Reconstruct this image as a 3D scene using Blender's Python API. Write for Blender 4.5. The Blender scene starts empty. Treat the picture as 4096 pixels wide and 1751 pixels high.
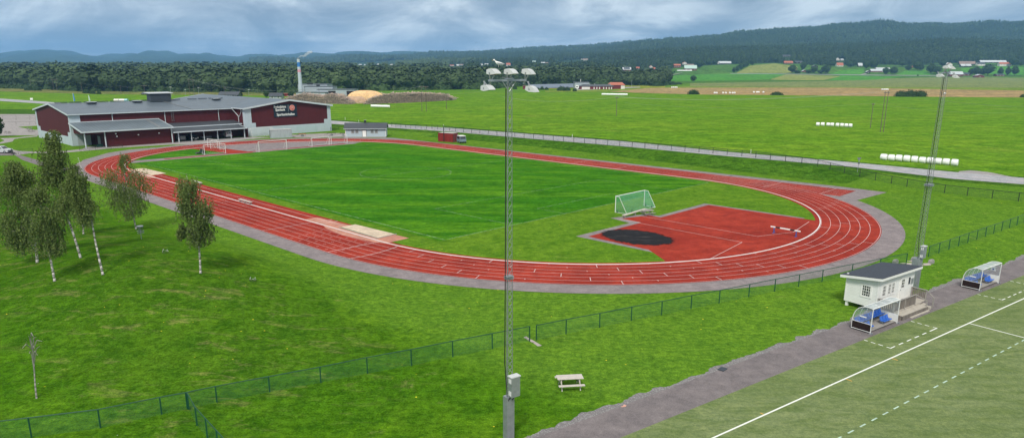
import bpy, math, random
import numpy as np
from mathutils import Vector, Matrix
random.seed(7); np.random.seed(7)
SC = bpy.context.scene
COL = SC.collection
R = math.radians

# ------------------------------------------------------------------ camera
H, PIT, ROLL, F, YP = 20.778, .2509, .0023, 2851.4, 1000.0      # pixels of a 4096 x 1751 frame
cam = bpy.data.cameras.new("camera"); camo = bpy.data.objects.new("camera", cam); COL.objects.link(camo)
cam.sensor_width = 36; cam.lens = 36 * F / 4096; cam.shift_y = (YP - 875.5) / 4096
cam.clip_start = .5; cam.clip_end = 40000
camo.location = (0, 0, H)
fw = np.array([0, math.cos(PIT), -math.sin(PIT)]); rt = np.array([1., 0, 0]); up = np.cross(rt, fw)
cr, sr = math.cos(ROLL), math.sin(ROLL)
rt2 = cr * rt + sr * up; up2 = -sr * rt + cr * up
M = Matrix(((rt2[0], up2[0], -fw[0]), (rt2[1], up2[1], -fw[1]), (rt2[2], up2[2], -fw[2])))
camo.rotation_euler = M.to_euler()
SC.camera = camo

# ------------------------------------------------------------------ light
SUN_EL, SUN_AZ = 47, 188           # azimuth clockwise from the view direction
w = bpy.data.worlds.new("World"); SC.world = w; w.use_nodes = True
nt = w.node_tree; N = nt.nodes; Lk = nt.links
N.clear()
out = N.new('ShaderNodeOutputWorld'); bg = N.new('ShaderNodeBackground')
sky = N.new('ShaderNodeTexSky'); sky.sky_type = 'NISHITA'; sky.sun_disc = False
sky.sun_elevation = R(SUN_EL); sky.sun_rotation = R(SUN_AZ)
tc = N.new('ShaderNodeTexCoord'); sep = N.new('ShaderNodeSeparateXYZ'); Lk.new(tc.outputs['Generated'], sep.inputs[0])
def mth(op, a=None, b=None, c=None):
    n = N.new('ShaderNodeMath'); n.operation = op
    for i, v in enumerate((a, b, c)):
        if v is None: continue
        if isinstance(v, (int, float)): n.inputs[i].default_value = v
        else: Lk.new(v, n.inputs[i])
    return n.outputs[0]
zc = mth('MAXIMUM', sep.outputs['Z'], 0.0)
den = mth('ADD', zc, .055)
px_ = mth('DIVIDE', sep.outputs['X'], den); py_ = mth('DIVIDE', sep.outputs['Y'], den)
cmb = N.new('ShaderNodeCombineXYZ'); Lk.new(px_, cmb.inputs[0]); Lk.new(py_, cmb.inputs[1])
def noise(scale, detail, rough, dist=0., off=0.):
    n = N.new('ShaderNodeTexNoise'); n.inputs['Scale'].default_value = scale; n.inputs['Detail'].default_value = detail
    n.inputs['Roughness'].default_value = rough; n.inputs['Distortion'].default_value = dist
    mp = N.new('ShaderNodeMapping'); mp.inputs['Location'].default_value = (off, off * .7, 0); Lk.new(cmb.outputs[0], mp.inputs[0])
    Lk.new(mp.outputs[0], n.inputs['Vector']); return n.outputs['Fac']
n1 = noise(.30, 7, .55, .4, 3.1); n2 = noise(.9, 6, .6, .3, 11.)
mp3 = N.new('ShaderNodeMapping'); mp3.inputs['Scale'].default_value = (6.5, 6.5, 17.); mp3.inputs['Location'].default_value = (2.3, .4, 1.1); Lk.new(tc.outputs['Generated'], mp3.inputs[0])
n3n = N.new('ShaderNodeTexNoise'); n3n.inputs['Scale'].default_value = 1.; n3n.inputs['Detail'].default_value = 9; n3n.inputs['Roughness'].default_value = .58; n3n.inputs['Distortion'].default_value = .5; Lk.new(mp3.outputs[0], n3n.inputs['Vector']); n3 = n3n.outputs['Fac']
cl = mth('ADD', mth('ADD', mth('MULTIPLY', n1, .24), mth('MULTIPLY', n2, .08)), mth('MULTIPLY', n3, .68))
rmp = N.new('ShaderNodeValToRGB'); Lk.new(cl, rmp.inputs[0]); e = rmp.color_ramp.elements
e[0].position = .41; e[0].color = (.24, .34, .46, 1)
e[1].position = .585; e[1].color = (.84, .95, 1.02, 1)
q = e.new(.50); q.color = (.46, .57, .68, 1)
# overcast dome: brighter towards the zenith
zg = mth('ADD', mth('MULTIPLY_ADD', mth('POWER', zc, .8), .95, .94), mth('MULTIPLY', mth('POWER', 2.718, mth('MULTIPLY', zc, -28.)), .28))
zm = N.new('ShaderNodeMix'); zm.data_type = 'RGBA'; Lk.new(mth('SMOOTH_MIN', mth('MULTIPLY', zc, 3.0), 1.0, .1), zm.inputs[0]); Lk.new(rmp.outputs[0], zm.inputs[6]); zm.inputs[7].default_value = (.50, .51, .51, 1)
vm = N.new('ShaderNodeVectorMath'); vm.operation = 'SCALE'; Lk.new(zm.outputs[2], vm.inputs[0]); Lk.new(zg, vm.inputs['Scale'])
bg2 = N.new('ShaderNodeBackground'); Lk.new(vm.outputs[0], bg2.inputs[0]); bg2.inputs[1].default_value = 1.0
Lk.new(sky.outputs[0], bg.inputs[0]); bg.inputs[1].default_value = .06
mx = N.new('ShaderNodeMixShader'); mx.inputs[0].default_value = .93
Lk.new(bg.outputs[0], mx.inputs[1]); Lk.new(bg2.outputs[0], mx.inputs[2]); Lk.new(mx.outputs[0], out.inputs[0])
sl = bpy.data.lights.new("sun", 'SUN'); so = bpy.data.objects.new("sun", sl); COL.objects.link(so)
sl.energy = 3.1; sl.angle = R(11); sl.color = (1, .95, .86)
sd = Vector((math.sin(R(SUN_AZ)) * math.cos(R(SUN_EL)), math.cos(R(SUN_AZ)) * math.cos(R(SUN_EL)), math.sin(R(SUN_EL))))
so.rotation_euler = sd.to_track_quat('Z', 'Y').to_euler(); so.location = (0, 0, 80)
SC.view_settings.view_transform = 'Standard'; SC.view_settings.look = 'None'; SC.view_settings.gamma = 1
SC.view_settings.exposure = 0.04; SC.view_settings.use_curve_mapping = False
SC.render.engine = 'CYCLES'
SC.cycles.volume_bounces = 1; SC.cycles.max_bounces = 8; SC.cycles.transparent_max_bounces = 24
SC.cycles.volume_step_rate = 4

# ------------------------------------------------------------------ geometry of the place
CX, CY, TH = -20.99, 140.723, 2.3687
UX, UY = math.cos(TH), math.sin(TH); VX, VY = -UY, UX
def K(a, b, z=0.): return (CX + a * UX + b * VX, CY + a * UY + b * VY, z)     # running-track frame
PA = (1.5, 37.4); PTH = R(35.74); DX, DY = math.cos(PTH), math.sin(PTH); NX, NY = -DY, DX
def W(off, d, z=0.): return (PA[0] + off * NX + d * DX, PA[1] + off * NY + d * DY, z)    # footpath frame
def P(X):
    D = np.array(X, float) - [0, 0, H]; ww = D @ fw
    return 2048 + F * (D @ rt2) / ww, YP - F * (D @ up2) / ww
def zy(y, Y): return H + Y * math.tan(math.atan((YP - y) / F) - PIT)
CT = [-600, 0, 159, 250, 398, 604, 954, 1113, 1455, 1829, 1956, 2300, 2700, 3100, 3500, 3757, 4096, 4700]
def row(Y, pts, isz=False):
    xs = [p[0] for p in pts]; ys = [p[1] if isz else zy(p[1], Y) for p in pts]
    return np.interp(CT, xs, ys)
ROWS = [(0, row(1, [(0, 0)], True)), (850, row(1, [(0, 0)], True)), (1250, row(1, [(0, 2), (2400, 2), (2600, 0), (4096, 0)], True)),
 (1500, row(1500, [(0, 294), (2300, 296), (2600, 303), (4096, 302)])),
 (1750, row(1750, [(0, 292), (1800, 290), (2300, 284), (2600, 276), (2700, 270), (3100, 262), (3500, 268), (4096, 266)])),
 (2300, row(2300, [(0, 288), (1500, 280), (1800, 270), (2300, 250), (2700, 216), (3100, 203), (3500, 190), (3757, 172), (4096, 180)])),
 (2700, row(2700, [(0, 286), (1500, 274), (1800, 258), (2300, 238), (2700, 206), (3100, 198), (3500, 196), (4096, 186)])),
 (3600, row(3600, [(0, 276), (1100, 268), (1500, 256), (1800, 240), (2300, 214), (2700, 166), (3100, 127), (3500, 94), (3757, 103), (4096, 91)])),
 (5000, row(5000, [(0, 262), (700, 256), (1200, 246), (1829, 224), (2300, 196), (2700, 172), (3100, 138), (3500, 106), (4096, 102)])),
 (9000, row(9000, [(-600, 240), (0, 222), (100, 205), (159, 204), (250, 209), (330, 222), (398, 229), (480, 222), (604, 209), (700, 212), (830, 224), (954, 226), (1113, 220), (1455, 211), (1829, 213), (1956, 207), (2300, 200), (4096, 190)])),
 (12500, row(12500, [(0, 262), (4096, 250)]))]
RY = np.array([r[0] for r in ROWS], float); RZ = np.array([r[1] for r in ROWS])
def sstep(x, a, b):
    t = np.clip((x - a) / (b - a), 0, 1); return t * t * (3 - 2 * t)
MC = np.array([-37., 67.])
def terr(X, Y):
    X = np.asarray(X, float); Y = np.asarray(Y, float)
    Yc = np.maximum(Y, 1.)
    s = np.clip(2048 + F * X / Yc / math.cos(PIT) * 1.0, -600, 4700)
    i = np.clip(np.searchsorted(RY, Yc) - 1, 0, len(RY) - 2)
    t = np.clip((Yc - RY[i]) / (RY[i + 1] - RY[i]), 0, 1); ts = t * t * (3 - 2 * t) * .6 + t * .4
    j = np.clip(np.searchsorted(CT, s) - 1, 0, len(CT) - 2); C = np.array(CT, float)
    u = (s - C[j]) / (C[j + 1] - C[j]); u = u * u * (3 - 2 * u) * .5 + u * .5
    za = RZ[i, j] * (1 - u) + RZ[i, j + 1] * u; zb = RZ[i + 1, j] * (1 - u) + RZ[i + 1, j + 1] * u
    z = za * (1 - ts) + zb * ts
    far = sstep(Yc, 1700, 3500)
    z = z + far * (np.sin(X * .011 + Y * .004) * 5 + np.sin(X * .027 - Y * .013) * 3) * (Yc / 3600)
    dx, dy = X - CX, Y - CY; a = dx * UX + dy * UY; b = dx * VX + dy * VY
    aa = np.clip(a, -42.34, 42.34); D = np.hypot(a - aa, b)
    m1, m2 = X - MC[0], Y - MC[1]; c45 = .7071
    p = (m1 * -c45 + m2 * c45) / 15; qq = (m1 * c45 + m2 * c45) / 9
    z = z + 3.1 * np.maximum(0, np.exp(-(p * p + qq * qq) / 2) - .05) * sstep(D, 46.8, 54) * sstep(b, 30, 48)
    wgt = sstep(-b, 52, 63) * (1 - sstep(-b, 100, 190)) * sstep(a, -75, -45) * (1 - sstep(a, 60, 95))
    z = z + 1.3 * wgt
    return z
def ray(x, y): return fw + (x - 2048) / F * rt2 + (YP - y) / F * up2
def G(x, y, z=0.):
    d = ray(x, y); p = d * (z - H) / d[2]; return (p[0], p[1], z)
STP = np.geomspace(20, 12400, 700)
def TV(xs, ys, dz=0.):
    xs = np.asarray(xs, float); ys = np.asarray(ys, float)
    d = fw[None] + ((xs - 2048) / F)[:, None] * rt2 + ((YP - ys) / F)[:, None] * up2; d = d / d[:, 1:2]
    zz = H + d[:, 2:3] * STP[None]; g = terr(d[:, 0:1] * STP[None], np.repeat(STP[None], len(xs), 0)); hit = zz <= g
    k = np.where(hit.any(1), hit.argmax(1), len(STP) - 1); k = np.maximum(k, 1); lo = STP[k - 1]; hi = STP[k]
    for _ in range(16):
        m = (lo + hi) / 2; c = H + d[:, 2] * m <= terr(d[:, 0] * m, m); hi = np.where(c, m, hi); lo = np.where(c, lo, m)
    return np.stack([d[:, 0] * hi, hi, terr(d[:, 0] * hi, hi) + dz], 1)
def T(x, y, dz=0.):
    q = TV([x], [y], dz)[0]; return (float(q[0]), float(q[1]), float(q[2]))
def mpp(pt):            # metres per photo pixel at a point
    return float((np.array(pt) - [0, 0, H]) @ fw) / F

# ------------------------------------------------------------------ helpers
def tag(o, label=None, cat=None, group=None, kind=None):
    for k, v in (('label', label), ('category', cat), ('group', group), ('kind', kind)):
        if v: o[k] = v
    return o
def empty(name, loc, rz=0., scale=None):
    o = bpy.data.objects.new(name, None); COL.objects.link(o); o.location = loc; o.rotation_euler = (0, 0, rz)
    o.empty_display_size = .5
    if scale is not None: o.scale = scale
    return o
def kids(o): return [c for c in o.children]
def copy_tree(o, parent=None):
    c = o.copy(); COL.objects.link(c); c.parent = parent
    for ch in list(o.children): copy_tree(ch, c)
    return c
class MB:
    def __init__(s): s.v = []; s.f = []
    def add(s, vs, fs):
        n = len(s.v); s.v.extend([tuple(float(c) for c in q) for q in vs]); s.f.extend([tuple(i + n for i in q) for q in fs]); return s
    def box(s, cx, cy, cz, sx, sy, sz, rz=0., rx=0., ry=0.):
        vs = [Vector((x * sx / 2, y * sy / 2, z * sz / 2)) for z in (-1, 1) for y in (-1, 1) for x in (-1, 1)]
        if rz or rx or ry:
            m = Matrix.Rotation(rz, 3, 'Z') @ Matrix.Rotation(ry, 3, 'Y') @ Matrix.Rotation(rx, 3, 'X'); vs = [m @ q for q in vs]
        return s.add([(q[0] + cx, q[1] + cy, q[2] + cz) for q in vs], [(0, 2, 3, 1), (4, 5, 7, 6), (0, 1, 5, 4), (2, 6, 7, 3), (0, 4, 6, 2), (1, 3, 7, 5)])
    def hull(s, A, B):      # prism between two equal polygons
        n = len(A); fs = [tuple(range(n))[::-1], tuple(range(n, 2 * n))] + [(i, (i + 1) % n, n + (i + 1) % n, n + i) for i in range(n)]
        return s.add(list(A) + list(B), fs)
    def ext(s, poly, z0, z1): return s.hull([(p[0], p[1], z0) for p in poly], [(p[0], p[1], z1) for p in poly])
    def slab(s, pts, t):    # thick sheet below a polygon
        return s.hull([(p[0], p[1], p[2] - t) for p in pts], pts)
    def poly(s, pts): return s.add(pts, [tuple(range(len(pts)))])
    def tube(s, p, q_, r, n=6, r2=None, cap=True):
        p = Vector(p); q_ = Vector(q_); d = q_ - p
        if d.length < 1e-6: return s
        z = d.normalized(); x = z.orthogonal().normalized(); y = z.cross(x); r2 = r if r2 is None else r2
        A = [p + (x * math.cos(t) + y * math.sin(t)) * r for t in [2 * math.pi * i / n for i in range(n)]]
        B = [q_ + (x * math.cos(t) + y * math.sin(t)) * r2 for t in [2 * math.pi * i / n for i in range(n)]]
        fs = [(i, (i + 1) % n, n + (i + 1) % n, n + i) for i in range(n)]
        if cap: fs += [tuple(range(n))[::-1], tuple(range(n, 2 * n))]
        return s.add(A + B, fs)
    def path(s, pts, r, n=6):
        for i in range(len(pts) - 1):
            ra = r[i] if isinstance(r, (list, tuple)) else r; rb = r[i + 1] if isinstance(r, (list, tuple)) else r
            s.tube(pts[i], pts[i + 1], ra, n, rb)
        return s
    def ball(s, c, rx, ry, rz, n=8, m=6):
        vs = [(c[0], c[1], c[2] - rz)]
        for i in range(1, m):
            ph = -math.pi / 2 + math.pi * i / m
            for j in range(n):
                t = 2 * math.pi * j / n; vs.append((c[0] + rx * math.cos(ph) * math.cos(t), c[1] + ry * math.cos(ph) * math.sin(t), c[2] + rz * math.sin(ph)))
        vs.append((c[0], c[1], c[2] + rz)); fs = []
        for j in range(n): fs.append((0, 1 + (j + 1) % n, 1 + j))
        for i in range(m - 2):
            for j in range(n): a = 1 + i * n + j; b = 1 + i * n + (j + 1) % n; fs.append((a, b, b + n, a + n))
        L = len(vs) - 1
        for j in range(n): fs.append((L, L - n + j, L - n + (j + 1) % n))
        return s.add(vs, fs)
    def build(s, name, mat, parent=None, smooth=False):
        me = bpy.data.meshes.new(name); me.from_pydata(s.v, [], s.f); me.materials.append(mat)
        if smooth: me.polygons.foreach_set('use_smooth', [True] * len(me.polygons))
        me.update(); o = bpy.data.objects.new(name, me); COL.objects.link(o)
        if parent is not None: o.parent = parent
        return o
def npmesh(name, V, Fq, mat, tint=None, parent=None, smooth=False):
    me = bpy.data.meshes.new(name); V = np.asarray(V, np.float32); Fq = np.asarray(Fq, np.int32); k = Fq.shape[1]
    me.vertices.add(len(V)); me.vertices.foreach_set('co', V.ravel())
    me.loops.add(Fq.size); me.loops.foreach_set('vertex_index', Fq.ravel())
    me.polygons.add(len(Fq)); me.polygons.foreach_set('loop_start', np.arange(0, Fq.size, k, dtype=np.int32))
    me.polygons.foreach_set('loop_total', np.full(len(Fq), k, np.int32))
    if smooth: me.polygons.foreach_set('use_smooth', np.ones(len(Fq), bool))
    me.update(calc_edges=True)
    if tint is not None:
        at = me.attributes.new('tint', 'FLOAT', 'FACE'); at.data.foreach_set('value', np.asarray(tint, np.float32))
    me.materials.append(mat); me.validate()
    o = bpy.data.objects.new(name, me); COL.objects.link(o)
    if parent is not None: o.parent = parent
    return o

# ------------------------------------------------------------------ materials
class MT:
    def __init__(s, name, rough=.8, spec=.3, metal=0.):
        s.m = bpy.data.materials.new(name); s.m.use_nodes = True; s.n = s.m.node_tree.nodes; s.l = s.m.node_tree.links
        s.b = s.n['Principled BSDF']; s.b.inputs['Roughness'].default_value = rough; s.b.inputs['Metallic'].default_value = metal
        s.b.inputs['Specular IOR Level'].default_value = spec; s.out = s.n['Material Output']
        s.geo = s.n.new('ShaderNodeNewGeometry'); s.tc = s.n.new('ShaderNodeTexCoord')
    def co(s, obj=False, scale=(1, 1, 1), rot=0.):
        m = s.n.new('ShaderNodeMapping'); m.inputs['Scale'].default_value = scale; m.inputs['Rotation'].default_value = (0, 0, rot)
        s.l.new(s.tc.outputs['Object'] if obj else s.geo.outputs['Position'], m.inputs[0]); return m.outputs[0]
    def noise(s, scale, detail=4, rough=.6, co=None, dist=0.):
        n = s.n.new('ShaderNodeTexNoise'); n.inputs['Scale'].default_value = scale; n.inputs['Detail'].default_value = detail
        n.inputs['Roughness'].default_value = rough; n.inputs['Distortion'].default_value = dist
        s.l.new(co if co is not None else s.co(), n.inputs['Vector']); return n.outputs['Fac']
    def vor(s, scale, co=None, feat='F1', outp='Distance'):
        n = s.n.new('ShaderNodeTexVoronoi'); n.feature = feat; n.inputs['Scale'].default_value = scale
        s.l.new(co if co is not None else s.co(), n.inputs['Vector']); return n.outputs[outp]
    def wave(s, scale, co, dist=0., prof='SIN', d='X'):
        n = s.n.new('ShaderNodeTexWave'); n.inputs['Scale'].default_value = scale; n.inputs['Distortion'].default_value = dist
        n.wave_profile = prof; n.bands_direction = d; s.l.new(co, n.inputs['Vector']); return n.outputs['Fac']
    def ramp(s, fac, *st):
        r = s.n.new('ShaderNodeValToRGB'); s.l.new(fac, r.inputs[0]); e = r.color_ramp.elements
        while len(e) < len(st): e.new(.5)
        for i, (p, c) in enumerate(st): e[i].position = p; e[i].color = (*c, 1) if len(c) == 3 else c
        return r.outputs[0]
    def mask(s, fac, a, b):
        n = s.n.new('ShaderNodeMapRange'); n.interpolation_type = 'SMOOTHSTEP'; s.l.new(fac, n.inputs['Value'])
        n.inputs['From Min'].default_value = a; n.inputs['From Max'].default_value = b; return n.outputs[0]
    def math(s, op, a, b=0.):
        n = s.n.new('ShaderNodeMath'); n.operation = op
        for i, v in enumerate((a, b)):
            if isinstance(v, (int, float)): n.inputs[i].default_value = v
            else: s.l.new(v, n.inputs[i])
        return n.outputs[0]
    def mix(s, fac, a, b, mode='MIX'):
        n = s.n.new('ShaderNodeMix'); n.data_type = 'RGBA'; n.blend_type = mode
        for v, i in ((fac, 0), (a, 6), (b, 7)):
            if isinstance(v, (int, float)): n.inputs[i].default_value = v
            elif isinstance(v, tuple): n.inputs[i].default_value = (*v, 1) if len(v) == 3 else v
            else: s.l.new(v, n.inputs[i])
        return n.outputs[2]
    def col(s, c):
        if isinstance(c, tuple): s.b.inputs['Base Color'].default_value = (*c, 1)
        else: s.l.new(c, s.b.inputs['Base Color'])
        return s
    def bump(s, h, st=.3, dist=.05):
        n = s.n.new('ShaderNodeBump'); n.inputs['Strength'].default_value = st; n.inputs['Distance'].default_value = dist
        s.l.new(h, n.inputs['Height']); s.l.new(n.outputs[0], s.b.inputs['Normal']); return s
def simple(name, c, rough=.6, var=.15, scale=3., metal=0., spec=.3, streak=False):
    t = MT(name, rough, spec, metal); co = t.co(True, (1, 1, .25) if streak else (1, 1, 1))
    f = t.noise(scale, 5, .65, co); d = tuple(x * (1 - var) for x in c); h = tuple(min(1, x * (1 + var * .7)) for x in c)
    t.col(t.ramp(f, (.3, d), (.7, h))); return t.m
def grass(name, c1, c2, c3, dry=None, zone=False, amp=1., drys=.09, dryth=(.62, .75), s1=.05, s2=.45, fine=9., stretch=None, flowers=False, st=.5):
    t = MT(name, .95, .0); co = t.co(scale=stretch[0], rot=stretch[1]) if stretch else t.co()
    a = t.noise(s1, 3, .5, co); b = t.noise(s2, 6, .68, co, .3); f = t.noise(fine, 5, .75); f2 = t.noise(fine * .22, 4, .7)
    c = t.mix(t.mask(a, .35, .65), c1, c2); c = t.mix(t.mask(b, .40, .66), c, c3)
    if dry:
        d = t.noise(drys, 6, .72, None, .5); c = t.mix(t.math('MULTIPLY', t.mask(d, *dryth), .8), c, dry)
    if zone:  # mown and unmown tones that also paint in the mound's slope shading
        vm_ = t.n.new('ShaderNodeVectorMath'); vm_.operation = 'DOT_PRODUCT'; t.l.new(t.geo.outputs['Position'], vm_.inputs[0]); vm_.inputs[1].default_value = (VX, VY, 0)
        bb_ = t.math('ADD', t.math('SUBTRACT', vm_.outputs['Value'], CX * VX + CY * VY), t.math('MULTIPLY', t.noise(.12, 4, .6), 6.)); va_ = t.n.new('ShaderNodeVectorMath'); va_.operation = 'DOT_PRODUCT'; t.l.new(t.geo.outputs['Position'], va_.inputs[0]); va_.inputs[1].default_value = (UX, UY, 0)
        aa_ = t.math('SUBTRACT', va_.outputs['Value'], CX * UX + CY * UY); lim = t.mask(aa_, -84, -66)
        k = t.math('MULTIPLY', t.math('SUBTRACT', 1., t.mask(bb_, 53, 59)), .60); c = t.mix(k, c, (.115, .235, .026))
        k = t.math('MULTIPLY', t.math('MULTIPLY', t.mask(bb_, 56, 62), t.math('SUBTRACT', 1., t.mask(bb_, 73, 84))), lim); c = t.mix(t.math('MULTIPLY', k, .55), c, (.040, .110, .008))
        d2 = t.math('MULTIPLY', t.mask(t.noise(.42, 6, .75, t.co(scale=(.6, 1.7, 1), rot=R(20)), .6), .53, .64), k); c = t.mix(t.math('MULTIPLY', d2, .42), c, (.22, .21, .085))
    f3 = t.noise(fine * .07, 5, .78, None, .6); f4 = t.noise(fine * .3, 5, .8, t.co(scale=(.45, 1.6, 1), rot=R(12)))
    def rr(*v): return tuple(1 + (q - 1) * amp for q in v)
    c = t.mix(1., c, t.ramp(f, (.36, rr(.50, .52, .50)), (.5, rr(.97, .97, .97)), (.66, rr(1.6, 1.5, 1.4))), 'MULTIPLY')
    c = t.mix(1., c, t.ramp(f2, (.38, rr(.68, .72, .70)), (.62, rr(1.32, 1.26, 1.2))), 'MULTIPLY')
    c = t.mix(1., c, t.ramp(f3, (.36, rr(.76, .82, .85)), (.64, rr(1.26, 1.17, 1.05))), 'MULTIPLY')
    c = t.mix(1., c, t.ramp(f4, (.38, rr(.78, .80, .80)), (.62, rr(1.22, 1.18, 1.15))), 'MULTIPLY')
    if flowers:
        v = t.vor(.9); m_ = t.noise(.12, 3, .6); k = t.math('MULTIPLY', t.math('LESS_THAN', v, .055), t.mask(m_, .5, .6)); c = t.mix(k, c, (.75, .62, .05))
        v = t.vor(.45, t.co(scale=(1, 1, 1), rot=1.)); k = t.math('LESS_THAN', v, .012); c = t.mix(k, c, (.6, .6, .56))
    t.col(c).bump(f, st, .04); return t
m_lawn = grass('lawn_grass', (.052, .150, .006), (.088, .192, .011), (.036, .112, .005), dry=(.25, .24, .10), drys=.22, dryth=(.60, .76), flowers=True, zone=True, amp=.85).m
m_field = grass('pitch_grass', (.040, .165, .009), (.078, .215, .012), (.028, .126, .008), s1=.10, s2=.30, fine=5., stretch=((.35, 1.5, 1), R(14)), st=.3, amp=.6)
def pitch_stripes(t):
    co = t.co(scale=(1, 1, 1), rot=-TH); wv = t.wave(.035, co, 1.2, 'SIN', 'Y')
    c0 = t.b.inputs['Base Color'].links[0].from_socket
    t.col(t.mix(1., c0, t.ramp(wv, (.2, (.95, .96, .95)), (.8, (1.05, 1.04, 1.0))), 'MULTIPLY')); return t.m
m_field = pitch_stripes(m_field)
m_meadow = grass('meadow_grass', (.108, .232, .016), (.138, .250, .020), (.080, .192, .012), dry=(.20, .22, .05), drys=.025, dryth=(.55, .8), s1=.012, s2=.06, fine=1.2, stretch=((1, 2.2, 1), R(8)), st=.3, amp=.7).m
m_darkbank = grass('dark_bank_grass', (.048, .130, .010), (.062, .155, .014), (.036, .105, .008), dry=(.14, .17, .03), s1=.05, s2=.3, fine=4.).m  # darker green than the mown strip, used on the bank beyond it
m_verge = grass('verge_grass', (.050, .13, .012), (.075, .16, .02), (.028, .085, .008), dry=(.19, .18, .07), drys=.3, s1=.1, s2=.9, fine=5.).m
m_trim = grass('trim_grass', (.092, .200, .016), (.112, .220, .018), (.070, .165, .012), dry=(.22, .23, .08), drys=.15, dryth=(.6, .8), s1=.08, s2=.4, fine=6., flowers=True, amp=.6).m
m_turf = grass('artificial_turf', (.150, .200, .084), (.178, .225, .104), (.118, .168, .062), s1=.07, s2=.35, fine=14., stretch=((1, 3., 1), R(-20)), st=.1, amp=.42).m
m_track = MT('red_tartan', .9, .05); t = m_track; f = t.noise(14, 4, .8); g = t.noise(.5, 5, .65); b3 = t.noise(.06, 3, .5)
c = t.mix(t.mask(g, .35, .68), (.345, .042, .024), (.265, .031, .019)); c = t.mix(t.math('MULTIPLY', t.mask(b3, .4, .7), .5), c, (.19, .016, .012))
c = t.mix(1., c, t.ramp(f, (.38, (.78, .78, .78)), (.62, (1.25, 1.25, 1.25))), 'MULTIPLY'); f6 = t.noise(.22, 7, .78, None, .8); c = t.mix(1., c, t.ramp(f6, (.38, (.78, .72, .72)), (.62, (1.12, 1.15, 1.15))), 'MULTIPLY'); f7 = t.noise(1.6, 5, .7, t.co(scale=(.4, 1, 1), rot=R(44))); c = t.mix(t.math('MULTIPLY', t.mask(f7, .60, .68), .35), c, (.40, .13, .10)); t.col(c).bump(f, .2, .01); m_track = m_track.m
def asphalt(name, c, stain=(.06, .06, .065), amt=.6, s=.25, stretch=(1, 1, 1), rot=0.):
    t = MT(name, .9, .08); f = t.noise(22, 4, .85); g = t.noise(s, 6, .7, t.co(scale=stretch, rot=rot), .6); k = t.noise(1.4, 5, .6)
    cc = t.mix(t.mask(k, .3, .7), tuple(x * .9 for x in c), tuple(x * 1.08 for x in c)); cc = t.mix(t.math('MULTIPLY', t.mask(g, .56, .72), amt), cc, stain)
    cc = t.mix(1., cc, t.ramp(f, (.38, (.70, .70, .70)), (.62, (1.35, 1.35, 1.35))), 'MULTIPLY'); f5 = t.noise(.5, 6, .75, t.co(scale=stretch, rot=rot)); cc = t.mix(1., cc, t.ramp(f5, (.38, (.84, .84, .85)), (.62, (1.14, 1.13, 1.12))), 'MULTIPLY'); t.col(cc).bump(f, .25, .01); return t.m
m_rim = asphalt('rim_asphalt', (.225, .195, .198), (.085, .078, .082), .7)
m_path = asphalt('footpath_asphalt', (.175, .155, .157), (.11, .09, .095), .4)
m_road = asphalt('road_asphalt', (.33, .335, .35), (.27, .27, .28), .3, .1)
m_gravel = MT('gravel', .95, .1); t = m_gravel; v = t.vor(9.); f = t.noise(30, 4, .8)
t.col(t.mix(1., t.mix(t.mask(v, .1, .6), (.30, .29, .29), (.17, .16, .16)), t.ramp(f, (.3, (.6, .6, .6)), (.7, (1.5, 1.5, 1.5))), 'MULTIPLY')).bump(v, .6, .03); m_gravel = m_gravel.m
m_yard = asphalt('yard_gravel', (.30, .28, .27), (.2, .19, .18), .5, .15)
m_sand = asphalt('sand', (.55, .45, .34), (.42, .32, .22), .4, .6)
m_sandred = asphalt('sandy_tartan', (.46, .22, .16), (.33, .05, .035), .9, .9)
m_black = MT('worn_black_rubber', .9, .1); t = m_black; e_ = t.n.new('ShaderNodeVectorMath'); e_.operation = 'SUBTRACT'; t.l.new(t.geo.outputs['Position'], e_.inputs[0]); e_.inputs[1].default_value = K(-63.3, 12.2)
mp_ = t.n.new('ShaderNodeMapping'); mp_.vector_type = 'POINT'; mp_.inputs['Rotation'].default_value = (0, 0, -TH + .06); mp_.inputs['Scale'].default_value = (1, 1, 0); t.l.new(e_.outputs[0], mp_.inputs[0]); m2_ = t.n.new('ShaderNodeVectorMath'); m2_.operation = 'MULTIPLY'; t.l.new(mp_.outputs[0], m2_.inputs[0]); m2_.inputs[1].default_value = (1 / 5.0, 1 / 3.6, 0)
ln_ = t.n.new('ShaderNodeVectorMath'); ln_.operation = 'LENGTH'; t.l.new(m2_.outputs[0], ln_.inputs[0]); dd_ = t.math('ADD', ln_.outputs['Value'], t.math('MULTIPLY', t.noise(.9, 6, .75), .60)); f = t.noise(.9, 6, .72, t.co(scale=(.35, 1.6, 1), rot=R(35)))
t.col(t.mix(t.mask(f, .5, .72), (.013, .013, .015), (.07, .062, .062))); tr = t.n.new('ShaderNodeBsdfTransparent'); ms = t.n.new('ShaderNodeMixShader'); t.l.new(t.math('SUBTRACT', 1., t.mask(dd_, 1.20, 1.34)), ms.inputs[0]); t.l.new(tr.outputs[0], ms.inputs[1]); t.l.new(t.b.outputs[0], ms.inputs[2]); t.l.new(ms.outputs[0], t.out.inputs[0]); m_black = m_black.m
m_line = simple('line_paint', (.62, .48, .47), .6, .08, 2.)
m_lineo = simple('orange_line_paint', (.7, .36, .05), .6, .1)
m_linew = simple('white_turf_line', (.74, .76, .70), .7, .08, 4.)
m_lineg = simple('pale_green_turf_line', (.42, .56, .46), .7, .25, 3.)
m_chalk = MT('faded_chalk', .9, .1); t = m_chalk; f = t.noise(1.2, 5, .75); tr = t.n.new('ShaderNodeBsdfTransparent'); ms = t.n.new('ShaderNodeMixShader')
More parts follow.
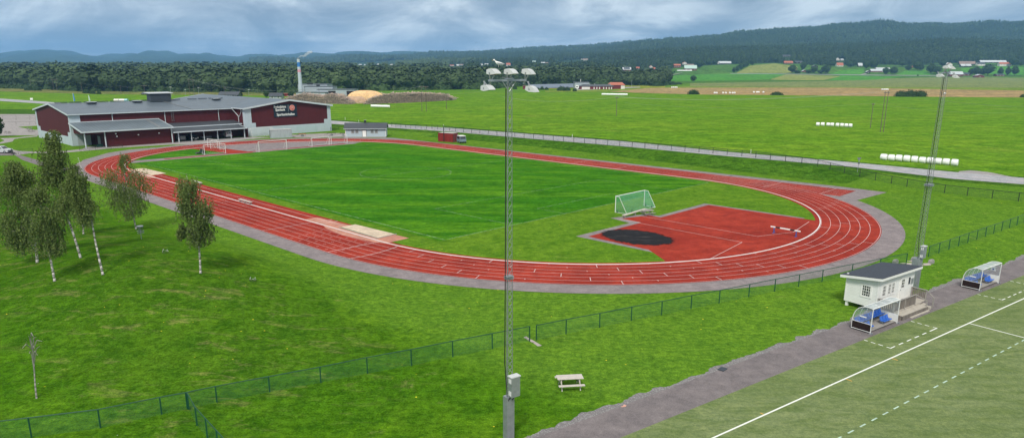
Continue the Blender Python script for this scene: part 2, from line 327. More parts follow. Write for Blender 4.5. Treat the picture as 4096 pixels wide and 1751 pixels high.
t.col((.55, .66, .48)); t.l.new(t.math('MULTIPLY', t.mask(f, .3, .6), .45), ms.inputs[0]); t.l.new(tr.outputs[0], ms.inputs[1]); t.l.new(t.b.outputs[0], ms.inputs[2]); t.l.new(ms.outputs[0], t.out.inputs[0]); m_chalk = m_chalk.m
def flat(name, c1, c2, c3, fine=.8, **k): return grass(name, c1, c2, c3, s1=.01, s2=.05, fine=fine, st=.2, **k).m
m_brown = flat('brown_stubble', (.32, .235, .125), (.36, .285, .150), (.25, .19, .10), stretch=((.3, 3, 1), 0))
m_oat = flat('grey_green_crop', (.175, .225, .085), (.20, .245, .105), (.14, .185, .07), stretch=((.3, 3, 1), 0))
m_bright = flat('bright_ley', (.075, .245, .032), (.095, .27, .035), (.060, .215, .026), stretch=((.4, 2, 1), .3))
m_stub = flat('pale_stubble', (.225, .265, .08), (.255, .285, .095), (.175, .225, .06), stretch=((.25, 3, 1), .5))
m_past = flat('pasture', (.068, .165, .028), (.088, .185, .032), (.052, .125, .02))
m_weed = flat('yellow_weeds', (.22, .26, .03), (.26, .27, .03), (.12, .17, .03), fine=.4)
# hills covered with distant forest
t = MT('hill_forest_floor', .95, .05); f = t.noise(.02, 6, .7); g = t.noise(.0016, 5, .6); v = t.vor(.045)
c = t.mix(t.mask(g, .4, .6), (.020, .045, .018), (.034, .066, .024)); c = t.mix(1., c, t.ramp(f, (.3, (.5, .5, .5)), (.7, (1.5, 1.5, 1.5))), 'MULTIPLY')
t.col(c).bump(v, 1., 12.); m_hill = t.m
def leafmat(name, c, var=.6, trans=.15):
    t = MT(name, .75, .15); at = t.n.new('ShaderNodeAttribute'); at.attribute_name = 'tint'
    d = tuple(x * (1 - var * .62) for x in c); h = (c[0] * (1 + var * 1.0), c[1] * (1 + var * .75), c[2] * (1 + var * .45))
    t.col(t.ramp(at.outputs['Fac'], (0, d), (.5, c), (1, h)))
    if trans:
        tl = t.n.new('ShaderNodeBsdfTranslucent'); tl.inputs[0].default_value = (c[0] * 1.4, c[1] * 1.5, c[2], 1); ms = t.n.new('ShaderNodeMixShader'); ms.inputs[0].default_value = trans
        t.l.new(t.b.outputs[0], ms.inputs[1]); t.l.new(tl.outputs[0], ms.inputs[2]); t.l.new(ms.outputs[0], t.out.inputs[0])
    return t.m
m_forest = leafmat('mixed_forest_foliage', (.058, .094, .038), .7, 0)
m_hilltree = leafmat('hillside_foliage', (.038, .070, .028), .8, 0)
m_bush = leafmat('bush_foliage', (.058, .105, .034), .5)
m_birchleaf = leafmat('birch_foliage', (.135, .185, .055), .7, .25)
m_dark = leafmat('dark_tree_foliage', (.036, .072, .022), .5)
t = MT('birch_bark', .8, .2); co = t.co(True, (1, 1, 4.)); f = t.noise(3.2, 5, .75, co); zz = t.n.new('ShaderNodeSeparateXYZ'); t.l.new(t.tc.outputs['Object'], zz.inputs[0])
f8 = t.noise(1.1, 6, .8, t.co(True, (2.5, 2.5, 6))); c = t.mix(t.mask(f8, .50, .56), (.50, .48, .45), (.06, .052, .045)); t.col(c); m_birch = t.m
m_bark = simple('brown_bark', (.10, .08, .06), .9, .4, 4.)
def netmat(name, c, scale, cov, rough=.6):
    t = MT(name, rough, .3); uv = t.co(True); sp = t.n.new('ShaderNodeSeparateXYZ'); t.l.new(uv, sp.inputs[0])
    hx = t.math('ADD', sp.outputs['X'], sp.outputs['Y'])
    a = t.math('FRACT', t.math('MULTIPLY', t.math('ADD', hx, sp.outputs['Z']), scale)); b = t.math('FRACT', t.math('MULTIPLY', t.math('SUBTRACT', hx, sp.outputs['Z']), scale))
    k = t.math('MAXIMUM', t.math('LESS_THAN', a, cov), t.math('LESS_THAN', b, cov)); tr = t.n.new('ShaderNodeBsdfTransparent'); ms = t.n.new('ShaderNodeMixShader')
    t.col(c); t.l.new(k, ms.inputs[0]); t.l.new(tr.outputs[0], ms.inputs[1]); t.l.new(t.b.outputs[0], ms.inputs[2]); t.l.new(ms.outputs[0], t.out.inputs[0]); return t.m
m_chain = netmat('green_chain_link', (.03, .17, .09), 14., .085)
m_chaind = netmat('dark_chain_link', (.04, .07, .05), 14., .09)
m_netg = netmat('green_goal_net', (.16, .48, .36), 8., .13)
m_netw = netmat('white_goal_net', (.62, .64, .64), 8., .10)
m_nett = netmat('thin_goal_net', (.42, .45, .44), 8., .035)
m_netgp = netmat('pale_green_net', (.35, .58, .50), 8., .05)
m_greenpost = simple('green_fence_steel', (.010, .075, .040), .5, .2)
m_darkpost = simple('dark_fence_steel', (.018, .028, .022), .6, .2)
m_galv = simple('galvanised_steel', (.36, .39, .41), .45, .2, 2., .6, .5)
m_galvd = simple('weathered_steel', (.24, .26, .27), .5, .25, 2., .5)
m_white = simple('white_paint', (.78, .78, .76), .45, .06)
m_goal = simple('white_goal_frame', (.72, .73, .72), .4, .08)
m_lampw = simple('white_lamp_shell', (.55, .57, .57), .4, .10, 6.)
m_black2 = simple('black_plastic', (.02, .02, .022), .5, .3)
m_rubber = simple('tyre_rubber', (.025, .025, .025), .8, .2)
m_conc = simple('grey_concrete', (.30, .29, .27), .9, .2, 4.)
m_slab = simple('pale_slab', (.42, .37, .34), .9, .2, 3.)
def board(name, c, pitch=.14, vert=False, var=.12, rough=.65, st=.5, obj=True):
    t = MT(name, rough, .25); co = t.co(obj); wv = t.wave(.314 / pitch / 2 * 1., co, 0, 'SAW', 'Z') if not vert else None
    if vert:
        sp = t.n.new('ShaderNodeSeparateXYZ'); t.l.new(co, sp.inputs[0]); s_ = t.math('ADD', sp.outputs['X'], sp.outputs['Y'])
        wv = t.math('FRACT', t.math('MULTIPLY', s_, 1 / pitch))
        ln = t.math('LESS_THAN', wv, .12)
    else:
        sp = t.n.new('ShaderNodeSeparateXYZ'); t.l.new(co, sp.inputs[0]); wv = t.math('FRACT', t.math('MULTIPLY', sp.outputs['Z'], 1 / pitch)); ln = t.math('LESS_THAN', wv, .12)
    f = t.noise(2.5, 5, .7, t.co(obj, (1, 1, .2) if vert else (.3, .3, 2))); f2 = t.noise(.25, 4, .6, t.co(obj))
    cc = t.mix(t.mask(f, .3, .7), tuple(x * (1 - var) for x in c), tuple(min(1, x * (1 + var)) for x in c))
    cc = t.mix(t.math('MULTIPLY', t.mask(f2, .4, .7), .3), cc, tuple(x * .8 for x in c))
    cc = t.mix(t.math('MULTIPLY', ln, .45), cc, tuple(x * .35 for x in c)); t.col(cc).bump(wv, st, .02); return t.m
m_redwall = board('dark_red_panel', (.088, .0125, .0165), .35, True)
m_redwall2 = board('dark_red_boards', (.078, .007, .009), .22, True)
m_hallgrey = simple('pale_grey_panel', (.46, .53, .58), .6, .07, 1.)
m_fascia = simple('pale_fascia', (.52, .57, .60), .5, .08)
def roofmat(name, c, pitch, axis='X', spec=.5):
    t = MT(name, .42, spec); co = t.co(True); sp = t.n.new('ShaderNodeSeparateXYZ'); t.l.new(co, sp.inputs[0])
    wv = t.math('FRACT', t.math('MULTIPLY', sp.outputs[axis], 1 / pitch)); ln = t.math('LESS_THAN', wv, .25)
    f = t.noise(.35, 6, .7, co); f2 = t.noise(3, 4, .7, co)
    cc = t.mix(t.mask(f, .35, .7), c, tuple(x * .78 for x in c)); cc = t.mix(t.math('MULTIPLY', t.mask(f2, .4, .7), .25), cc, tuple(x * 1.3 for x in c))
    cc = t.mix(t.math('MULTIPLY', ln, .55), cc, tuple(x * .5 for x in c)); t.col(cc).bump(wv, .5, .06); return t.m
m_roof = roofmat('grey_steel_roof', (.115, .145, .175), .7)
m_roofY = roofmat('grey_steel_roof_wing', (.105, .14, .175), .7, 'Y')
m_roofan = roofmat('ribbed_grey_roof', (.13, .165, .19), .9)
m_roofd = roofmat('dark_grey_roof', (.060, .072, .085), .7)
m_darkbox = simple('dark_grey_cladding', (.045, .055, .068), .6, .2)
m_interior = simple('dark_interior', (.03, .022, .022), .9, .2)
m_whiteboard = board('white_weatherboard', (.82, .83, .81), .13, False, .05, .55, .35)
m_greyboard = board('pale_blue_grey_weatherboard', (.42, .50, .55), .16, False, .06)
m_felt = simple('dark_roof_felt', (.050, .060, .078), .85, .25, 5.)
m_tile = roofmat('dark_tile_roof', (.050, .056, .068), .3)
m_deck = board('weathered_deck_wood', (.20, .175, .155), .13, True, .3, .85)
m_decktop = board('pale_deck_boards', (.46, .42, .36), .14, True, .15, .8)
m_wood = simple('pale_weathered_wood', (.52, .48, .43), .8, .15, 4.)
m_woodg = simple('grey_weathered_wood', (.30, .28, .26), .85, .25, 4.)
m_brownpaint = simple('dark_brown_panel', (.022, .012, .011), .45, .2)
m_bluesit = simple('blue_plastic_seat', (.02, .12, .52), .35, .12, 3., 0, .5)
t = MT('clear_plastic', .12, .5); tr = t.n.new('ShaderNodeBsdfTransparent'); ms = t.n.new('ShaderNodeMixShader'); f = t.noise(2., 4, .6, t.co(True))
tr.inputs[0].default_value = (.86, .9, .9, 1); t.col((.62, .68, .70)); t.l.new(t.math('ADD', t.math('MULTIPLY', t.mask(f, .4, .7), .14), .14), ms.inputs[0]); t.l.new(tr.outputs[0], ms.inputs[1]); t.l.new(t.b.outputs[0], ms.inputs[2]); t.l.new(ms.outputs[0], t.out.inputs[0]); m_clear = t.m
t = MT('frosted_roof_sheet', .3, .5); tr = t.n.new('ShaderNodeBsdfTransparent'); ms = t.n.new('ShaderNodeMixShader'); t.col((.58, .63, .64)); ms.inputs[0].default_value = .55
tr.inputs[0].default_value = (.8, .85, .85, 1); t.l.new(tr.outputs[0], ms.inputs[1]); t.l.new(t.b.outputs[0], ms.inputs[2]); t.l.new(ms.outputs[0], t.out.inputs[0]); m_frost = t.m
m_glass = simple('dark_window_glass', (.025, .032, .038), .08, .2, 1., 0., .7)
m_redcont = board('red_container_steel', (.22, .022, .020), .28, True, .15, .5, .8)
m_greycont = board('grey_container_steel', (.36, .40, .42), .28, True, .1, .5, .8)
m_controof = simple('pale_container_roof', (.48, .47, .45), .6, .2, 2.)
m_bale = simple('white_bale_wrap', (.80, .81, .80), .35, .05, 2., 0., .5)
m_signb = simple('dark_blue_sign', (.012, .024, .040), .5, .1)
m_signw = simple('white_lettering', (.80, .80, .78), .5, .03)
m_coin = simple('coral_emblem', (.62, .21, .17), .5, .2, 2.)
m_coinr = simple('pale_coral_rim', (.72, .36, .32), .5, .1)
m_pole = simple('weathered_timber_pole', (.15, .125, .105), .9, .25, 3.)
m_wire = simple('grey_cable', (.34, .36, .37), .6, .1)
m_saw = asphalt('sawdust', (.72, .47, .24), (.62, .40, .20), .5, .05)
m_saw2 = asphalt('brown_chips', (.48, .33, .22), (.38, .26, .18), .5, .1)
m_log = leafmat('stacked_log_wood', (.44, .36, .31), .9, 0)
m_car = simple('silver_car_paint', (.62, .64, .66), .25, .04, 1., .3, .6)
m_carb = simple('black_car_paint', (.012, .012, .014), .2, .1, 1., 0., .6)
m_tail = simple('red_lamp_glass', (.4, .02, .02), .3, .1)
m_terra = simple('red_tile_roof', (.42, .14, .09), .8, .2, 2.)
m_rust = simple('rusty_tin_roof', (.28, .20, .17), .8, .4, .3)
m_tin = simple('pale_tin_roof', (.50, .53, .55), .5, .12, .5)
m_tingr = simple('pale_green_tin_roof', (.42, .56, .50), .5, .1, .5)
m_farmred = simple('falu_red_wall', (.13, .022, .018), .85, .15)
m_farmwhite = simple('white_house_wall', (.70, .68, .63), .7, .08)
m_solar = roofmat('blue_grey_solar_glass', (.14, .18, .24), 1.2)
m_blue = simple('blue_paint', (.05, .10, .35), .5, .1)
m_chimblue = simple('chimney_blue_band', (.04, .19, .50), .6, .1)
m_chimpink = simple('chimney_pink_band', (.62, .30, .38), .6, .1)
m_skin = simple('skin', (.55, .34, .26), .6, .05)
m_shirt = simple('faded_red_shirt', (.30, .08, .09), .8, .15)
m_trous = simple('dark_work_trousers', (.02, .028, .034), .85, .2)
# ------------------------------------------------------------------ ground, fields and hills
def grid_ground():
    near = np.concatenate([np.linspace(4, 300, 297), np.geomspace(303, 12400, 130)])
    sx = np.linspace(-1.25, 1.25, 361)
    YY, SS = np.meshgrid(near, sx, indexing='ij'); XX = SS * YY + np.sign(SS) * 8 * np.abs(SS)
    ZZ = terr(XX, YY); n, m = YY.shape; V = np.stack([XX.ravel(), YY.ravel(), ZZ.ravel()], 1)
    idx = np.arange(n * m).reshape(n, m)
    Fq = np.stack([idx[:-1, :-1].ravel(), idx[:-1, 1:].ravel(), idx[1:, 1:].ravel(), idx[1:, :-1].ravel()], 1)
    return V, Fq, n, m
V, Fq, n, m = grid_ground(); yc = V[Fq[:, 0], 1]
def sub(V, Fq, keep):
    f = Fq[keep]; u, inv = np.unique(f.ravel(), return_inverse=True); return V[u], inv.reshape(-1, 4)
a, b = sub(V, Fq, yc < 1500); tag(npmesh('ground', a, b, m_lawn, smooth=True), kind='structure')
a, b = sub(V, Fq, yc >= 1500); tag(npmesh('hills', a, b, m_hill, smooth=True), kind='structure')
bk = MB(); bk.poly([(-400, -400, -.05), (400, -400, -.05), (400, 5, -.05), (-400, 5, -.05)]); tag(bk.build('ground_behind', m_lawn), kind='structure')

def drape(name, top, bot, mat, dz=.02, nx=60, ny=12):
    x0 = max(top[0][0], bot[0][0]); x1 = min(top[-1][0], bot[-1][0]); xs = np.linspace(x0, x1, nx + 1); V = []
    yt = np.interp(xs, [p[0] for p in top], [p[1] for p in top]); yb = np.interp(xs, [p[0] for p in bot], [p[1] for p in bot])
    kk = np.arange(ny + 1) / ny; V = TV(np.repeat(xs, ny + 1), (yt[:, None] + (yb - yt)[:, None] * kk[None]).ravel(), dz)
    Fq = [(i * (ny + 1) + k, i * (ny + 1) + k + 1, (i + 1) * (ny + 1) + k + 1, (i + 1) * (ny + 1) + k) for i in range(nx) for k in range(ny)]
    return tag(npmesh(name, V, Fq, mat, smooth=True), kind='structure')
def zone(name, pts, mat, dz, step=None):      # flat polygon from photo points
    return tag(MB().poly([G(x, y, dz)[:2] + (dz,) for x, y in pts]).build(name, mat), kind='structure')

RF = [(1300, 482), (1500, 495), (1800, 513), (2100, 536), (2494, 567), (2900, 608), (3400, 650), (3800, 688), (4096, 713)]
RN = [(1300, 495), (1500, 508), (1800, 528), (2100, 554), (2494, 587), (2900, 625), (3400, 668), (3800, 716), (4096, 739)]
MTOP = [(1150, 405), (1330, 400), (1810, 372), (1924, 367), (2100, 370), (2400, 372), (2600, 374), (2800, 379), (3200, 382), (3700, 388), (4096, 391)]
drape('meadow', MTOP, [(1150, 470)] + [(x, y + 1) for x, y in RF], m_meadow, .03, 90, 16)
drape('left_meadow', [(0, 366), (400, 377), (700, 379), (1152, 384)], [(0, 452), (330, 452), (1160, 452)], m_meadow, .024, 40, 8)
drape('field_margin', [(0, 352), (250, 358), (500, 366), (900, 370), (1200, 372)], [(0, 367), (400, 378), (700, 380), (1200, 385)], flat('pale_margin', (.16, .18, .06), (.20, .19, .08), (.10, .15, .04), fine=.5), .05, 40, 3)
drape('olive_margin', [(0, 436), (200, 440), (330, 443)], [(0, 456), (200, 458), (330, 460)], m_verge, .05, 10, 3)
drape('verge', [(x, y + 0) for x, y in RN], [(x, y + 9) for x, y in RN], m_verge, .04, 60, 2)
drape('far_verge', [(x, y - 5) for x, y in RF], [(x, y + 0) for x, y in RF], m_verge, .05, 60, 2)
drape('road', RF, RN, m_road, .08, 80, 3)
drape('side_road', [(0, 395), (190, 408), (330, 421)], [(0, 405), (190, 417), (330, 431)], m_road, .08, 16, 2)
drape('gravel_pullout', [(3835, 686), (3880, 682), (3960, 690), (4010, 701), (4060, 711)], [(3835, 692), (4060, 712)], m_yard, .06, 10, 2)
# road paint
mk = MB()
def band(mb, a_, b_, wpx, dz=.1):
    pts = [T(a_[0], a_[1] - wpx, dz), T(b_[0], b_[1] - wpx, dz), T(b_[0], b_[1] + wpx, dz), T(a_[0], a_[1] + wpx, dz)]; mb.poly(pts)
def ip(L, x): return float(np.interp(x, [p[0] for p in L], [p[1] for p in L]))
x = 1330
while x < 4090:
    s_ = .004 * (ip(RN, x) - 380); d_ = 10 + (x - 1300) * .011
    for fr, wd in ((.14, .4), (.86, .5)):
        x2 = x + d_; band(mk, (x, ip(RF, x) * (1 - fr) + ip(RN, x) * fr), (x2, ip(RF, x2) * (1 - fr) + ip(RN, x2) * fr), wd * .7)
    x += d_ * 2.6
x = 1350
while x < 4090:
    d_ = 26 + (x - 1300) * .018; x2 = x + d_
    band(mk, (x, (ip(RF, x) + ip(RN, x)) / 2), (x2, (ip(RF, x2) + ip(RN, x2)) / 2), .55); x += d_ * 2.45
tag(mk.build('road_marking', m_line), kind='structure')
# far farmland on the right
m_margin = flat('light_green_margin', (.16, .24, .04), (.19, .26, .05), (.12, .2, .03))
drape('brown_field', [(2440, 360), (2600, 351), (3400, 351), (3700, 356), (4096, 363)], [(2440, 368), (2600, 374), (2800, 379), (3200, 382), (3700, 388), (4096, 391)], m_brown, .06, 50, 4)
drape('green_margin', [(3180, 349), (3400, 349), (4096, 352)], [(3180, 351), (3400, 352), (3700, 357), (4096, 363)], m_margin, .09, 30, 2)
drape('grass_margin', [(2180, 362), (2440, 357), (2700, 345), (3400, 347)], [(2180, 370), (2440, 368), (2600, 352), (3400, 351)], m_margin, .07, 30, 2)
drape('oat_field', [(2760, 331), (3000, 327), (3300, 324), (3560, 314), (3700, 309), (4096, 307)], [(2760, 346), (3000, 348), (3300, 349), (4096, 352)], m_oat, .12, 50, 6)
drape('slope_meadow', [(2640, 300), (2672, 272), (2760, 266), (2860, 261), (3100, 253), (3350, 262), (4096, 250)], [(2640, 345), (2760, 334), (3300, 325), (3560, 316), (3700, 311), (4096, 309)], m_past, .14, 90, 18)
drape('bright_ley', [(2665, 305), (2800, 299), (2938, 295), (3141, 297)], [(2665, 325), (2800, 325), (3000, 322), (3083, 317), (3141, 299)], m_bright, .3, 40, 6)
drape('pale_stubble', [(3083, 318), (3145, 298), (3363, 304)], [(3083, 320), (3200, 323), (3297, 322), (3363, 306)], m_stub, .3, 30, 6)
drape('bright_ley', [(3316, 322), (3362, 303), (3612, 307)], [(3316, 323), (3420, 323), (3518, 319), (3612, 308)], m_bright, .3, 30, 6)
drape('pale_stubble', [(2945, 293), (3000, 264), (3098, 254), (3150, 262), (3190, 268)], [(2945, 294), (3040, 293), (3152, 294), (3190, 286)], m_stub, .3, 30, 8)
drape('bright_ley', [(3325, 296), (3365, 282), (3456, 275)], [(3325, 298), (3400, 299), (3445, 299), (3456, 290)], m_bright, .3, 20, 5)
drape('bright_ley', [(3587, 300), (3620, 284), (3700, 282), (3722, 301)], [(3587, 301), (3650, 301), (3722, 302)], m_bright, .3, 20, 5)
drape('bright_ley', [(3845, 274), (3936, 266), (4096, 268)], [(3845, 292), (3936, 296), (4096, 302)], m_bright, .3, 30, 5)
drape('farm_road', [(2920, 294.5), (3200, 297.5), (3500, 301), (3760, 303)], [(2920, 296), (3200, 299), (3500, 303), (3760, 304.6)], m_road, .45, 40, 1)
drape('farm_track', [(2672, 303), (2700, 297), (2730, 291)], [(2672, 305), (2700, 299), (2730, 292)], m_yard, .4, 10, 1)
drape('farm_track', [(3440, 301), (3458, 295), (3480, 291)], [(3440, 303), (3458, 298), (3480, 293)], m_yard, .5, 6, 1)
drape('yellow_weeds', [(2150, 337), (2200, 331), (2300, 334), (2440, 337), (2560, 338), (2660, 340)], [(2150, 356), (2200, 358), (2300, 354), (2440, 352), (2660, 352)], m_weed, .08, 30, 4)
drape('gravel_yard', [(2300, 360), (2330, 352), (2560, 348)], [(2300, 362), (2440, 357), (2560, 351)], m_yard, .12, 20, 2)

# ------------------------------------------------------------------ the sports ground
def ring(name, r0, r1, mat, dz, a_half=42.34, n=72, z1=None):
    V = []
    def loop(r):
        L = []
        for i in range(n + 1): t = -math.pi / 2 + math.pi * i / n; L.append((a_half + r * math.cos(t), r * math.sin(t)))
        for i in range(n + 1): t = math.pi / 2 + math.pi * i / n; L.append((-a_half + r * math.cos(t), r * math.sin(t)))
        return L
    A, B = loop(r0), loop(r1); k = len(A); mb = MB()
    if z1 is None: mb.add([K(*p, dz) for p in A] + [K(*p, dz) for p in B], [(i, (i + 1) % k, k + (i + 1) % k, k + i) for i in range(k)])
    else:
        vs = [K(*p, dz) for p in A] + [K(*p, dz) for p in B] + [K(*p, z1) for p in A] + [K(*p, z1) for p in B]; fs = []
        for i in range(k):
            j = (i + 1) % k; fs += [(2 * k + i, 2 * k + j, 3 * k + j, 3 * k + i), (i, j, 2 * k + j, 2 * k + i), (k + i, k + j, 3 * k + j, 3 * k + i)]
        mb.add(vs, fs)
    return tag(mb.build(name, mat), kind='structure')
def kpoly(name, pts, mat, dz): return tag(MB().poly([K(a, b, dz) for a, b in pts]).build(name, mat), kind='structure')
def inner(n=72, r=36.6):
    L = []
    for i in range(n + 1): t = -math.pi / 2 + math.pi * i / n; L.append((42.34 + r * math.cos(t), r * math.sin(t)))
    for i in range(n + 1): t = math.pi / 2 + math.pi * i / n; L.append((-42.34 + r * math.cos(t), r * math.sin(t)))
    return L
# mown strip outside the oval (beyond the straight) and the darker bank
def band_k(name, b0, b1, a0, a1, mat, dz, n=150, bend=None):
    V = []
    nb = 20
    for i in range(n + 1):
        a = a0 + (a1 - a0) * i / n
        for k in range(nb + 1):
            b = b0(a) + (b1(a) - b0(a)) * k / nb; x, y, _ = K(a, b); V.append((x, y, float(terr(x, y)) + dz))
    Fq = [(i * (nb + 1) + k, i * (nb + 1) + k + 1, (i + 1) * (nb + 1) + k + 1, (i + 1) * (nb + 1) + k) for i in range(n) for k in range(nb)]
    return tag(npmesh(name, V, Fq, mat, smooth=True), kind='structure')
band_k('mown_strip', lambda a: -45.5 + .02 * a, lambda a: -53.5 - 2.5 * math.sin(a * .03 + 1), -100, 66, m_trim, .030)
band_k('grass_bank', lambda a: -52.5 - 2.5 * math.sin(a * .03 + 1), lambda a: -70.5 + 2 * math.cos((a + 10) * .03), -66, 60, m_darkbank, .050)
ring('track_apron', 43.5, 46.7, m_rim, .022)
kpoly('start_apron', [(-40, -43.6), (-40, -48.6), (-60, -47.2), (-74.6, -46.2), (-73.6, -33.5), (-66, -36.5), (-58, -40.5)], m_rim, .018)
kpoly('far_apron', [(68, -43), (40, -47.6), (-41, -48.8), (-41, -43.6), (30, -43.6), (50, -43)], m_rim, .018)
zone('apron_corner', [(300, 672), (332, 640), (430, 612), (520, 598), (620, 590), (640, 600), (420, 640), (345, 690)], m_rim, .010)
kpoly('infield', inner(), m_field, .012)
ev = [(-47.3, 31.2), (-47.3, -36.3)] + [(-42.34 + 36.3 * math.cos(R(q)), 36.3 * math.sin(R(q))) for q in range(262, 97, -4)]
kpoly('infield_end', ev, m_trim, .0145)
kpoly('infield_margin', [(-47.3, 31.2), (52, 31.2), (57, 32), (57, 36.3), (-42, 36.3), (-47, 35.8)], m_trim, .0145)
kpoly('infield_margin', [(-47.3, -35.2), (50, -35.2), (46, -36.3), (-42, -36.3)], m_trim, .0145)
ring('running_track', 36.5, 43.95, m_track, .040)
kpoly('sprint_extension', [(-42, -36.4), (-42, -43.95), (-70.3, -43.95), (-70.3, -36.4)], m_track, .036)
t = 0.05
for k in range(0, 7): ring('lane_line', 36.5 + 1.22 * k + (.05 if k == 0 else 0) - t / 2, 36.5 + 1.22 * k + t / 2 + (.05 if k == 0 else 0), m_line, .046)
ring('inner_kerb', 36.34, 36.46, m_white, .0, z1=.07)
mk = MB()
def kline(a0, b0, a1, b1, wd=.06, dz=.048):
    d = math.hypot(a1 - a0, b1 - b0); nx_, ny_ = -(b1 - b0) / d * wd / 2, (a1 - a0) / d * wd / 2
    mk.poly([K(a0 + nx_, b0 + ny_, dz), K(a1 + nx_, b1 + ny_, dz), K(a1 - nx_, b1 - ny_, dz), K(a0 - nx_, b0 - ny_, dz)])
for k in range(7): kline(-42.3, -36.5 - 1.22 * k, -70.2, -36.5 - 1.22 * k, .06, .052)
for a_ in (-57, -67): kline(a_, -36.3, a_, -43.9, .08, .053)
for a_ in (-12, -24, 14, 35, 40.5, 46): kline(a_, -36.6, a_ + .6, -43.8, .07)
kline(-42.3, 36.5, -42.3, 43.8, .1); kline(-26.5, 36.5, -26.5, 43.8, .08)
# curved 1500 m start line and short lane marks
for i in range(14):
    s0, s1 = i / 14, (i + 1) / 14; f_ = lambda s: (-44.5 - 2.6 * s + 1.9 * s * s * 1.0 - 1.4, 36.6 + 7.2 * s); kline(*f_(s0), *f_(s1), .1, .054)
for lane in range(6):
    for j in range(8):
        kline(-27.5 - 2.0 * j - .3 * lane, 36.5 + 1.22 * lane + .42, -27.5 - 2.0 * j - .3 * lane, 36.5 + 1.22 * lane + .80, .06) if 2 <= j <= 7 else None
    kline(-8 + 4.5 * lane, 36.5 + 1.22 * lane, -8 + 4.5 * lane, 37.72 + 1.22 * lane, .05)
def cmark(ang, lane, side=-1, tick=False):
    r0 = 36.5 + 1.22 * lane; r1 = r0 + (1.22 if not tick else .35)
    c_, s_ = math.cos(R(ang)), math.sin(R(ang)); kline(side * 42.34 + r0 * c_, r0 * s_, side * 42.34 + r1 * c_, r1 * s_, .07, .055)
for lane in range(6):
    for base, stp in ((100, 3.4), (116, 4.1), (134, 3.2), (152, 2.6), (176, 2.2), (196, 3), (216, 2.2)): cmark(base + stp * lane, lane)
    for base in (108, 126, 143, 165, 187): cmark(base + 3.1 * lane, lane, -1, True)
    for base, stp in ((80, -3.4), (20, -2), (-20, -3.), (-50, -3)): cmark(base + stp * lane, lane, 1)
# infield D at the near end: rubber apron, runways and border
Dpx = [(2838, 821), (2641, 871), (2601, 863), (2506, 878), (2563, 891), (2351, 946), (2599, 997), (2704, 1029)]
kpoly('d_border', [(-57.6, -14.6), (-57.8, -1.2), (-55.9, -1.3), (-53.8, 5.0), (-57.7, 5.9), (-57.5, 17.3), (-69, 17.3), (-69.2, 14), (-73.2, -12.0), (-73.6, -14.6)], m_rim, .018)
arc = [(-42.34 + 36.4 * math.cos(R(q)), 36.4 * math.sin(R(q))) for q in range(204, 149, -3)]
kpoly('rubber_apron', [(-58.7, -13.9), (-58.7, -.3), (-56.6, -.4), (-55.2, 4.4), (-58.7, 4.7), (-58.7, 16.3)] + [(-68.0, 16.6), (-72.2, 19.6)] + [q for q in arc[::-1] if -13.6 < q[1] < 18.6] + [(-75.2, -13.9)], m_track, .024)
bl = MB(); pts = [K(-63.3 + 6.4 * math.cos(q), 12.2 + 4.3 * math.sin(q), .030) for q in [2 * math.pi * i / 48 for i in range(48)]]
pts = [p for p in pts]
tag(bl.poly(pts).build('worn_rubber_patch', m_black), kind='structure')
kline(-54.4, 4.9, -74.1, 5.4, .07, .034); kline(-56.4, .9, -74.0, 1.1, .07, .034)
kline(-74.1, 5.4, -75.3, 15.6, .07, .034); kline(-74.0, 1.1, -76.2, -4.5, .07, .034); kline(-76.2, -4.5, -75.0, -12.5, .07, .034); kline(-75.3, 15.6, -71.6, 21.5, .07, .034)
kline(-58.7, 4.7, -55, 4.4, .12, .036)
tag(mk.build('track_marking', m_line), kind='structure')
# inner rubber edge of the oval where the kerb sits, long-jump runway and pits
ring('track_inner_edge', 35.75, 36.6, m_track, .030)
kpoly('jump_runway', [(36, 33.6), (36, 36.4), (-31.8, 36.4), (-31.8, 33.5)], m_track, .032)
kpoly('sandy_rubber', [(-24, 34.2), (-24, 36.3), (-31.6, 36.4), (-43.6, 36.4), (-43.4, 32.9), (-40.6, 33), (-40.6, 35.7), (-31.9, 35.6), (-31.8, 33.9)], m_sandred, .038)
kpoly('sand_spill', [(-29.5, 36.6), (-44, 36.6), (-42, 37.3), (-36, 37.9), (-31, 37.2)], m_sandred, .0435)
kpoly('sand_spill', [(47.4, 35.4), (33, 35.9), (30.6, 36.4), (31.5, 37.4), (38, 37.5), (46, 36.6)], m_sandred, .0435)
def pit(name, L):
    mb = MB().poly([K(a, b, .05) for a, b in L]); tag(mb.build(name, m_sand), kind='structure')
pit('sand_pit', [(-31.9, 35.4), (-31.8, 33.1), (-40.3, 32.8), (-40.7, 35.6)]); pit('sand_pit', [(46.4, 35.6), (46.8, 33.2), (35.6, 32.7), (34.9, 35.8)])
mk = MB()
kline(36, 34.75, -31.6, 34.75, .07, .045); kline(-26.9, 33.6, -26.9, 36.2, .12, .050); kline(-28.2, 33.6, -28.2, 36.2, .12, .050)
tag(mk.build('runway_marking', m_line), kind='structure')
kp = MB(); kp.box(0, 0, 0, 9.0, .1, .16)
mb = MB(); mb.tube(K(-31.9, 35.75, .06), K(-40.8, 35.85, .06), .07, 5); mb.tube(K(-40.8, 35.85, .06), K(-40.5, 32.7, .06), .07, 5); tag(mb.build('pit_edging', m_woodg), kind='structure')
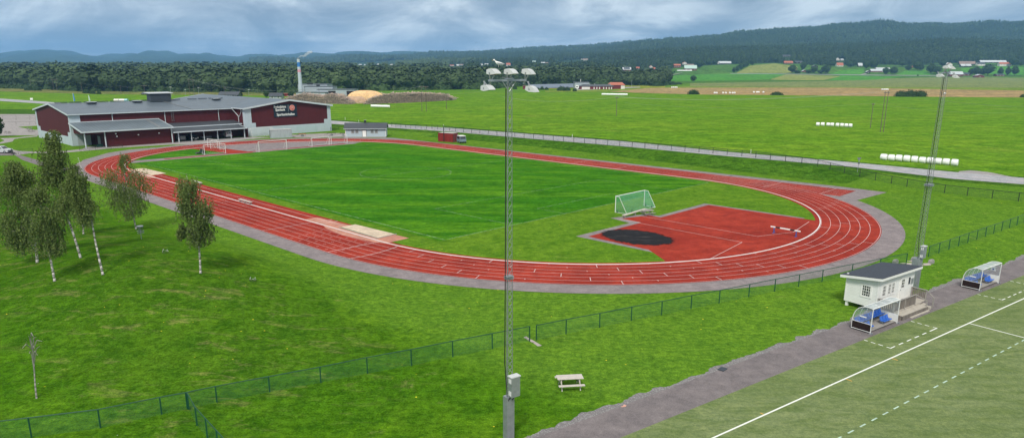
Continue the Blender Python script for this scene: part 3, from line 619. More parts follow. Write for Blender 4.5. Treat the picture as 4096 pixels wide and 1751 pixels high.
# left end
zone('throwing_yard', [(850, 589), (889, 582.5), (1010, 573.5), (1145, 567), (1340, 565), (1452, 568.5), (1400, 575.5), (1250, 587), (1070, 606), (1000, 611), (930, 600)], m_rim, .020)
zone('red_wedge', [(768, 595.5), (800, 590.5), (848, 587), (905, 595), (990, 606), (1016, 610), (924, 615), (900, 611.5)], m_track, .027)
kpoly('cross_strip', [(61.2, 32.0), (57.2, 32.0), (57.6, -27), (61.8, -27)], m_rim, .023)
kpoly('cross_runway', [(60.1, 24.2), (58.9, 24.2), (59.0, -24.5), (60.4, -24.5)], m_track, .029)
# faint chalk lines of the football pitch
mk = MB(); A0, A1, B0, B1 = -47.2, 52.6, -34.2, 30.3; am = (A0 + A1) / 2; bm = (B0 + B1) / 2
def rect(a0, a1, b0, b1, wd=.09):
    for L in ((a0, b0, a1, b0), (a1, b0, a1, b1), (a1, b1, a0, b1), (a0, b1, a0, b0)): kline(*L, wd, .017)
rect(A0, A1, B0, B1, .12); kline(am, B0, am, B1, .1, .0172)
for i in range(48):
    t0, t1 = 2 * math.pi * i / 48, 2 * math.pi * (i + 1) / 48; kline(am + 9.15 * math.cos(t0), bm + 9.15 * math.sin(t0), am + 9.15 * math.cos(t1), bm + 9.15 * math.sin(t1), .1, .0174)
for s_, e_ in ((1, A0), (-1, A1)): rect(e_, e_ + s_ * 16.5, bm - 20.15, bm + 20.15, .09); rect(e_, e_ + s_ * 5.5, bm - 9.16, bm + 9.16, .08)
tag(mk.build('pitch_line', m_chalk), kind='structure')
# yards and paths by the hall
zone('yard_gravel', [(0, 457), (330, 457), (330, 556), (150, 541), (0, 543)], m_yard, .009)
zone('yard_lawn', [(70, 508), (200, 500), (200, 514), (140, 520)], m_lawn, .020)
zone('parking_asphalt', [(-60, 600), (0, 598), (46, 600), (60, 612), (52, 622), (0, 622), (-60, 622)], m_path, .020)
zone('garden_path', [(0, 553), (60, 551), (150, 542), (150, 546), (80, 553), (58, 556), (50, 566), (10, 574), (-40, 578), (-40, 572), (0, 570), (18, 562)], m_yard, .020)
zone('hall_path', [(40, 596), (75, 604), (150, 607), (260, 604), (330, 596), (345, 588), (430, 583), (560, 576), (690, 570), (740, 566), (930, 551), (1010, 549), (1100, 549), (1000, 557), (860, 571), (700, 578), (560, 586), (430, 595), (340, 604), (240, 612), (120, 613), (60, 622), (46, 610)], m_yard, .016)
zone('grey_path', [(58, 620), (78, 620), (150, 640), (230, 664), (310, 672), (315, 690), (240, 680), (150, 660), (90, 640)], m_path, .022)
zone('carport_yard', [(700, 566), (980, 549), (990, 556), (880, 572), (700, 579)], m_yard, .024)
zone('shed_yard', [(1150, 540), (1300, 533), (1395, 533), (1395, 548), (1200, 551), (1160, 550)], m_yard, .014)
zone('house_apron', [(1370, 556), (1560, 551), (1640, 556), (1720, 568), (1560, 566), (1450, 562)], m_rim, .019)
# footpath and artificial turf
def wpoly(name, pts, mat, dz): return tag(MB().poly([W(o_, d_, dz) for o_, d_ in pts]).build(name, mat), kind='structure')
gr_ = np.random.default_rng(5); gn_ = np.convolve(gr_.normal(size=1200), [1, 2, 3, 4, 5, 4, 3, 2, 1], 'same') / 10
gp = [(.48 + .13 * float(gn_[i]) + .10 * math.sin(d_ * .37) + .04 * float(gr_.normal()), d_) for i, d_ in enumerate(np.arange(-25, 90, .16))]
ge_ = MB()
for (o0_, d0_), (o1_, d1_) in zip(gp, gp[1:]): ge_.poly([W(-.1, d0_, .010), W(-.1, d1_, .010), W(o1_, d1_, .010), W(o0_, d0_, .010)])
tag(ge_.build('gravel_edge', m_gravel), kind='structure')
wpoly('footpath', [(0, -30), (0, 90), (-2.95, 90), (-2.95, -30)], m_path, .020)
wpoly('artificial_turf', [(-2.86, -30), (-2.86, 90), (-70, 90), (-70, -30)], m_turf, .026)
mk = MB()
def wl(o0, d0, o1, d1, wd, dz=.032):
    L_ = math.hypot(o1 - o0, d1 - d0); e1, e2 = -(d1 - d0) / L_ * wd / 2, (o1 - o0) / L_ * wd / 2
    mk.poly([W(o0 + e1, d0 + e2, dz), W(o1 + e1, d1 + e2, dz), W(o1 - e1, d1 - e2, dz), W(o0 - e1, d0 - e2, dz)])
wl(-6.0, -30, -6.0, 90, .12); wl(-6.06, 41.2, -40, 41.2, .12)
def area(dc0, dc1):
    for k, (o0, o1) in enumerate(((-2.92, -3.2), (-3.45, -3.8), (-4.05, -4.4), (-4.7, -5.0))):
        wl(o0, dc0, o1, dc0, .10); wl(o0, dc1, o1, dc1, .10)
    wl(-5., dc0 - .05, -5., dc0 + .65, .10, .034)
    x = dc0 + 1.25
    while x < dc1 - .9: wl(-5., x, -5., x + .65, .10); x += 1.25
    wl(-5., dc1 - .65, -5., dc1 + .05, .10, .034)
area(30.3, 37.75); area(50.5, 58.0)
tag(mk.build('turf_line', m_linew), kind='structure'); mk = MB(); x = -6.
while x < 70: wl(-10.25, x, -10.25, x + .62, .10); x += 1.32
tag(mk.build('dashed_turf_line', m_lineg), kind='structure'); mk = MB()
wl(-6.07, 22.2, -6.5, 22.2, .07); wl(-6.07, 28.4, -6.5, 28.4, .07); wl(-5.93, 13.1, -5.7, 13.1, .07); tag(mk.build('orange_turf_mark', m_lineo), kind='structure')
# ------------------------------------------------------------------ floodlight masts
def lattice(mb, w0, w1, z0, z1, step, r, diag):
    n = max(2, int((z1 - z0) / step)); ang = [R(90), R(210), R(330)]
    for i in range(n):
        za, zb = z0 + (z1 - z0) * i / n, z0 + (z1 - z0) * (i + 1) / n
        ra, rb = [(w0 + (w1 - w0) * q / n) / 1.732 for q in (i, i + 1)]
        A = [(ra * math.cos(t), ra * math.sin(t), za) for t in ang]; B = [(rb * math.cos(t), rb * math.sin(t), zb) for t in ang]
        for k in range(3):
            j = (k + 1) % 3; mb[k].tube(A[k], B[k], r, 5, cap=False); diag.tube(A[k], B[j], r * .42, 4, cap=False); diag.tube(A[j], B[k], r * .42, 4, cap=False)
def floodlight(parent, s, o, z, yaw, tilt, scale=1., drop=False):
    # hood profile along the beam direction
    pr = [(0, .03), (0, .25), (.05, .32), (.16, .35), (.30, .345), (.44, .29), (.56, .20), (.66, .10), (.63, .08), (.20, .0)]
    wd = .56; m = Matrix.Translation((s, o, z)) @ Matrix.Rotation(yaw, 4, 'Z') @ Matrix.Rotation(tilt, 4, 'Y') @ Matrix.Scale(scale, 4)
    def tr(p): v = m @ Vector(p); return (v.x, v.y, v.z)
    A = [tr((x, -wd / 2, zz)) for x, zz in pr]; B = [tr((x, wd / 2, zz)) for x, zz in pr]
    h = MB().hull(A, B).build('floodlight', m_lampw, parent)
    MB().add([tr((.20, -.25, -.004)), tr((.62, -.25, .075)), tr((.62, .25, .075)), tr((.20, .25, -.004))], [(0, 1, 2, 3)]).build('glass', m_glass, h)
    g = MB(); g.add([tr((-.10, y, zz)) for y in (-.20, .20) for zz in (.05, .27)] + [tr((.0, y, zz)) for y in (-.24, .24) for zz in (.02, .30)], [(0, 1, 3, 2), (0, 4, 5, 1), (2, 3, 7, 6), (1, 5, 7, 3), (0, 2, 6, 4), (4, 6, 7, 5)]); g.build('ballast_box', m_lampw, h)
    b = MB(); e = .45 if drop else -.50
    for y in (-.31, .31): b.tube(tr((.22, y, .14)), (s + .0, o + (y * .2), z + e), .032, 4)
    b.build('bracket', m_galv, h); return h
def mast(name, loc, yaw, z_sheath, w0, w1, top, lamps, label, box, s_wd, bar, lean=0., beam=-90):
    t = empty(name, loc, yaw); tag(t, label, 'floodlight mast', 'lattice floodlight masts beside the footpath')
    t.rotation_euler = (0, lean, yaw) if lean else (0, 0, yaw)
    mb = [MB(), MB(), MB()]; dg = MB(); lattice(mb, w0, (w0 + w1) / 2, z_sheath - 1.2, top * .5, .36, .021, dg); lattice(mb, (w0 + w1) / 2 * .95, w1, top * .5, top, .42, .018, dg)
    [q_.build('leg_tube', m_galvd, t) for q_ in mb]; dg.build('cross_bracing', m_galv, t)
    s = MB(); hw = s_wd / 2; pts = [(-hw, -hw * .75), (hw, -hw * .75), (hw, hw * .75), (-hw, hw * .75)]
    s.ext(pts, -.2, z_sheath); s.box(0, -hw * .75 - .008, z_sheath / 2, .05, .014, z_sheath - .05); s.build('base_sheath', m_galv, t)
    bz = box; bx = MB().box(.10, -.36, bz, .56, .34, 1.14).build('control_cabinet', m_galv, t)
    MB().box(.10, -.36, bz + .60, .62, .40, .06).build('cabinet_lid', m_lampw, bx)
    for zz in (.36, -.36):
        for yy in (-.44, -.30): MB().box(-.186, yy, bz + zz, .012, .08, .26).build('vent', m_white, bx)
    c = MB(); c.path([(-.15, -.1, z_sheath - .3), (-.24, .05, z_sheath + 2), (-.20, .05, top * .5), (-.16, .05, top - .4)], .028, 5); c.path([(.2, -.35, bz - .58), (.14, -.2, bz - .85), (-.08, -.05, bz - 1.05)], .022, 5)
    c.path([(-.02, -.3, bz - .58), (-.14, -.2, bz - .8), (-.14, -.1, bz - 1.1)], .026, 5); c.build('cable', m_black2, t)
    k = MB(); zc_ = top * .5; 
    for a_ in range(3): k.box(0, 0, zc_ + (a_ - 1) * .07, w0 * 1.15, w0 * .9, .035)
    k.build('joint_collar', m_galv, t)
    b = MB(); b.box((bar[0] + bar[1]) / 2, 0, top, bar[1] - bar[0], .12, .10); b.box(0, 0, top + .08, .34, .3, .05); b.tube((-.35, .12, top + .13), (.3, .12, top + .13), .02, 5)
    b.tube((0, 0, top - .55), (.42, 0, top - .03), .022, 5); b.tube((0, 0, top - .55), (-.42, 0, top - .03), .022, 5); b.build('crossbar', m_galv, t)
    for (x, y, dz, yw, tl, dr) in lamps: floodlight(t, x, y, top + dz, R(yw), R(tl), .82, dr)
    return t
CY0 = 36.
mast('floodlight_mast', (-.16, CY0, 0), PTH, 3.3, .37, .24, 20.15,
     [(-1.05, .16, .28, -72, 4, False), (-.02, .16, .28, -70, 4, False), (1.0, .12, .30, -62, 10, False), (-1.42, .1, -.48, -74, 2, True), (.72, -.55, -.50, -62, 14, True)],
     'tall lattice mast in the centre with five floodlights and a gull on top', 3.98, .50, (-1.2, 1.02))
mast('floodlight_mast', W(1.5, 47.3), PTH, 3.1, .66, .40, 20.35,
     [(-.34, .1, .38, -84, 4, False), (.62, .1, .36, -68, 8, False), (-1.36, .1, -.36, -80, 2, True), (.25, -.5, -.40, -66, 10, True)],
     'lattice floodlight mast rising behind the white hut at the right', 3.75, .82, (-1.0, .85), lean=R(.6))
# gull on the mast
gx, gy, gz = -.62 - .0, CY0 - .50, 20.15 + .62
def gull(loc, rz):
    t = empty('gull', loc, rz); tag(t, 'white and grey gull standing on the upper left floodlight', 'gull')
    mb = MB(); rings = [(-.30, .015, .0, .16), (-.22, .045, .02, .17), (-.10, .075, .06, .185), (.02, .088, .075, .20), (.10, .07, .07, .225), (.15, .042, .045, .27), (.17, .034, .034, .31), (.20, .045, .042, .345), (.235, .038, .036, .35), (.265, .014, .014, .338)]
    V = []; n_ = 10
    for x, ry_, rz_, z in rings:
        rz_ = max(rz_, .012)
        for j in range(n_): q = 2 * math.pi * j / n_; V.append((x, ry_ * math.cos(q), z + rz_ * math.sin(q)))
    fs = [(i * n_ + j, i * n_ + (j + 1) % n_, (i + 1) * n_ + (j + 1) % n_, (i + 1) * n_ + j) for i in range(len(rings) - 1) for j in range(n_)] + [tuple(range(n_))[::-1], tuple(range((len(rings) - 1) * n_, len(rings) * n_))]
    mb.add(V, fs); mb.tube((.0, .03, .13), (.01, .03, 0), .008, 5); mb.tube((.0, -.03, .13), (.01, -.03, 0), .008, 5)
    mb.build('body', m_white, t, True)
    for s in (-1, 1):
        MB().add([(.08, s * .085, .235), (-.05, s * .094, .22), (-.30, s * .05, .165), (-.36, s * .02, .17), (-.20, s * .06, .12), (.02, s * .10, .15)], [(0, 1, 2, 3, 4, 5)]).build('wing', simple('gull_grey', (.30, .33, .36), .8), t)
    MB().tube((.255, 0, .338), (.315, 0, .325), .012, 5, .004).build('beak', simple('gull_beak', (.7, .45, .1), .5), t)
gull((-.66, CY0 - .75, 20.76), R(178))

# ------------------------------------------------------------------ fences
def fence(name, px, label, hgt=1.25, mat=m_greenpost, net=m_chain, pr=.045, group='chain-link fences round the sports ground', world=False, spacing=None, rail=True, cat='fence'):
    pts = [Vector(p) if world else Vector(T(*p)) for p in px]
    if spacing:
        L = [0]
        for a_, b_ in zip(pts, pts[1:]): L.append(L[-1] + (b_ - a_).length)
        n_ = max(1, round(L[-1] / spacing)); q = []
        for i in range(n_ + 1):
            s = L[-1] * i / n_; j = min(max(int(np.searchsorted(L, s)) - 1, 0), len(pts) - 2); u = (s - L[j]) / max(1e-6, L[j + 1] - L[j]); v = pts[j].lerp(pts[j + 1], u); q.append(Vector((v.x, v.y, float(terr(v.x, v.y)))))
        pts = q
    o = pts[0]; t = empty(name, o); tag(t, label, cat, group); loc = [p - o for p in pts]
    for p in loc:
        mb = MB().tube(p - Vector((0, 0, .1)), p + Vector((0, 0, hgt)), pr, 6); mb.build('post', mat, t)
    if rail: MB().path([tuple(p + Vector((0, 0, hgt))) for p in loc], pr * .75, 5).build('top_rail', mat, t)
    if net:
        mb = MB()
        for a_, b_ in zip(loc, loc[1:]): mb.poly([a_ + Vector((0, 0, .02)), b_ + Vector((0, 0, .02)), b_ + Vector((0, 0, hgt - .02)), a_ + Vector((0, 0, hgt - .02))])
        mb.build('wire_mesh', net, t)
    return t
e0 = Vector(G(126.5, 1748)); e1 = Vector(G(403, 1713)); ext = e0 - (e1 - e0); ext2 = ext - (e1 - e0)
F1 = [ext2, ext, e0, e1] + [Vector(G(*p)) for p in ((751, 1642), (869, 1616), (1080, 1575), (1284, 1535), (1470, 1495), (1646, 1461), (1811, 1426), (1969, 1394), (2118, 1364))]
F1.insert(4, Vector(G(648, 1662)))
fence('chain_link_fence', F1, 'green chain-link fence across the lawn, left of the paved gap', world=True)
gw = Vector(G(3624, 1057)); g0 = Vector(G(3287.5, 1127)); g9 = [g0.lerp(gw, i / 3) for i in (1, 2, 3)]
F2 = [Vector(G(*p)) for p in ((2145, 1360), (2264, 1335), (2398, 1309), (2525, 1282), (2646, 1259), (2764, 1234), (2876.5, 1212), (2995, 1187), (3098, 1165), (3194, 1146), (3287.5, 1127))] + g9
fence('chain_link_fence', F2, 'green chain-link fence from the paved gap to behind the white hut', world=True)
p0 = Vector(G(751, 1642)) + Vector((.12, -.05, 0)); p1 = Vector(G(789, 1703)); p2 = Vector(G(830, 1750)); st_ = p2 - p1
fence('chain_link_fence', [p0, p1, p2, p2 + st_, p2 + 2 * st_, p2 + 3 * st_], 'short green fence branching off towards the viewer at lower left', world=True)
r0 = Vector(G(3713, 1027)); r1 = Vector(G(4096, 891)); n_ = 11
fence('chain_link_fence', [r0.lerp(r1, i / n_) for i in range(n_ + 5)], 'green chain-link fence running to the right edge beyond the right mast', world=True)
F5 = [(1565, 507), (1821, 527), (2356, 575.5), (2809, 612), (2971, 627), (3023, 633), (3170, 651), (3257.6, 663), (3322, 680), (3390, 697), (3457, 712), (3507, 723), (3558, 733), (3610, 744), (3662, 753), (3808, 777), (3894, 786), (3980, 796), (4080, 806), (4180, 818)]
fence('roadside_fence', F5, 'long dark wire fence along the road behind the oval', 1.4, m_darkpost, m_chaind, .06, spacing=3.6)
fence('roadside_fence', [(1323, 525), (1356, 521)], 'short piece of dark fence between the hall and the pale hut', 1.3, m_darkpost, m_chaind)
fence('wire_fence', [(320, 604), (384, 603), (445, 599.5), (492, 593)], 'low dark fence in front of the red annex', 1.1, m_darkpost, m_chaind, .025)
fence('wire_fence', [(73.5, 617.5), (133, 613)], 'short dark fence beside the garden gate', 1.1, m_darkpost, m_chaind, .025)
fence('garden_gate', [(47, 612), (53, 620)], 'open dark steel gate by the silver car', 1.2, m_darkpost, m_darkpost, .03, group=None, cat='gate')
fence('wire_fence', [(-40, 622), (46, 618)], 'low dark fence in front of the silver car', .5, m_darkpost, None, .025)
for i, (y0, sp) in enumerate(((471, 58), (482, 54), (500, 44))):
    fence('guard_rail', [(-30, y0 - 1), (10, y0), (65, y0 - .4), (120, y0 - 1), (142, y0 - 1.5)], ['upper', 'middle', 'lower'][i] + ' long low rail across the gravel yard at the left edge', .8 if i < 2 else 1.1, m_woodg if i < 2 else m_darkpost, None, .09 if i < 2 else .03, group='rails on the gravel yard')
# slabs in the gap, inspection cover, concrete feet
def slabs(px, label):
    t = None; o = Vector(G(*px[0][0])); t = empty('stepping_slabs', o); tag(t, label, 'paving slabs')
    for q in px: MB().ext([tuple((Vector(G(*p)) - o)[:2]) for p in q], .0, .045).build('slab', m_slab, t)
slabs([[(2095, 1349), (2106, 1346), (2111, 1350), (2100, 1353)], [(2104, 1354), (2113, 1351), (2122, 1357), (2112, 1360)], [(2114, 1361), (2124, 1358), (2140, 1366), (2128, 1369)], [(2132, 1370), (2141, 1367), (2166, 1382), (2150, 1384)]], 'row of pale slabs in the fence opening')
mb = MB(); c0 = Vector(G(2890, 1477)); mb.box(0, 0, .03, .62, .46, .08, PTH + .2); tag(mb.build('drain_cover', m_darkbox), 'dark drain cover at the gravel edge of the footpath', 'drain cover').location = c0
mb = MB(); mb.box(0, 0, .02, .3, .12, .03, .3); mb.box(.1, .1, .03, .14, .16, .04, 1.); o = mb.build('paper_litter', simple('orange_litter', (.62, .34, .26), .8, .4, 8.)); o.location = G(2494, 1625); tag(o, 'small orange and white scrap on the gravel edge', 'litter')
for (x, y, lb) in ((3581, 1050, 'left'), (3655, 1040, 'middle'), (3724, 1050, 'right')):
    t = empty('concrete_anchor', G(x, y + 3), .6); tag(t, {'left': 'grey concrete anchor block behind the hut roof', 'middle': 'grey concrete anchor block just left of the mast cabinet', 'right': 'grey concrete anchor block right of the mast cabinet'}[lb], 'concrete block', 'concrete anchors round the right mast')
    m = MB(); m.ext([(-.3, -.2), (.3, -.2), (.3, .2), (-.3, .2)], 0, .3); m.hull([(-.3, -.2, .3), (-.06, -.2, .3), (-.06, .2, .3), (-.3, .2, .3)], [(-.22, -.13, .46), (-.08, -.13, .46), (-.08, .13, .46), (-.22, .13, .46)])
    m.hull([(.06, -.2, .3), (.3, -.2, .3), (.3, .2, .3), (.06, .2, .3)], [(.08, -.13, .46), (.22, -.13, .46), (.22, .13, .46), (.08, .13, .46)]); m.build('block', m_conc, t)
slabs([[(3600, 1052), (3650, 1053), (3700, 1062), (3660, 1062)], [(3625, 1044), (3660, 1043), (3690, 1049), (3660, 1050)], [(3690, 1054), (3720, 1053), (3724, 1060), (3698, 1062)]], 'loose pale slabs on the grass round the right mast')

# ------------------------------------------------------------------ picnic tables, benches, hurdle
def picnic(loc, rz, label, mat, s=1.):
    t = empty('picnic_table', loc, rz, (s, s, s)); tag(t, label, 'picnic table', 'picnic tables')
    m = MB()
    for i in range(5): m.box(0, -.29 + .145 * i, .74, 1.75, .135, .04)
    m.build('tabletop', mat, t)
    for y in (-.72, .72): MB().box(0, y, .44, 1.75, .25, .04).build('seat', mat, t)
    for x in (-.62, .62):
        m = MB(); m.tube((x, -.60, 0), (x, -.18, .72), .04, 4); m.tube((x, .60, 0), (x, .18, .72), .04, 4); m.box(x, 0, .39, .05, 1.6, .09); m.build('leg_frame', mat, t)
    m = MB(); m.tube((-.6, 0, .4), (-.15, 0, .7), .025, 4); m.tube((.6, 0, .4), (.15, 0, .7), .025, 4); m.build('brace', m_black2, t)
    return t
picnic(G(2278, 1547), R(7), 'pale picnic table alone on the lawn right of the central mast', m_wood)
picnic(G(2590, 861), R(20), 'grey picnic table at the corner of the red apron behind the bench', m_woodg, 1.0)
picnic(G(30, 534), R(10), 'picnic table on the gravel play yard at the left edge', m_woodg); picnic(G(125, 528), R(60), 'picnic table by the far corner of the hall', m_woodg); picnic(G(118, 519), R(20), 'rearmost picnic table left of the hall', m_woodg)
def bench(p0, p1, label, mat, legs=3, wdt=.42):
    a_, b_ = Vector(p0), Vector(p1); L = (b_ - a_).length; mid = (a_ + b_) / 2; t = empty('bench', mid, math.atan2(b_.y - a_.y, b_.x - a_.x)); tag(t, label, 'bench', 'low benches beside the infield')
    m = MB(); m.box(0, -wdt / 4 - .01, .45, L, wdt / 2 - .01, .06); m.box(0, wdt / 4 + .01, .45, L, wdt / 2 - .01, .06); m.build('seat', mat, t)
    for i in range(legs):
        x = -L / 2 + .35 + (L - .7) * i / (legs - 1); m = MB(); m.box(x, -.13, .21, .16, .08, .42); m.box(x, .13, .21, .16, .08, .42); m.build('leg', m_woodg, t)
bench(G(958, 807), G(1006, 820), 'white bench standing on the long-jump runway', m_wood)
bench(G(770, 730), G(806, 741), 'white bench on the infield grass beside the tall pale birch top', m_wood, 2)
bench(G(2492, 874), G(2583, 846), 'long pale bench behind the green-netted goal', m_wood, 3)
a_, b_ = Vector(G(3097, 932)), Vector(G(3182, 947)); t = empty('steeplechase_barrier', (a_ + b_) / 2, math.atan2(b_.y - a_.y, b_.x - a_.x)); tag(t, 'white and black steeplechase barrier on blue legs', 'hurdle')
L = 3.96; cols = [(-1.98, -1.32, 0), (-1.32, -.7, 1), (-.7, .66, 0), (.66, 1.26, 1), (1.26, 1.98, 0)]
for x0, x1, k in cols: MB().box((x0 + x1) / 2, 0, .80, x1 - x0, .14, .15).build('beam_section', m_black2 if k else m_white, t)
for x in (-1.5, 1.48): m = MB(); m.box(x, 0, .37, .11, .11, .74); m.box(x, 0, .03, .12, .7, .06); m.build('leg', m_blue, t)
MB().tube((1.9, .05, .80), (2.0, .05, .80), .05, 6).build('end_cap', m_goal, t)

# ------------------------------------------------------------------ goals
def goal(pL, pR, h, depth, label, net, group='football goals', top_d=None, r=.06, side=1, fr=m_goal, wheels=False, cat='goal'):
    a_, b_ = Vector(pL), Vector(pR); d = b_ - a_; L = d.length; t = empty('football_goal', a_, math.atan2(d.y, d.x)); tag(t, label, cat, group)
    td = depth * .3 if top_d is None else top_d; s = side; h0 = h
    for x in (0, L): MB().tube((x, 0, 0), (x, 0, h), r, 8).build('post', fr, t)
    MB().tube((-r, 0, h), (L + r, 0, h), r, 8).build('crossbar', fr, t)
    m = MB()
    for x in (0, L): m.path([(x, 0, h), (x, s * td, h - .03), (x, s * depth, .06), (x, 0, .06)], r * .5, 5)
    m.tube((0, s * depth, .06), (L, s * depth, .06), r * .5, 5); m.build('rear_frame', fr, t)
    if net:
        m = MB(); m.poly([(0, 0, h), (L, 0, h), (L, s * td, h - .05), (0, s * td, h - .05)]); m.poly([(0, s * td, h - .05), (L, s * td, h - .05), (L, s * depth, .05), (0, s * depth, .05)])
        for x in (0.002, L - .002): m.poly([(x, 0, h), (x, s * td, h - .05), (x, s * depth, .05), (x, 0, .05)])
        m.build('net', net, t)
    if wheels:
        for x, y in ((.05, s * .35), (L - .05, s * .35), (L * .18, s * (depth - .05)), (L * .88, s * (depth - .05))): m = MB(); m.tube((x, y - .03, .14), (x, y + .03, .14), .14, 10); m.path([(x, y, .14), (x, y, .5), (x + .15, y, .55)], .03, 5); m.build('wheel', m_rubber, t)
    return t
goal(G(2461, 850), G(2576, 823), 2.44, 2.05, 'goal with a green net standing on the infield by the red apron', m_netg, wheels=True, side=-1)
goal(G(819, 619), G(903, 613), 2.3, 1.9, 'white goal at the corner of the pitch beside the mower', m_nett, side=1)
goal(G(1037, 608), G(1148, 598), 2.5, 1.7, 'wide white goal on the grey throwing yard, second from the left', m_nett, side=1, top_d=.3)
goal(G(1249, 587), G(1318, 580), 2.3, 1.6, 'white goal third from the left at the edge of the grey yard', m_nett, side=1, top_d=.3)
goal(G(1326, 579), G(1389, 573), 2.3, 1.6, 'rightmost white goal in front of the pale hut', m_nett, side=1, top_d=.3)
goal(G(832, 589), G(871, 594), 2.2, 1.4, 'rear one of two small goals turned sideways beside the mower', m_nett, side=1)
goal(G(843, 595), G(880, 599), 2.0, 1.4, 'front one of two small goals turned sideways beside the mower', m_nett, side=1)
goal(K(97.0, -14.9), K(97.6, -22.3), 2.55, 1.5, 'large white-netted goal parked against the hall wall', m_netw, side=-1, top_d=.8)
goal(K(98.6, -31.5), K(98.6, -38.2), 2.3, 1.4, 'pale green net goal folded against the grey wall base', m_netgp, side=-1, top_d=.7, r=.02, fr=m_netgp)

# ------------------------------------------------------------------ buildings of the club
def window(parent, c, wd, ht, nx_, nz, face='y', out=-1, fr=m_white, pane=m_glass, trim=None, t=.04, tw=.10):
    """c = centre on the wall plane; face 'y' = wall along x looking along out*y; 'x' = wall along y looking along out*x"""
    def bx(mb, u, v, du, dv, d0, d1):
        dm, dd = (d0 + d1) / 2 * out, abs(d1 - d0)
        if face == 'y': mb.box(c[0] + u, c[1] + dm, c[2] + v, du, dd, dv)
        else: mb.box(c[0] + dm, c[1] + u, c[2] + v, dd, du, dv)
    root = MB()
    for s in (-1, 1): bx(root, s * (wd / 2 + tw / 2), 0, tw, ht + 2 * tw, .0, t); bx(root, 0, s * (ht / 2 + tw / 2), wd, tw, .0, t)
    w_ = root.build('window', trim or fr, parent)
    g = MB(); bx(g, 0, 0, wd, ht, .0, t * .35); g.build('pane', pane, w_)
    b = MB(); bw = .035
    for i in range(1, nx_): bx(b, -wd / 2 + wd * i / nx_, 0, bw, ht, t * .36, t * .8)
    for i in range(1, nz): bx(b, 0, -ht / 2 + ht * i / nz, wd, bw, t * .36, t * .75)
    for s in (-1, 1): bx(b, s * (wd / 2 - .03), 0, .06, ht, t * .36, t * .9); bx(b, 0, s * (ht / 2 - .03), wd - .12, .06, t * .36, t * .9)
    b.build('glazing_bars', fr, w_); return w_
t = empty('wooden_hut', W(-.15, 37.2), PTH); tag(t, 'white weatherboard hut with sloping dark felt roof beside the footpath', 'hut'); HUT = t
LX, LY = 6.2, 2.95
m = MB(); m.hull([(0, 0, .45), (LX, 0, .45), (LX, 0, 3.18), (0, 0, 3.18)], [(0, LY, .45), (LX, LY, .45), (LX, LY, 2.78), (0, LY, 2.78)]); m.build('wall', m_whiteboard, t)
m = MB()
for x, y in ((.06, .06), (.06, LY - .06), (LX - .06, .06)): m.box(x + (-.03 if x < 1 else .03), y, 1.75, .12, .14, 2.55)
m.build('corner_trim', m_white, t)
m = MB(); m.slab([(-.42, -.42, 3.36), (LX + .42, -.42, 3.36), (LX + .42, LY + .36, 2.90), (-.42, LY + .36, 2.90)], .05); rf = m.build('roof', m_felt, t)
m = MB(); m.hull([(-.44, -.44, 3.10), (LX + .44, -.44, 3.10), (LX + .44, -.40, 3.10), (-.44, -.40, 3.10)], [(-.44, -.44, 3.31), (LX + .44, -.44, 3.31), (LX + .44, -.40, 3.31), (-.44, -.40, 3.31)])
m.hull([(-.44, -.40, 3.09), (-.40, -.40, 3.09), (-.40, LY + .38, 2.62), (-.44, LY + .38, 2.62)], [(-.44, -.40, 3.31), (-.40, -.40, 3.31), (-.40, LY + .38, 2.845), (-.44, LY + .38, 2.845)])
m.hull([(LX + .40, -.40, 3.09), (LX + .44, -.40, 3.09), (LX + .44, LY + .38, 2.62), (LX + .40, LY + .38, 2.62)], [(LX + .40, -.40, 3.31), (LX + .44, -.40, 3.31), (LX + .44, LY + .38, 2.845), (LX + .40, LY + .38, 2.845)]); m.build('bargeboard', m_white, rf)
for i, (x, y) in enumerate(((.2, LY - .2), (.2, .2), (LX / 2, LY - .2), (LX / 2, .2), (LX - .2, .2), (LX - .2, LY - .2))): MB().box(x, y, .2, .22, .22, .52).build('foundation_post', m_white if i == 0 else m_conc, t)
window(t, (0, 1.05, 1.82), .80, 1.02, 4, 4, 'x', -1)
window(t, (.95, 0, 1.92), .58, 1.0, 3, 3, 'y', -1); window(t, (1.85, 0, 1.92), .50, 1.0, 3, 3, 'y', -1); window(t, (2.5, 0, 1.92), .50, 1.0, 3, 3, 'y', -1)
m = MB(); m.box(4.15, -.03, 1.62, .95, .06, 2.1); d_ = m.build('door', m_white, t); m = MB(); m.box(4.15, -.065, 2.05, .42, .012, .74); m.build('door_glass', m_glass, d_)
m = MB(); m.box(4.15, -.075, 2.05, .04, .02, .74); m.box(4.15, -.074, 1.92, .42, .02, .04); m.box(4.15, -.074, 2.18, .42, .02, .04); m.build('glazing_bars', m_white, d_); MB().box(3.78, -.09, 1.5, .14, .05, .03).build('handle', m_galv, d_)
m = MB(); m.box(5.35, -.04, 2.1, .22, .05, .6); m.build('notice_board', m_darkbox, t); MB().box(5.85, -.05, 2.0, .3, .09, .5).build('wall_box', m_galv, t)
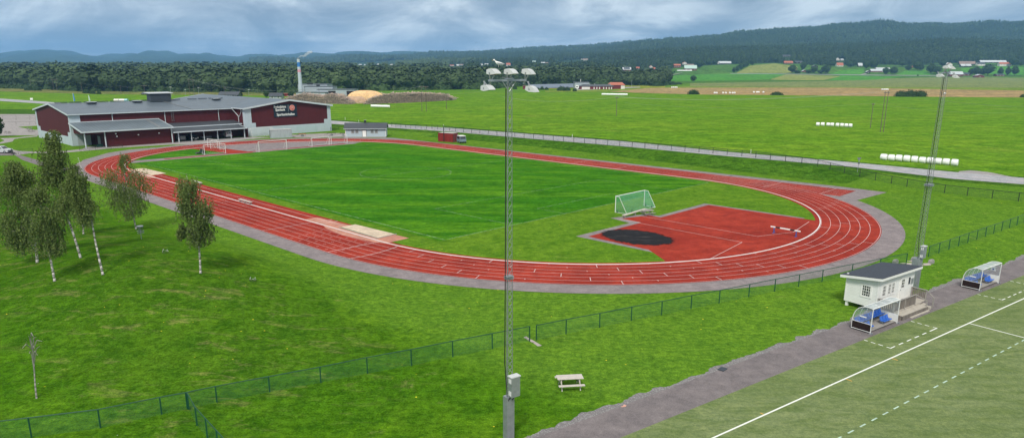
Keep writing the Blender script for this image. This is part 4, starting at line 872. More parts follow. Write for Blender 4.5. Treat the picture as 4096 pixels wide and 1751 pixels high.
# deck
t = empty('wooden_deck', W(-.15, 37.2), PTH); tag(t, 'weathered timber deck with railings and steps in front of the white hut', 'deck')
m = MB(); m.box(2.55, -.76, .44, 5.1, 1.40, .06); m.box(5.55, -.70, .44, .9, 1.3, .06); m.build('deck_floor', m_decktop, t)
m = MB(); m.box(2.3, -1.86, .40, 4.5, .74, .05); m.build('lower_platform', m_decktop, t)
m = MB(); m.box(2.3, -2.26, .19, 4.5, .05, .36); m.box(.03, -1.45, .2, .05, 1.5, .38); m.box(4.58, -1.86, .19, .04, .72, .34); m.box(5.0, -1.42, .2, .9, .05, .38); m.build('side_boards', m_deck, t)
m = MB(); m.box(4.9, -1.98, .25, .66, .56, .05); m.box(4.9, -2.24, .11, .66, .05, .22); m.box(5.0, -1.62, .33, .8, .3, .05); m.box(2.9, -2.38, .05, 3.2, .18, .10); m.build('step', m_decktop, t)
def railing(p0, p1, zf, h=.95, solid=True):
    a_, b_ = Vector(p0), Vector(p1); L = (b_ - a_).length; an = math.atan2(b_.y - a_.y, b_.x - a_.x); m = MB(); c = (a_ + b_) / 2
    m.box(c.x, c.y, zf + h, L + .1, .14, .045, an); r_ = m.build('railing', m_woodg, t); m = MB(); n_ = int(L / .15)
    for i in range(n_): u = (i + .5) / n_; q = a_.lerp(b_, u); m.box(q.x, q.y, zf + h * .5 + .02, .12, .022, h - .16, an)
    m.build('balusters', m_deck, r_)
    for u in ([0, .5, 1] if L > 2 else [0, 1]): q = a_.lerp(b_, u); MB().box(q.x, q.y, zf + h / 2 - .1, .09, .09, h + .1).build('railing_post', m_woodg, t)
railing((.15, -1.42, 0), (3.85, -1.42, 0), .46); railing((5.95, -.1, 0), (5.95, -1.35, 0), .46); railing((.05, -.1, 0), (.05, -1.40, 0), .46)
MB().tube((3.85, -1.42, 1.40), (4.45, -2.2, .92), .045, 4).build('handrail', m_woodg, t); MB().tube((5.95, -1.38, 1.40), (5.55, -2.25, .95), .045, 4).build('handrail', m_woodg, t)
for x, y in ((4.42, -2.16), (5.56, -2.2)): MB().box(x, y, .46, .09, .09, .95).build('newel_post', m_woodg, t)

# dugouts
def dugout(label, loc, sheet, board_=True):
    t = empty('dugout', loc, PTH); tag(t, label, 'team shelter', 'team shelters beside the artificial turf')
    L, D_, Hh = 4.25, 1.6, 2.13           # x along path, y = 0 front, y = D_ back
    def prof(x): return [(x, 0, 2.13), (x, .45, 2.17), (x, .85, 2.10), (x, 1.18, 1.90), (x, 1.42, 1.58), (x, 1.55, 1.2), (x, 1.6, .75)]
    m = MB()
    for x in (0, L): m.path(prof(x) + [(x, 1.6, .12)], .03, 6); m.tube((x, 0, .02), (x, 0, 2.13), .035, 6)
    for i in range(1, 4): m.path(prof(L * i / 4), .02, 5)
    m.tube((-.02, 0, 2.13), (L + .02, 0, 2.13), .045, 6); m.tube((0, 1.6, .15), (L, 1.6, .15), .03, 5); m.tube((0, .85, 2.10), (L, .85, 2.10), .02, 5); m.tube((0, 1.6, .75), (L, 1.6, .75), .02, 5)
    for x in (0, L): m.tube((x, 0, .78), (x, 1.6, .78), .022, 5); m.tube((x, 0, .15), (x, 1.6, .15), .03, 5)
    m.build('frame', m_goal, t)
    m = MB(); pa, pb = prof(.01), prof(L - .01)
    for i in range(2): m.poly([pa[i], pb[i], pb[i + 1], pa[i + 1]])
    m.build('roof_sheet', sheet, t); m = MB()
    for i in range(2, 6): m.poly([pa[i], pb[i], pb[i + 1], pa[i + 1]])
    m.build('back_sheet', m_clear, t)
    for x in (0.012, L - .012):
        m = MB(); m.poly([(x, 0, .8)] + [(x, q[1], q[2]) for q in prof(0)][:]); m.build('side_sheet', m_clear, t)
    MB().box(0, .8, .47, .03, 1.56, .60).build('side_panel', m_brownpaint, t); MB().box(L, .8, .47, .03, 1.56, .60).build('side_panel', m_white, t); MB().box(L / 2, 1.61, .45, L - .1, .03, .58).build('back_panel', m_brownpaint, t)
    MB().box(L / 2, .85, .16, L - .1, 1.45, .05).build('floor', m_woodg, t)
    def seat(x, y, z):
        m = MB(); pr = [(-.20, .0), (-.16, .03), (.12, .0), (.19, .06), (.23, .20), (.26, .34), (.24, .36), (.19, .21), (.14, .08), (.10, .05), (-.16, .07), (-.21, .04)]
        m.hull([(x - .19, y + a_, z + b_) for a_, b_ in pr], [(x + .19, y + a_, z + b_) for a_, b_ in pr]); return m.build('seat', m_bluesit, t)
    for i in range(9): seat(.28 + .46 * i, 1.22, .62)
    for i in range(3): seat(2.75 + .44 * i, .42, .42)
    for i in range(2): seat(.30 + .44 * i, .42, .42)
    m = MB(); m.box(L / 2, 1.2, .60, L - .2, .08, .05); m.box(3.2, .42, .40, 1.4, .08, .05); m.box(.55, .42, .40, .9, .08, .05)
    for x in (.3, 1.5, 2.7, 3.9): m.box(x, 1.2, .38, .05, .05, .42)
    for x in (.2, .9, 2.7, 3.7): m.box(x, .42, .28, .05, .05, .22)
    m.build('seat_rail', m_galv, t)
    for x in (-.02, L + .02): m = MB(); m.tube((x - .03, -.12, .09), (x + .03, -.12, .09), .09, 10); m.box(x, .0, .03, .10, .22, .05); m.build('wheel', m_galv, t)
    m = MB(); m.box(.02, 1.25 - .5, 1.28, .03, .55, .09); m.box(L - .02, .35, 1.85, .03, .4, .08); m.build('notice_strip', m_white, t)
    if board_: b_ = MB().box(L - .05, .62, 1.45, .02, .42, .46).build('info_board', m_white, t); MB().box(L - .064, .62, 1.38, .006, .12, .14).build('board_symbol', m_blue, b_)
    return t
dugout('team shelter with blue seats in front of the white hut', W(-2.5, 31.95), m_frost, False)
dugout('team shelter with blue seats and a notice board near the right edge', W(-2.55, 51.8), m_frost)

# clubhouse at the far side
a_ = Vector(K(75.4, -34.9)); b_ = Vector(K(67.5, -44.05)); d = b_ - a_
t = empty('clubhouse', a_, math.atan2(d.y, d.x)); tag(t, 'small pale grey-blue clubhouse with dark tiled roof and white windows', 'house'); L = d.length; Dp = 5.2
m = MB(); m.hull([(0, 0, .1), (0, Dp, .1), (0, Dp, 2.75), (0, Dp / 2, 4.0), (0, 0, 2.75)], [(L, 0, .1), (L, Dp, .1), (L, Dp, 2.75), (L, Dp / 2, 4.0), (L, 0, 2.75)]); m.build('wall', m_greyboard, t)
m = MB(); m.slab([(-.5, -.5, 2.62), (L + .4, -.5, 2.62), (L + .4, Dp / 2, 4.18), (-.5, Dp / 2, 4.18)], .12); m.slab([(-.5, Dp / 2, 4.18), (L + .4, Dp / 2, 4.18), (L + .4, Dp + .5, 2.62), (-.5, Dp + .5, 2.62)], .12); rf = m.build('roof', m_tile, t)
m = MB(); m.box(L * .47, Dp / 2 + .3, 4.45, .55, .5, .9); ch = m.build('chimney', m_black2, rf); MB().box(L * .47, Dp / 2 + .3, 4.94, .75, .65, .08).build('chimney_cap', m_galv, ch)
m = MB(); m.tube((-.5, -.56, 2.55), (L + .4, -.56, 2.55), .07, 6); m.build('gutter', m_fascia, rf)
for x in (.0, L): MB().box(x, -.01, 1.4, .14, .06, 2.6).build('corner_trim', m_white, t)
for x in (2.15, 3.4, 8.0, 9.25): window(t, (x, 0, 1.75), .78, 1.02, 2, 3, 'y', -1, m_white, m_glass, m_brownpaint, .05, .07)
m = MB(); m.box(L * .465, -.03, 1.15, 1.1, .06, 2.1); d_ = m.build('door', m_white, t); m = MB()
for s in (-1, 1): m.box(L * .465 + s * .6, -.035, 1.18, .09, .07, 2.2)
m.box(L * .465, -.035, 2.26, 1.29, .07, .09); m.build('door_frame', m_brownpaint, d_); MB().box(L * .465 + .42, -.08, 1.1, .04, .05, .12).build('handle', m_galv, d_)
m = MB(); m.box(L / 2 - .2, -.8, .10, L + .4, 1.5, .20); m.build('porch_step', m_conc, t); m = MB(); m.path([(L + .05, -.45, 2.5), (L + .05, .05, 2.2), (L + .05, .05, .3)], .05, 5); m.build('downpipe', m_fascia, t); MB().ball((L * .39, -.06, 2.0), .12, .08, .12).build('wall_lamp', m_white, t)

# containers
def container(name, px0, px1, label, wall, roof, L=6.06, back=(0, 1), left_end=False, hgt=2.45):
    a_ = Vector(G(*px0)); b_ = Vector(G(*px1)); d = b_ - a_; t = empty(name, a_, math.atan2(d.y, d.x)); tag(t, label, 'shipping container', 'shipping containers by the oval'); Wd = 2.44; L = d.length
    m = MB(); m.box(L / 2, Wd / 2, hgt / 2 + .08, L - .1, Wd - .1, hgt - .12); m.build('wall', wall, t); MB().box(L / 2, Wd / 2, hgt + .05, L - .06, Wd - .06, .06).build('roof', roof, t)
    m = MB()
    for y in (.03, Wd - .03):
        m.box(L / 2, y, .12, L, .10, .16); m.box(L / 2, y, hgt, L, .10, .12)
        for x in (.05, L - .05): m.box(x, y, hgt / 2 + .02, .13, .13, hgt)
    for x in (.04, L - .04): m.box(x, Wd / 2, .12, .1, Wd, .16); m.box(x, Wd / 2, hgt, .1, Wd, .12)
    m.build('corner_frame', wall, t); m = MB(); xe = -.02 if left_end else L + .02
    for y in (.35, .85, 1.55, 2.05): m.tube((xe, y, .15), (xe, y, hgt - .1), .025, 5)
    m.build('door_lock_bar', m_galvd, t); return t
c1 = container('shipping_container', (1082, 554), (1169, 551), 'grey shipping container standing before the hall wall', m_greycont, m_controof, left_end=True)
c2 = container('shipping_container', (1753, 566), (1812, 570), 'dark red shipping container beside the far straight', m_redcont, m_controof)
m = MB(); m.box(6.0, 1.6, 1.75, .02, .7, .25); m.box(6.0, 1.7, 1.2, .02, .5, .3); m.build('stencil_mark', m_white, c2); MB().tube((2.2, -.25, 0), (2.2, -.25, 4.2), .10, 6).build('timber_post', m_black2, c2)
MB()

# ------------------------------------------------------------------ sports hall
t = empty('sports_hall', K(98., 0), TH - math.pi / 2); HALL = t
tag(t, 'large dark red sports hall with grey steel roofs beyond the oval', 'sports hall')
def hx(a, b, z): return (-b, a - 98., z)
AF, AB, BL, BR = 105.5, 139.7, 30.6, -14.5; ZE, ZR = 8.15, 10.35; AM = (AF + AB) / 2
# main block: five-sided prism along b
m = MB(); sec = lambda b, o=0.: [hx(AF, b, 0), hx(AB, b, 0), hx(AB, b, ZE), hx(AM, b, ZR), hx(AF, b, ZE)]
m.hull(sec(BL), sec(-30)); m.build('wall', m_redwall, t)
# concrete base, corner columns
m = MB(); m.hull([hx(AF - .06, BL + .06, 0), hx(AB + .06, BL + .06, 0), hx(AB + .06, BL + .06, 2.3), hx(AF - .06, BL + .06, 2.3)], [hx(AF - .06, BL - .2, 0), hx(AB + .06, BL - .2, 0), hx(AB + .06, BL - .2, 2.3), hx(AF - .06, BL - .2, 2.3)])
m.box(*hx(AF - .04, BL - 1.2, ZE / 2), 2.5, .10, ZE); m.box(*hx(AF + .45, BL + .08, ZE / 2), .12, 1.1, ZE - .1); m.box(*hx(AB - .45, BL + .08, ZE / 2), .12, 1.1, ZE - .1); m.box(*hx(AF + 1.5, BL + .09, 1.75), .12, 3.2, 3.5); m.box(*hx(AB - 1.5, BL + .09, 1.75), .12, 3.2, 3.5); m.build('grey_base', m_hallgrey, t)
ov = .55
def roofpair(name, mat, p_eL, p_rL, p_rR, p_eR, q_e, q_rb, th=.22):
    m = MB(); m.slab([p_eL, p_rL, p_rR, p_eR], th); m.slab([p_rL, q_e, q_rb, p_rR], th); return m.build(name, mat, t)
sl = (ZR - ZE) / (AM - AF)
m = MB(); e0 = ZE - sl * ov + .25; r0 = ZR + .25
m.slab([hx(AF - ov, BL + ov, e0), hx(AF - ov, -30, e0), hx(AM, -30, r0), hx(AM, BL + ov, r0)], .22); m.slab([hx(AM, BL + ov, r0), hx(AM, -30, r0), hx(AB + ov, -30, e0), hx(AB + ov, BL + ov, e0)], .22); rf = m.build('roof', m_roof, t)
m = MB(); wv = .05
for (x0, z0, x1, z1) in ((AF - ov, e0, AM, r0), (AM, r0, AB + ov, e0)): m.hull([hx(x0, BL + ov + .06, z0 - .34), hx(x1, BL + ov + .06, z1 - .34), hx(x1, BL + ov + .06, z1 + .06), hx(x0, BL + ov + .06, z0 + .06)], [hx(x0, BL + ov + .01, z0 - .34), hx(x1, BL + ov + .01, z1 - .34), hx(x1, BL + ov + .01, z1 + .06), hx(x0, BL + ov + .01, z0 + .06)])
m.hull([hx(AF - ov - .16, BL + ov, e0 - .22), hx(AF - ov - .01, BL + ov, e0 - .22), hx(AF - ov - .01, BL + ov, e0 + .02), hx(AF - ov - .16, BL + ov, e0 + .02)], [hx(AF - ov - .16, -14, e0 - .22), hx(AF - ov - .01, -14, e0 - .22), hx(AF - ov - .01, -14, e0 + .02), hx(AF - ov - .16, -14, e0 + .02)]); m.build('fascia', m_fascia, rf)
m = MB(); bb = BL - 1
while bb > -18:
    L_ = random.choice((3., 3.4, 5.)); m.box(*hx(AM - .1, bb - L_ / 2, r0 + .18), L_ * .92, .5, .16); bb -= L_ + random.choice((.3, 2.2))
m.build('ridge_vent', m_darkbox, rf)
for b_ in (20.8, 3.2 + 5.2, -15.6): m = MB(); m.box(*hx(AM - 2.8, b_, r0 - .05), 2.2, 1.9, .45); hh = m.build('roof_hatch', m_darkbox, rf); MB().box(*hx(AM - 2.8, b_, r0 + .20), 2.4, 2.1, .06).build('hatch_lid', m_fascia, hh)
m = MB(); m.box(*hx(AM - 1.6, 1.6, r0 + .9), 6.0, 3.2, 2.3); vb = m.build('vent_housing', m_darkbox, rf); m = MB(); m.slab([hx(AM - 3.6, 5.2, r0 + 2.3), hx(AM - 3.6, -2.0, r0 + 2.3), hx(AM + .5, -2.0, r0 + 2.5), hx(AM + .5, 5.2, r0 + 2.5)], .16); m.build('vent_roof', m_tin, vb)
m = MB(); m.hull([hx(AF - ov, -2.0, e0 + .03), hx(AM - 3, 1.0, r0 - .35), hx(AM - 3, .6, r0 - .35), hx(AF - ov, -2.4, e0 + .03)], [hx(AF - ov, -2.0, e0 + .12), hx(AM - 3, 1.0, r0 - .26), hx(AM - 3, .6, r0 - .26), hx(AF - ov, -2.4, e0 + .12)]); m.build('roof_walkway', m_galvd, rf)
for b_ in (20.2, 6.2, -9.6): m = MB(); m.path([hx(AF - ov - .1, b_, e0 - .15), hx(AF - .12, b_, e0 - .55), hx(AF - .12, b_, 4.2)], .10, 6); m.build('downpipe', m_fascia, t)
m = MB()
for s in (-.3, .3): m.tube(hx(AF - .25, 4.1 + s, 5.2), hx(AF - .25, 4.1 + s, 8.6), .04, 4)
for i in range(9): m.tube(hx(AF - .25, 3.8, 5.4 + i * .35), hx(AF - .25, 4.4, 5.4 + i * .35), .03, 4)
m.build('wall_ladder', m_galvd, t)
# gabled wing with the signs
WF_, WB, WL, WR = 98.6, 162., -14.6, -44.3; WM = (WL + WR) / 2; zE, zR = 8.35, 10.45
m = MB(); m.hull([hx(WF_, WL, 0), hx(WF_, WR, 0), hx(WF_, WR, zE), hx(WF_, WM, zR), hx(WF_, WL, zE)], [hx(WB, WL, 0), hx(WB, WR, 0), hx(WB, WR, zE), hx(WB, WM, zR), hx(WB, WL, zE)]); m.build('wing_wall', m_redwall, t)
sl2 = (zR - zE) / (WL - WM); f0 = zE - sl2 * .7 + .25; g0_ = zR + .25
m = MB(); m.slab([hx(WF_ - .7, WL + .7, f0), hx(WF_ - .7, WM, g0_), hx(WB + .7, WM, g0_), hx(WB + .7, WL + .7, f0)], .24); m.slab([hx(WF_ - .7, WM, g0_), hx(WF_ - .7, WR - .7, f0), hx(WB + .7, WR - .7, f0), hx(WB + .7, WM, g0_)], .24); rf = m.build('wing_roof', m_roofY, t)
m = MB()
for x in (WF_ - .76, WB + .76):
    for (b0, z0, b1, z1) in ((WL + .7, f0, WM, g0_), (WM, g0_, WR - .7, f0)): m.hull([hx(x - .04, b0, z0 - .42), hx(x - .04, b1, z1 - .42), hx(x - .04, b1, z1 + .1), hx(x - .04, b0, z0 + .1)], [hx(x + .05, b0, z0 - .42), hx(x + .05, b1, z1 - .42), hx(x + .05, b1, z1 + .1), hx(x + .05, b0, z0 + .1)])
m.hull([hx(WF_ - .7, WL + .86, f0 - .25), hx(WF_ - .7, WL + .71, f0 - .25), hx(WF_ - .7, WL + .71, f0 + .03), hx(WF_ - .7, WL + .86, f0 + .03)], [hx(AF, WL + .86, f0 - .25), hx(AF, WL + .71, f0 - .25), hx(AF, WL + .71, f0 + .03), hx(AF, WL + .86, f0 + .03)]); m.build('fascia', m_fascia, rf)
m = MB(); m.box(*hx(WF_ - .05, WM, 1.35), 29.9, .12, 2.7); m.box(*hx(WF_ - .06, WL - 1.0, zE / 2), 2.1, .16, zE); m.box(*hx(WF_ - .06, WR + .55, zE / 2), 1.2, .16, zE); m.box(*hx(WF_ - .07, WL - 1.6, 2.0), 3.3, .18, 4.0); m.box(*hx(WF_ - .07, WR + 1.2, 2.0), 2.6, .18, 4.0)
m.box(*hx(WF_ + .5, WL + .05, zE / 2), .12, 1.1, zE); m.build('grey_base', m_hallgrey, t)
m = MB(); m.path([hx(AF - ov - .1, -13.7, e0 - .2), hx(AF - 1.1, -14.4, e0 - 1.3), hx(AF - 3.2, -14.35, e0 - 2.3), hx(AF - 3.2, -14.35, 3.7)], .11, 6); m.path([hx(WF_ + 1.5, -13.9, f0 - .2), hx(WF_ + 1.5, -14.4, f0 - .8), hx(WF_ + 3.2, -14.4, f0 - 2.6)], .10, 6); m.build('downpipe', m_fascia, t)
def text3(body, loc, size, parent, align='CENTER', sx=1.):
    cu = bpy.data.curves.new('lettering', 'FONT'); cu.body = body; cu.size = size; cu.align_x = align; cu.extrude = .03; cu.offset = .012 * size; cu.space_line = .82
    o = bpy.data.objects.new('tmp', cu); COL.objects.link(o); bpy.context.view_layer.update(); me = bpy.data.meshes.new_from_object(o.evaluated_get(bpy.context.evaluated_depsgraph_get())); bpy.data.objects.remove(o)
    me.materials.clear(); me.materials.append(m_signw); q = bpy.data.objects.new('lettering', me); COL.objects.link(q); q.parent = parent; q.location = loc; q.rotation_euler = (math.pi / 2, 0, 0); q.scale = (sx, 1, 1); return q
m = MB(); m.box(*hx(WF_ - .12, -28.1, 8.05), 8.0, .12, 2.5); s1 = m.build('upper_sign', m_signb, t); text3('Fryksdalens\nSparbank', hx(WF_ - .21, -26.3, 8.2), 1.14, s1, sx=.78)
MB().box(*hx(WF_ - .20, -29.1, 8.05), .06, .03, 2.1).build('divider', m_fascia, s1)
def disc(c, r_, mat, name, par, th=.03, n_=28): m = MB(); m.hull([(c[0] + r_ * math.cos(2 * math.pi * i / n_), c[1] + th, c[2] + r_ * math.sin(2 * math.pi * i / n_)) for i in range(n_)], [(c[0] + r_ * math.cos(2 * math.pi * i / n_), c[1] - th, c[2] + r_ * math.sin(2 * math.pi * i / n_)) for i in range(n_)]); return m.build(name, mat, par)
em = hx(WF_ - .21, -30.45, 8.1); disc(em, .92, m_coinr, 'emblem', s1); em2 = (em[0], em[1] - .035, em[2]); ed = disc(em2, .82, m_coin, 'emblem_face', s1)
m = MB(); c_ = (em[0], em[1] - .075, em[2]); m.box(c_[0], c_[1], c_[2] - .32, .10, .02, .42); m.box(c_[0], c_[1], c_[2] - .54, .8, .02, .06); m.build('tree_trunk_mark', m_tail, s1)
m = MB(); 
for q in range(9): an = R(20 * q + 10); m.tube((c_[0], c_[1], c_[2] - .12), (c_[0] + .5 * math.cos(an), c_[1], c_[2] + .02 + .42 * math.sin(an)), .03, 4)
m.build('tree_branch_mark', m_coinr, s1)
m = MB(); m.box(*hx(WF_ - .12, -28.1, 6.05), 8.0, .12, 1.3); s2 = m.build('lower_sign', m_signb, t); text3('Sparbankshallen', hx(WF_ - .21, -28.1, 5.78), 1.12, s2, sx=.86)
# annex
X0, X1, Y0, Y1 = 95.0, AF, 31.0, 8.2
m = MB(); m.hull([hx(96.4, 25.2, 0), hx(96.4, 8.5, 0), hx(96.4, 8.5, 4.15), hx(96.4, 25.2, 4.15)], [hx(AF - .05, 25.2, 0), hx(AF - .05, 8.5, 0), hx(AF - .05, 8.5, 5.75), hx(AF - .05, 25.2, 5.75)]); m.build('annex_wall', m_redwall2, t)
m = MB(); m.hull([hx(96.0, 30.2, 3.5), hx(96.0, 25.3, 3.5), hx(96.0, 25.3, 4.1), hx(96.0, 30.2, 4.1)], [hx(96.15, 30.2, 3.5), hx(96.15, 25.3, 3.5), hx(96.15, 25.3, 4.1), hx(96.15, 30.2, 4.1)]); m.hull([hx(96.2, 30.15, 3.4), hx(AF, 30.15, 3.4), hx(AF, 30.15, 5.65), hx(96.2, 30.15, 4.15)], [hx(96.2, 30.0, 3.4), hx(AF, 30.0, 3.4), hx(AF, 30.0, 5.65), hx(96.2, 30.0, 4.15)]); m.build('porch_beam', m_redwall2, t)
m = MB(); m.slab([hx(95.2, 31., 4.35), hx(95.2, 8.1, 4.35), hx(AF - .05, 8.1, 6.1), hx(AF - .05, 31., 6.1)], .2); rf = m.build('annex_roof', m_roofan, t)
m = MB(); m.hull([hx(95.05, 31., 4.08), hx(95.19, 31., 4.08), hx(95.19, 31., 4.4), hx(95.05, 31., 4.4)], [hx(95.05, 8., 4.08), hx(95.19, 8., 4.08), hx(95.19, 8., 4.4), hx(95.05, 8., 4.4)])
for b_ in (31.02, 7.98): m.hull([hx(95.05, b_, 4.05), hx(AF - .02, b_, 5.8), hx(AF - .02, b_, 6.2), hx(95.05, b_, 4.45)], [hx(95.05, b_ + .1, 4.05), hx(AF - .02, b_ + .1, 5.8), hx(AF - .02, b_ + .1, 6.2), hx(95.05, b_ + .1, 4.45)])
m.hull([hx(AF - .35, 31, 6.1), hx(AF - .1, 31, 6.1), hx(AF - .1, 31, 6.3), hx(AF - .35, 31, 6.3)], [hx(AF - .35, 8, 6.1), hx(AF - .1, 8, 6.1), hx(AF - .1, 8, 6.3), hx(AF - .35, 8, 6.3)]); m.build('fascia', m_fascia, rf)
m = MB(); m.box(*hx(100.5, 11.4, 5.32), .9, 10.2, .05, 0, math.atan2(1.75, 10.25)); m.build('roof_walkway', m_galvd, rf)
for b_ in (30.2, 25.4, 8.3): MB().tube(hx(96.0, b_, 0), hx(96.0, b_, 4.2), .16, 8).build('porch_post', m_fascia, t)
MB().box(*hx(105.2, 27.9, 1.55), 3.2, .1, 3.1).build('porch_door', m_greycont, t); MB().box(*hx(101.5, 25.35, 1.3), .1, 2.0, 2.5).build('porch_door', m_greycont, t); MB().box(*hx(98.5, 26.2, .35), 1.2, .8, .7).build('rubbish_bin', simple('green_bin', (.02, .10, .06), .6), t)
for b_, z_ in ((22.6, 3.35), (22.4, 2.65), (17.0, 2.75), (11.6, 2.85)): MB().ball(hx(96.34, b_, z_), .22, .12, .18, 10, 6).build('wall_lamp', m_white, t)
# carport
m = MB(); m.slab([hx(95.2, 8.1, 2.95), hx(95.2, -13.2, 2.95), hx(100.2, -13.2, 3.65), hx(100.2, 8.1, 3.65)], .16); m.slab([hx(100.0, 8.1, 3.95), hx(100.0, -14.2, 3.95), hx(AF, -14.2, 4.75), hx(AF, 8.1, 4.75)], .16); rf = m.build('carport_roof', m_roofd, t)
m = MB(); m.hull([hx(95.05, 8.2, 2.72), hx(95.19, 8.2, 2.72), hx(95.19, 8.2, 3.0), hx(95.05, 8.2, 3.0)], [hx(95.05, -13.3, 2.72), hx(95.19, -13.3, 2.72), hx(95.19, -13.3, 3.0), hx(95.05, -13.3, 3.0)]); m.hull([hx(99.85, 8.2, 3.72), hx(99.99, 8.2, 3.72), hx(99.99, 8.2, 4.0), hx(99.85, 8.2, 4.0)], [hx(99.85, -14.2, 3.72), hx(99.99, -14.2, 3.72), hx(99.99, -14.2, 4.0), hx(99.85, -14.2, 4.0)])
for b_ in (-13.3,): m.hull([hx(95.05, b_, 2.7), hx(100.2, b_, 3.42), hx(100.2, b_, 3.72), hx(95.05, b_, 3.0)], [hx(95.05, b_ - .1, 2.7), hx(100.2, b_ - .1, 3.42), hx(100.2, b_ - .1, 3.72), hx(95.05, b_ - .1, 3.0)])
m.build('fascia', m_fascia, rf)
for b_ in (6.6, 3.0, -.6, -4.6, -8.6, -12.8): MB().tube(hx(95.9, b_, 0), hx(95.9, b_, 2.85), .11 if b_ > -12 and b_ < 6 else .15, 6).build('carport_post', m_fascia, t)
m = MB(); m.hull([hx(96.0, 8.0, 0), hx(AF, 8.0, 0), hx(AF, 8.0, 4.5), hx(96.0, 8.0, 2.8)], [hx(96.0, 7.8, 0), hx(AF, 7.8, 0), hx(AF, 7.8, 4.5), hx(96.0, 7.8, 2.8)]); m.box(*hx(101.9, -2.9, 1.8), 21.6, .1, 3.6); m.box(*hx(98.9, -13.9, 1.4), .15, 6, 2.8); m.build('carport_wall', m_redwall, t)
m = MB()
for b_ in (8.9,): m.box(*hx(AF - .1, 8.2 - .2, 4.6), .2, .1, .6)
m.build('bracket', m_fascia, t)
for (x, y, w_) in ((6.5, 1., 2.), (-18.5, 2., 1.)): pass
m = MB()
for a_ in (121, 124): m.box(*hx(a_, BL + .16, 1.2), .06, .8, 1.2)
m.build('base_window', m_fascia, t)

# ------------------------------------------------------------------ vehicles
def wheel(parent, x, y, r_, w_=.2):
    o = MB().tube((x, y - w_ / 2, r_), (x, y + w_ / 2, r_), r_, 16).build('wheel', m_rubber, parent); MB().tube((x, y - w_ / 2 - .01, r_), (x, y + w_ / 2 + .01, r_), r_ * .62, 12).build('rim', m_galv, o)
def car(name, label, cat, loc, rz, paint, prof, glass, L, wd, wh=.34, group=None, lights=True, plate=False, glass_m=m_glass):
    """prof: side outline (x, z); glass: list of side window outlines"""
    t = empty(name, loc, rz); tag(t, label, cat, group); h = wd / 2
    zt = max(z for x, z in prof); zb = [z for x, z in prof]
    def yy(z): return h * (1 - .16 * max(0, (z - .95)) / max(.2, zt - .95)) if z > .95 else h
    m = MB(); m.hull([(x, -yy(z), z) for x, z in prof], [(x, yy(z), z) for x, z in prof]); b = m.build('body', paint, t)
    for g in glass:
        for s in (-1, 1): MB().poly([(x, s * (yy(z) + .006), z) for x, z in (g if s < 0 else g[::-1])]).build('side_window', glass_m, t)
    return t, b
sv = [(-2.2, .35), (-2.25, .75), (-2.1, 1.0), (-1.75, 1.62), (-1.5, 1.70), (.2, 1.70), (.45, 1.62), (1.15, 1.10), (2.05, .98), (2.28, .80), (2.3, .4), (1.9, .28), (-1.9, .28)]
pc = T(8, 612); t, b = car('parked_car', 'silver estate car parked at the left edge', 'car', pc, R(-4), m_car, sv, [[(-1.65, 1.15), (-1.45, 1.55), (-.75, 1.60), (-.75, 1.12)], [(-.68, 1.12), (-.68, 1.60), (.2, 1.60), (.85, 1.12)]], 4.5, 1.8)
for x in (-1.42, 1.42):
    for y in (-.82, .82): wheel(t, x, y, .34)
MB().poly([(.48, -.70, 1.60), (.48, .70, 1.60), (1.17, .78, 1.11), (1.17, -.78, 1.11)]).build('windscreen', m_glass, t)
for y in (-.7, .7): MB().box(2.22, y, .78, .14, .34, .16).build('headlight', m_white, t)
# black pickup, facing out of the carport (local -y = towards viewer)
hz = TH - math.pi / 2
def vehicle_front(name, label, cat, a, b, paint, prof, L, wd, group=None):
    p = K(a, b); return car(name, label, cat, p, hz - math.pi / 2, paint, prof, [], L, wd, group=group)
pk = [(-2.6, .45), (-2.6, 1.05), (-.9, 1.08), (-.8, 1.72), (.55, 1.74), (1.1, 1.15), (2.3, 1.05), (2.55, .85), (2.55, .4), (-2.5, .35)]
t, b = vehicle_front('pickup_truck', 'black pickup parked nose out under the carport', 'pickup', 99.2, 1.6, m_carb, pk, 5.1, 1.85)
for x in (-1.6, 1.6):
    for y in (-.85, .85): wheel(t, x, y, .38)
MB().poly([(.58, -.68, 1.70), (.58, .68, 1.70), (1.12, .76, 1.17), (1.12, -.76, 1.17)]).build('windscreen', m_glass, t)
for y in (-.68, .68): MB().box(2.54, y, .88, .08, .30, .14).build('headlight', m_white, t)
MB().box(2.60, 0, .82, .03, .8, .16).build('grille', m_galvd, t); MB().box(2.62, 0, .48, .02, .52, .12).build('number_plate', m_white, t)
vn = [(-2.3, .35), (-2.35, 1.2), (-2.25, 1.92), (.6, 1.95), (1.1, 1.80), (1.75, 1.15), (2.3, .95), (2.35, .4)]
p = K(99.6, -9.2); t, b = car('delivery_van', 'white van backed out of the right end of the carport', 'van', p, hz + math.pi / 2 - .25, m_white, vn, [[(.1, 1.2), (.1, 1.7), (.95, 1.7), (1.5, 1.2)]], 4.7, 1.8)
for x in (-1.5, 1.5):
    for y in (-.82, .82): wheel(t, x, y, .33)
for y in (-.38, .38): MB().box(-2.33, y, 1.5, .05, .62, .42).build('rear_window', m_glass, t)
for y in (-.80, .80): MB().box(-2.34, y, 1.15, .05, .14, .5).build('tail_light', m_tail, t)
MB().box(-2.40, 0, .85, .03, .5, .1).build('number_plate', m_galv, t); MB().box(-2.36, 0, .42, .1, 1.7, .16).build('bumper', m_black2, t)
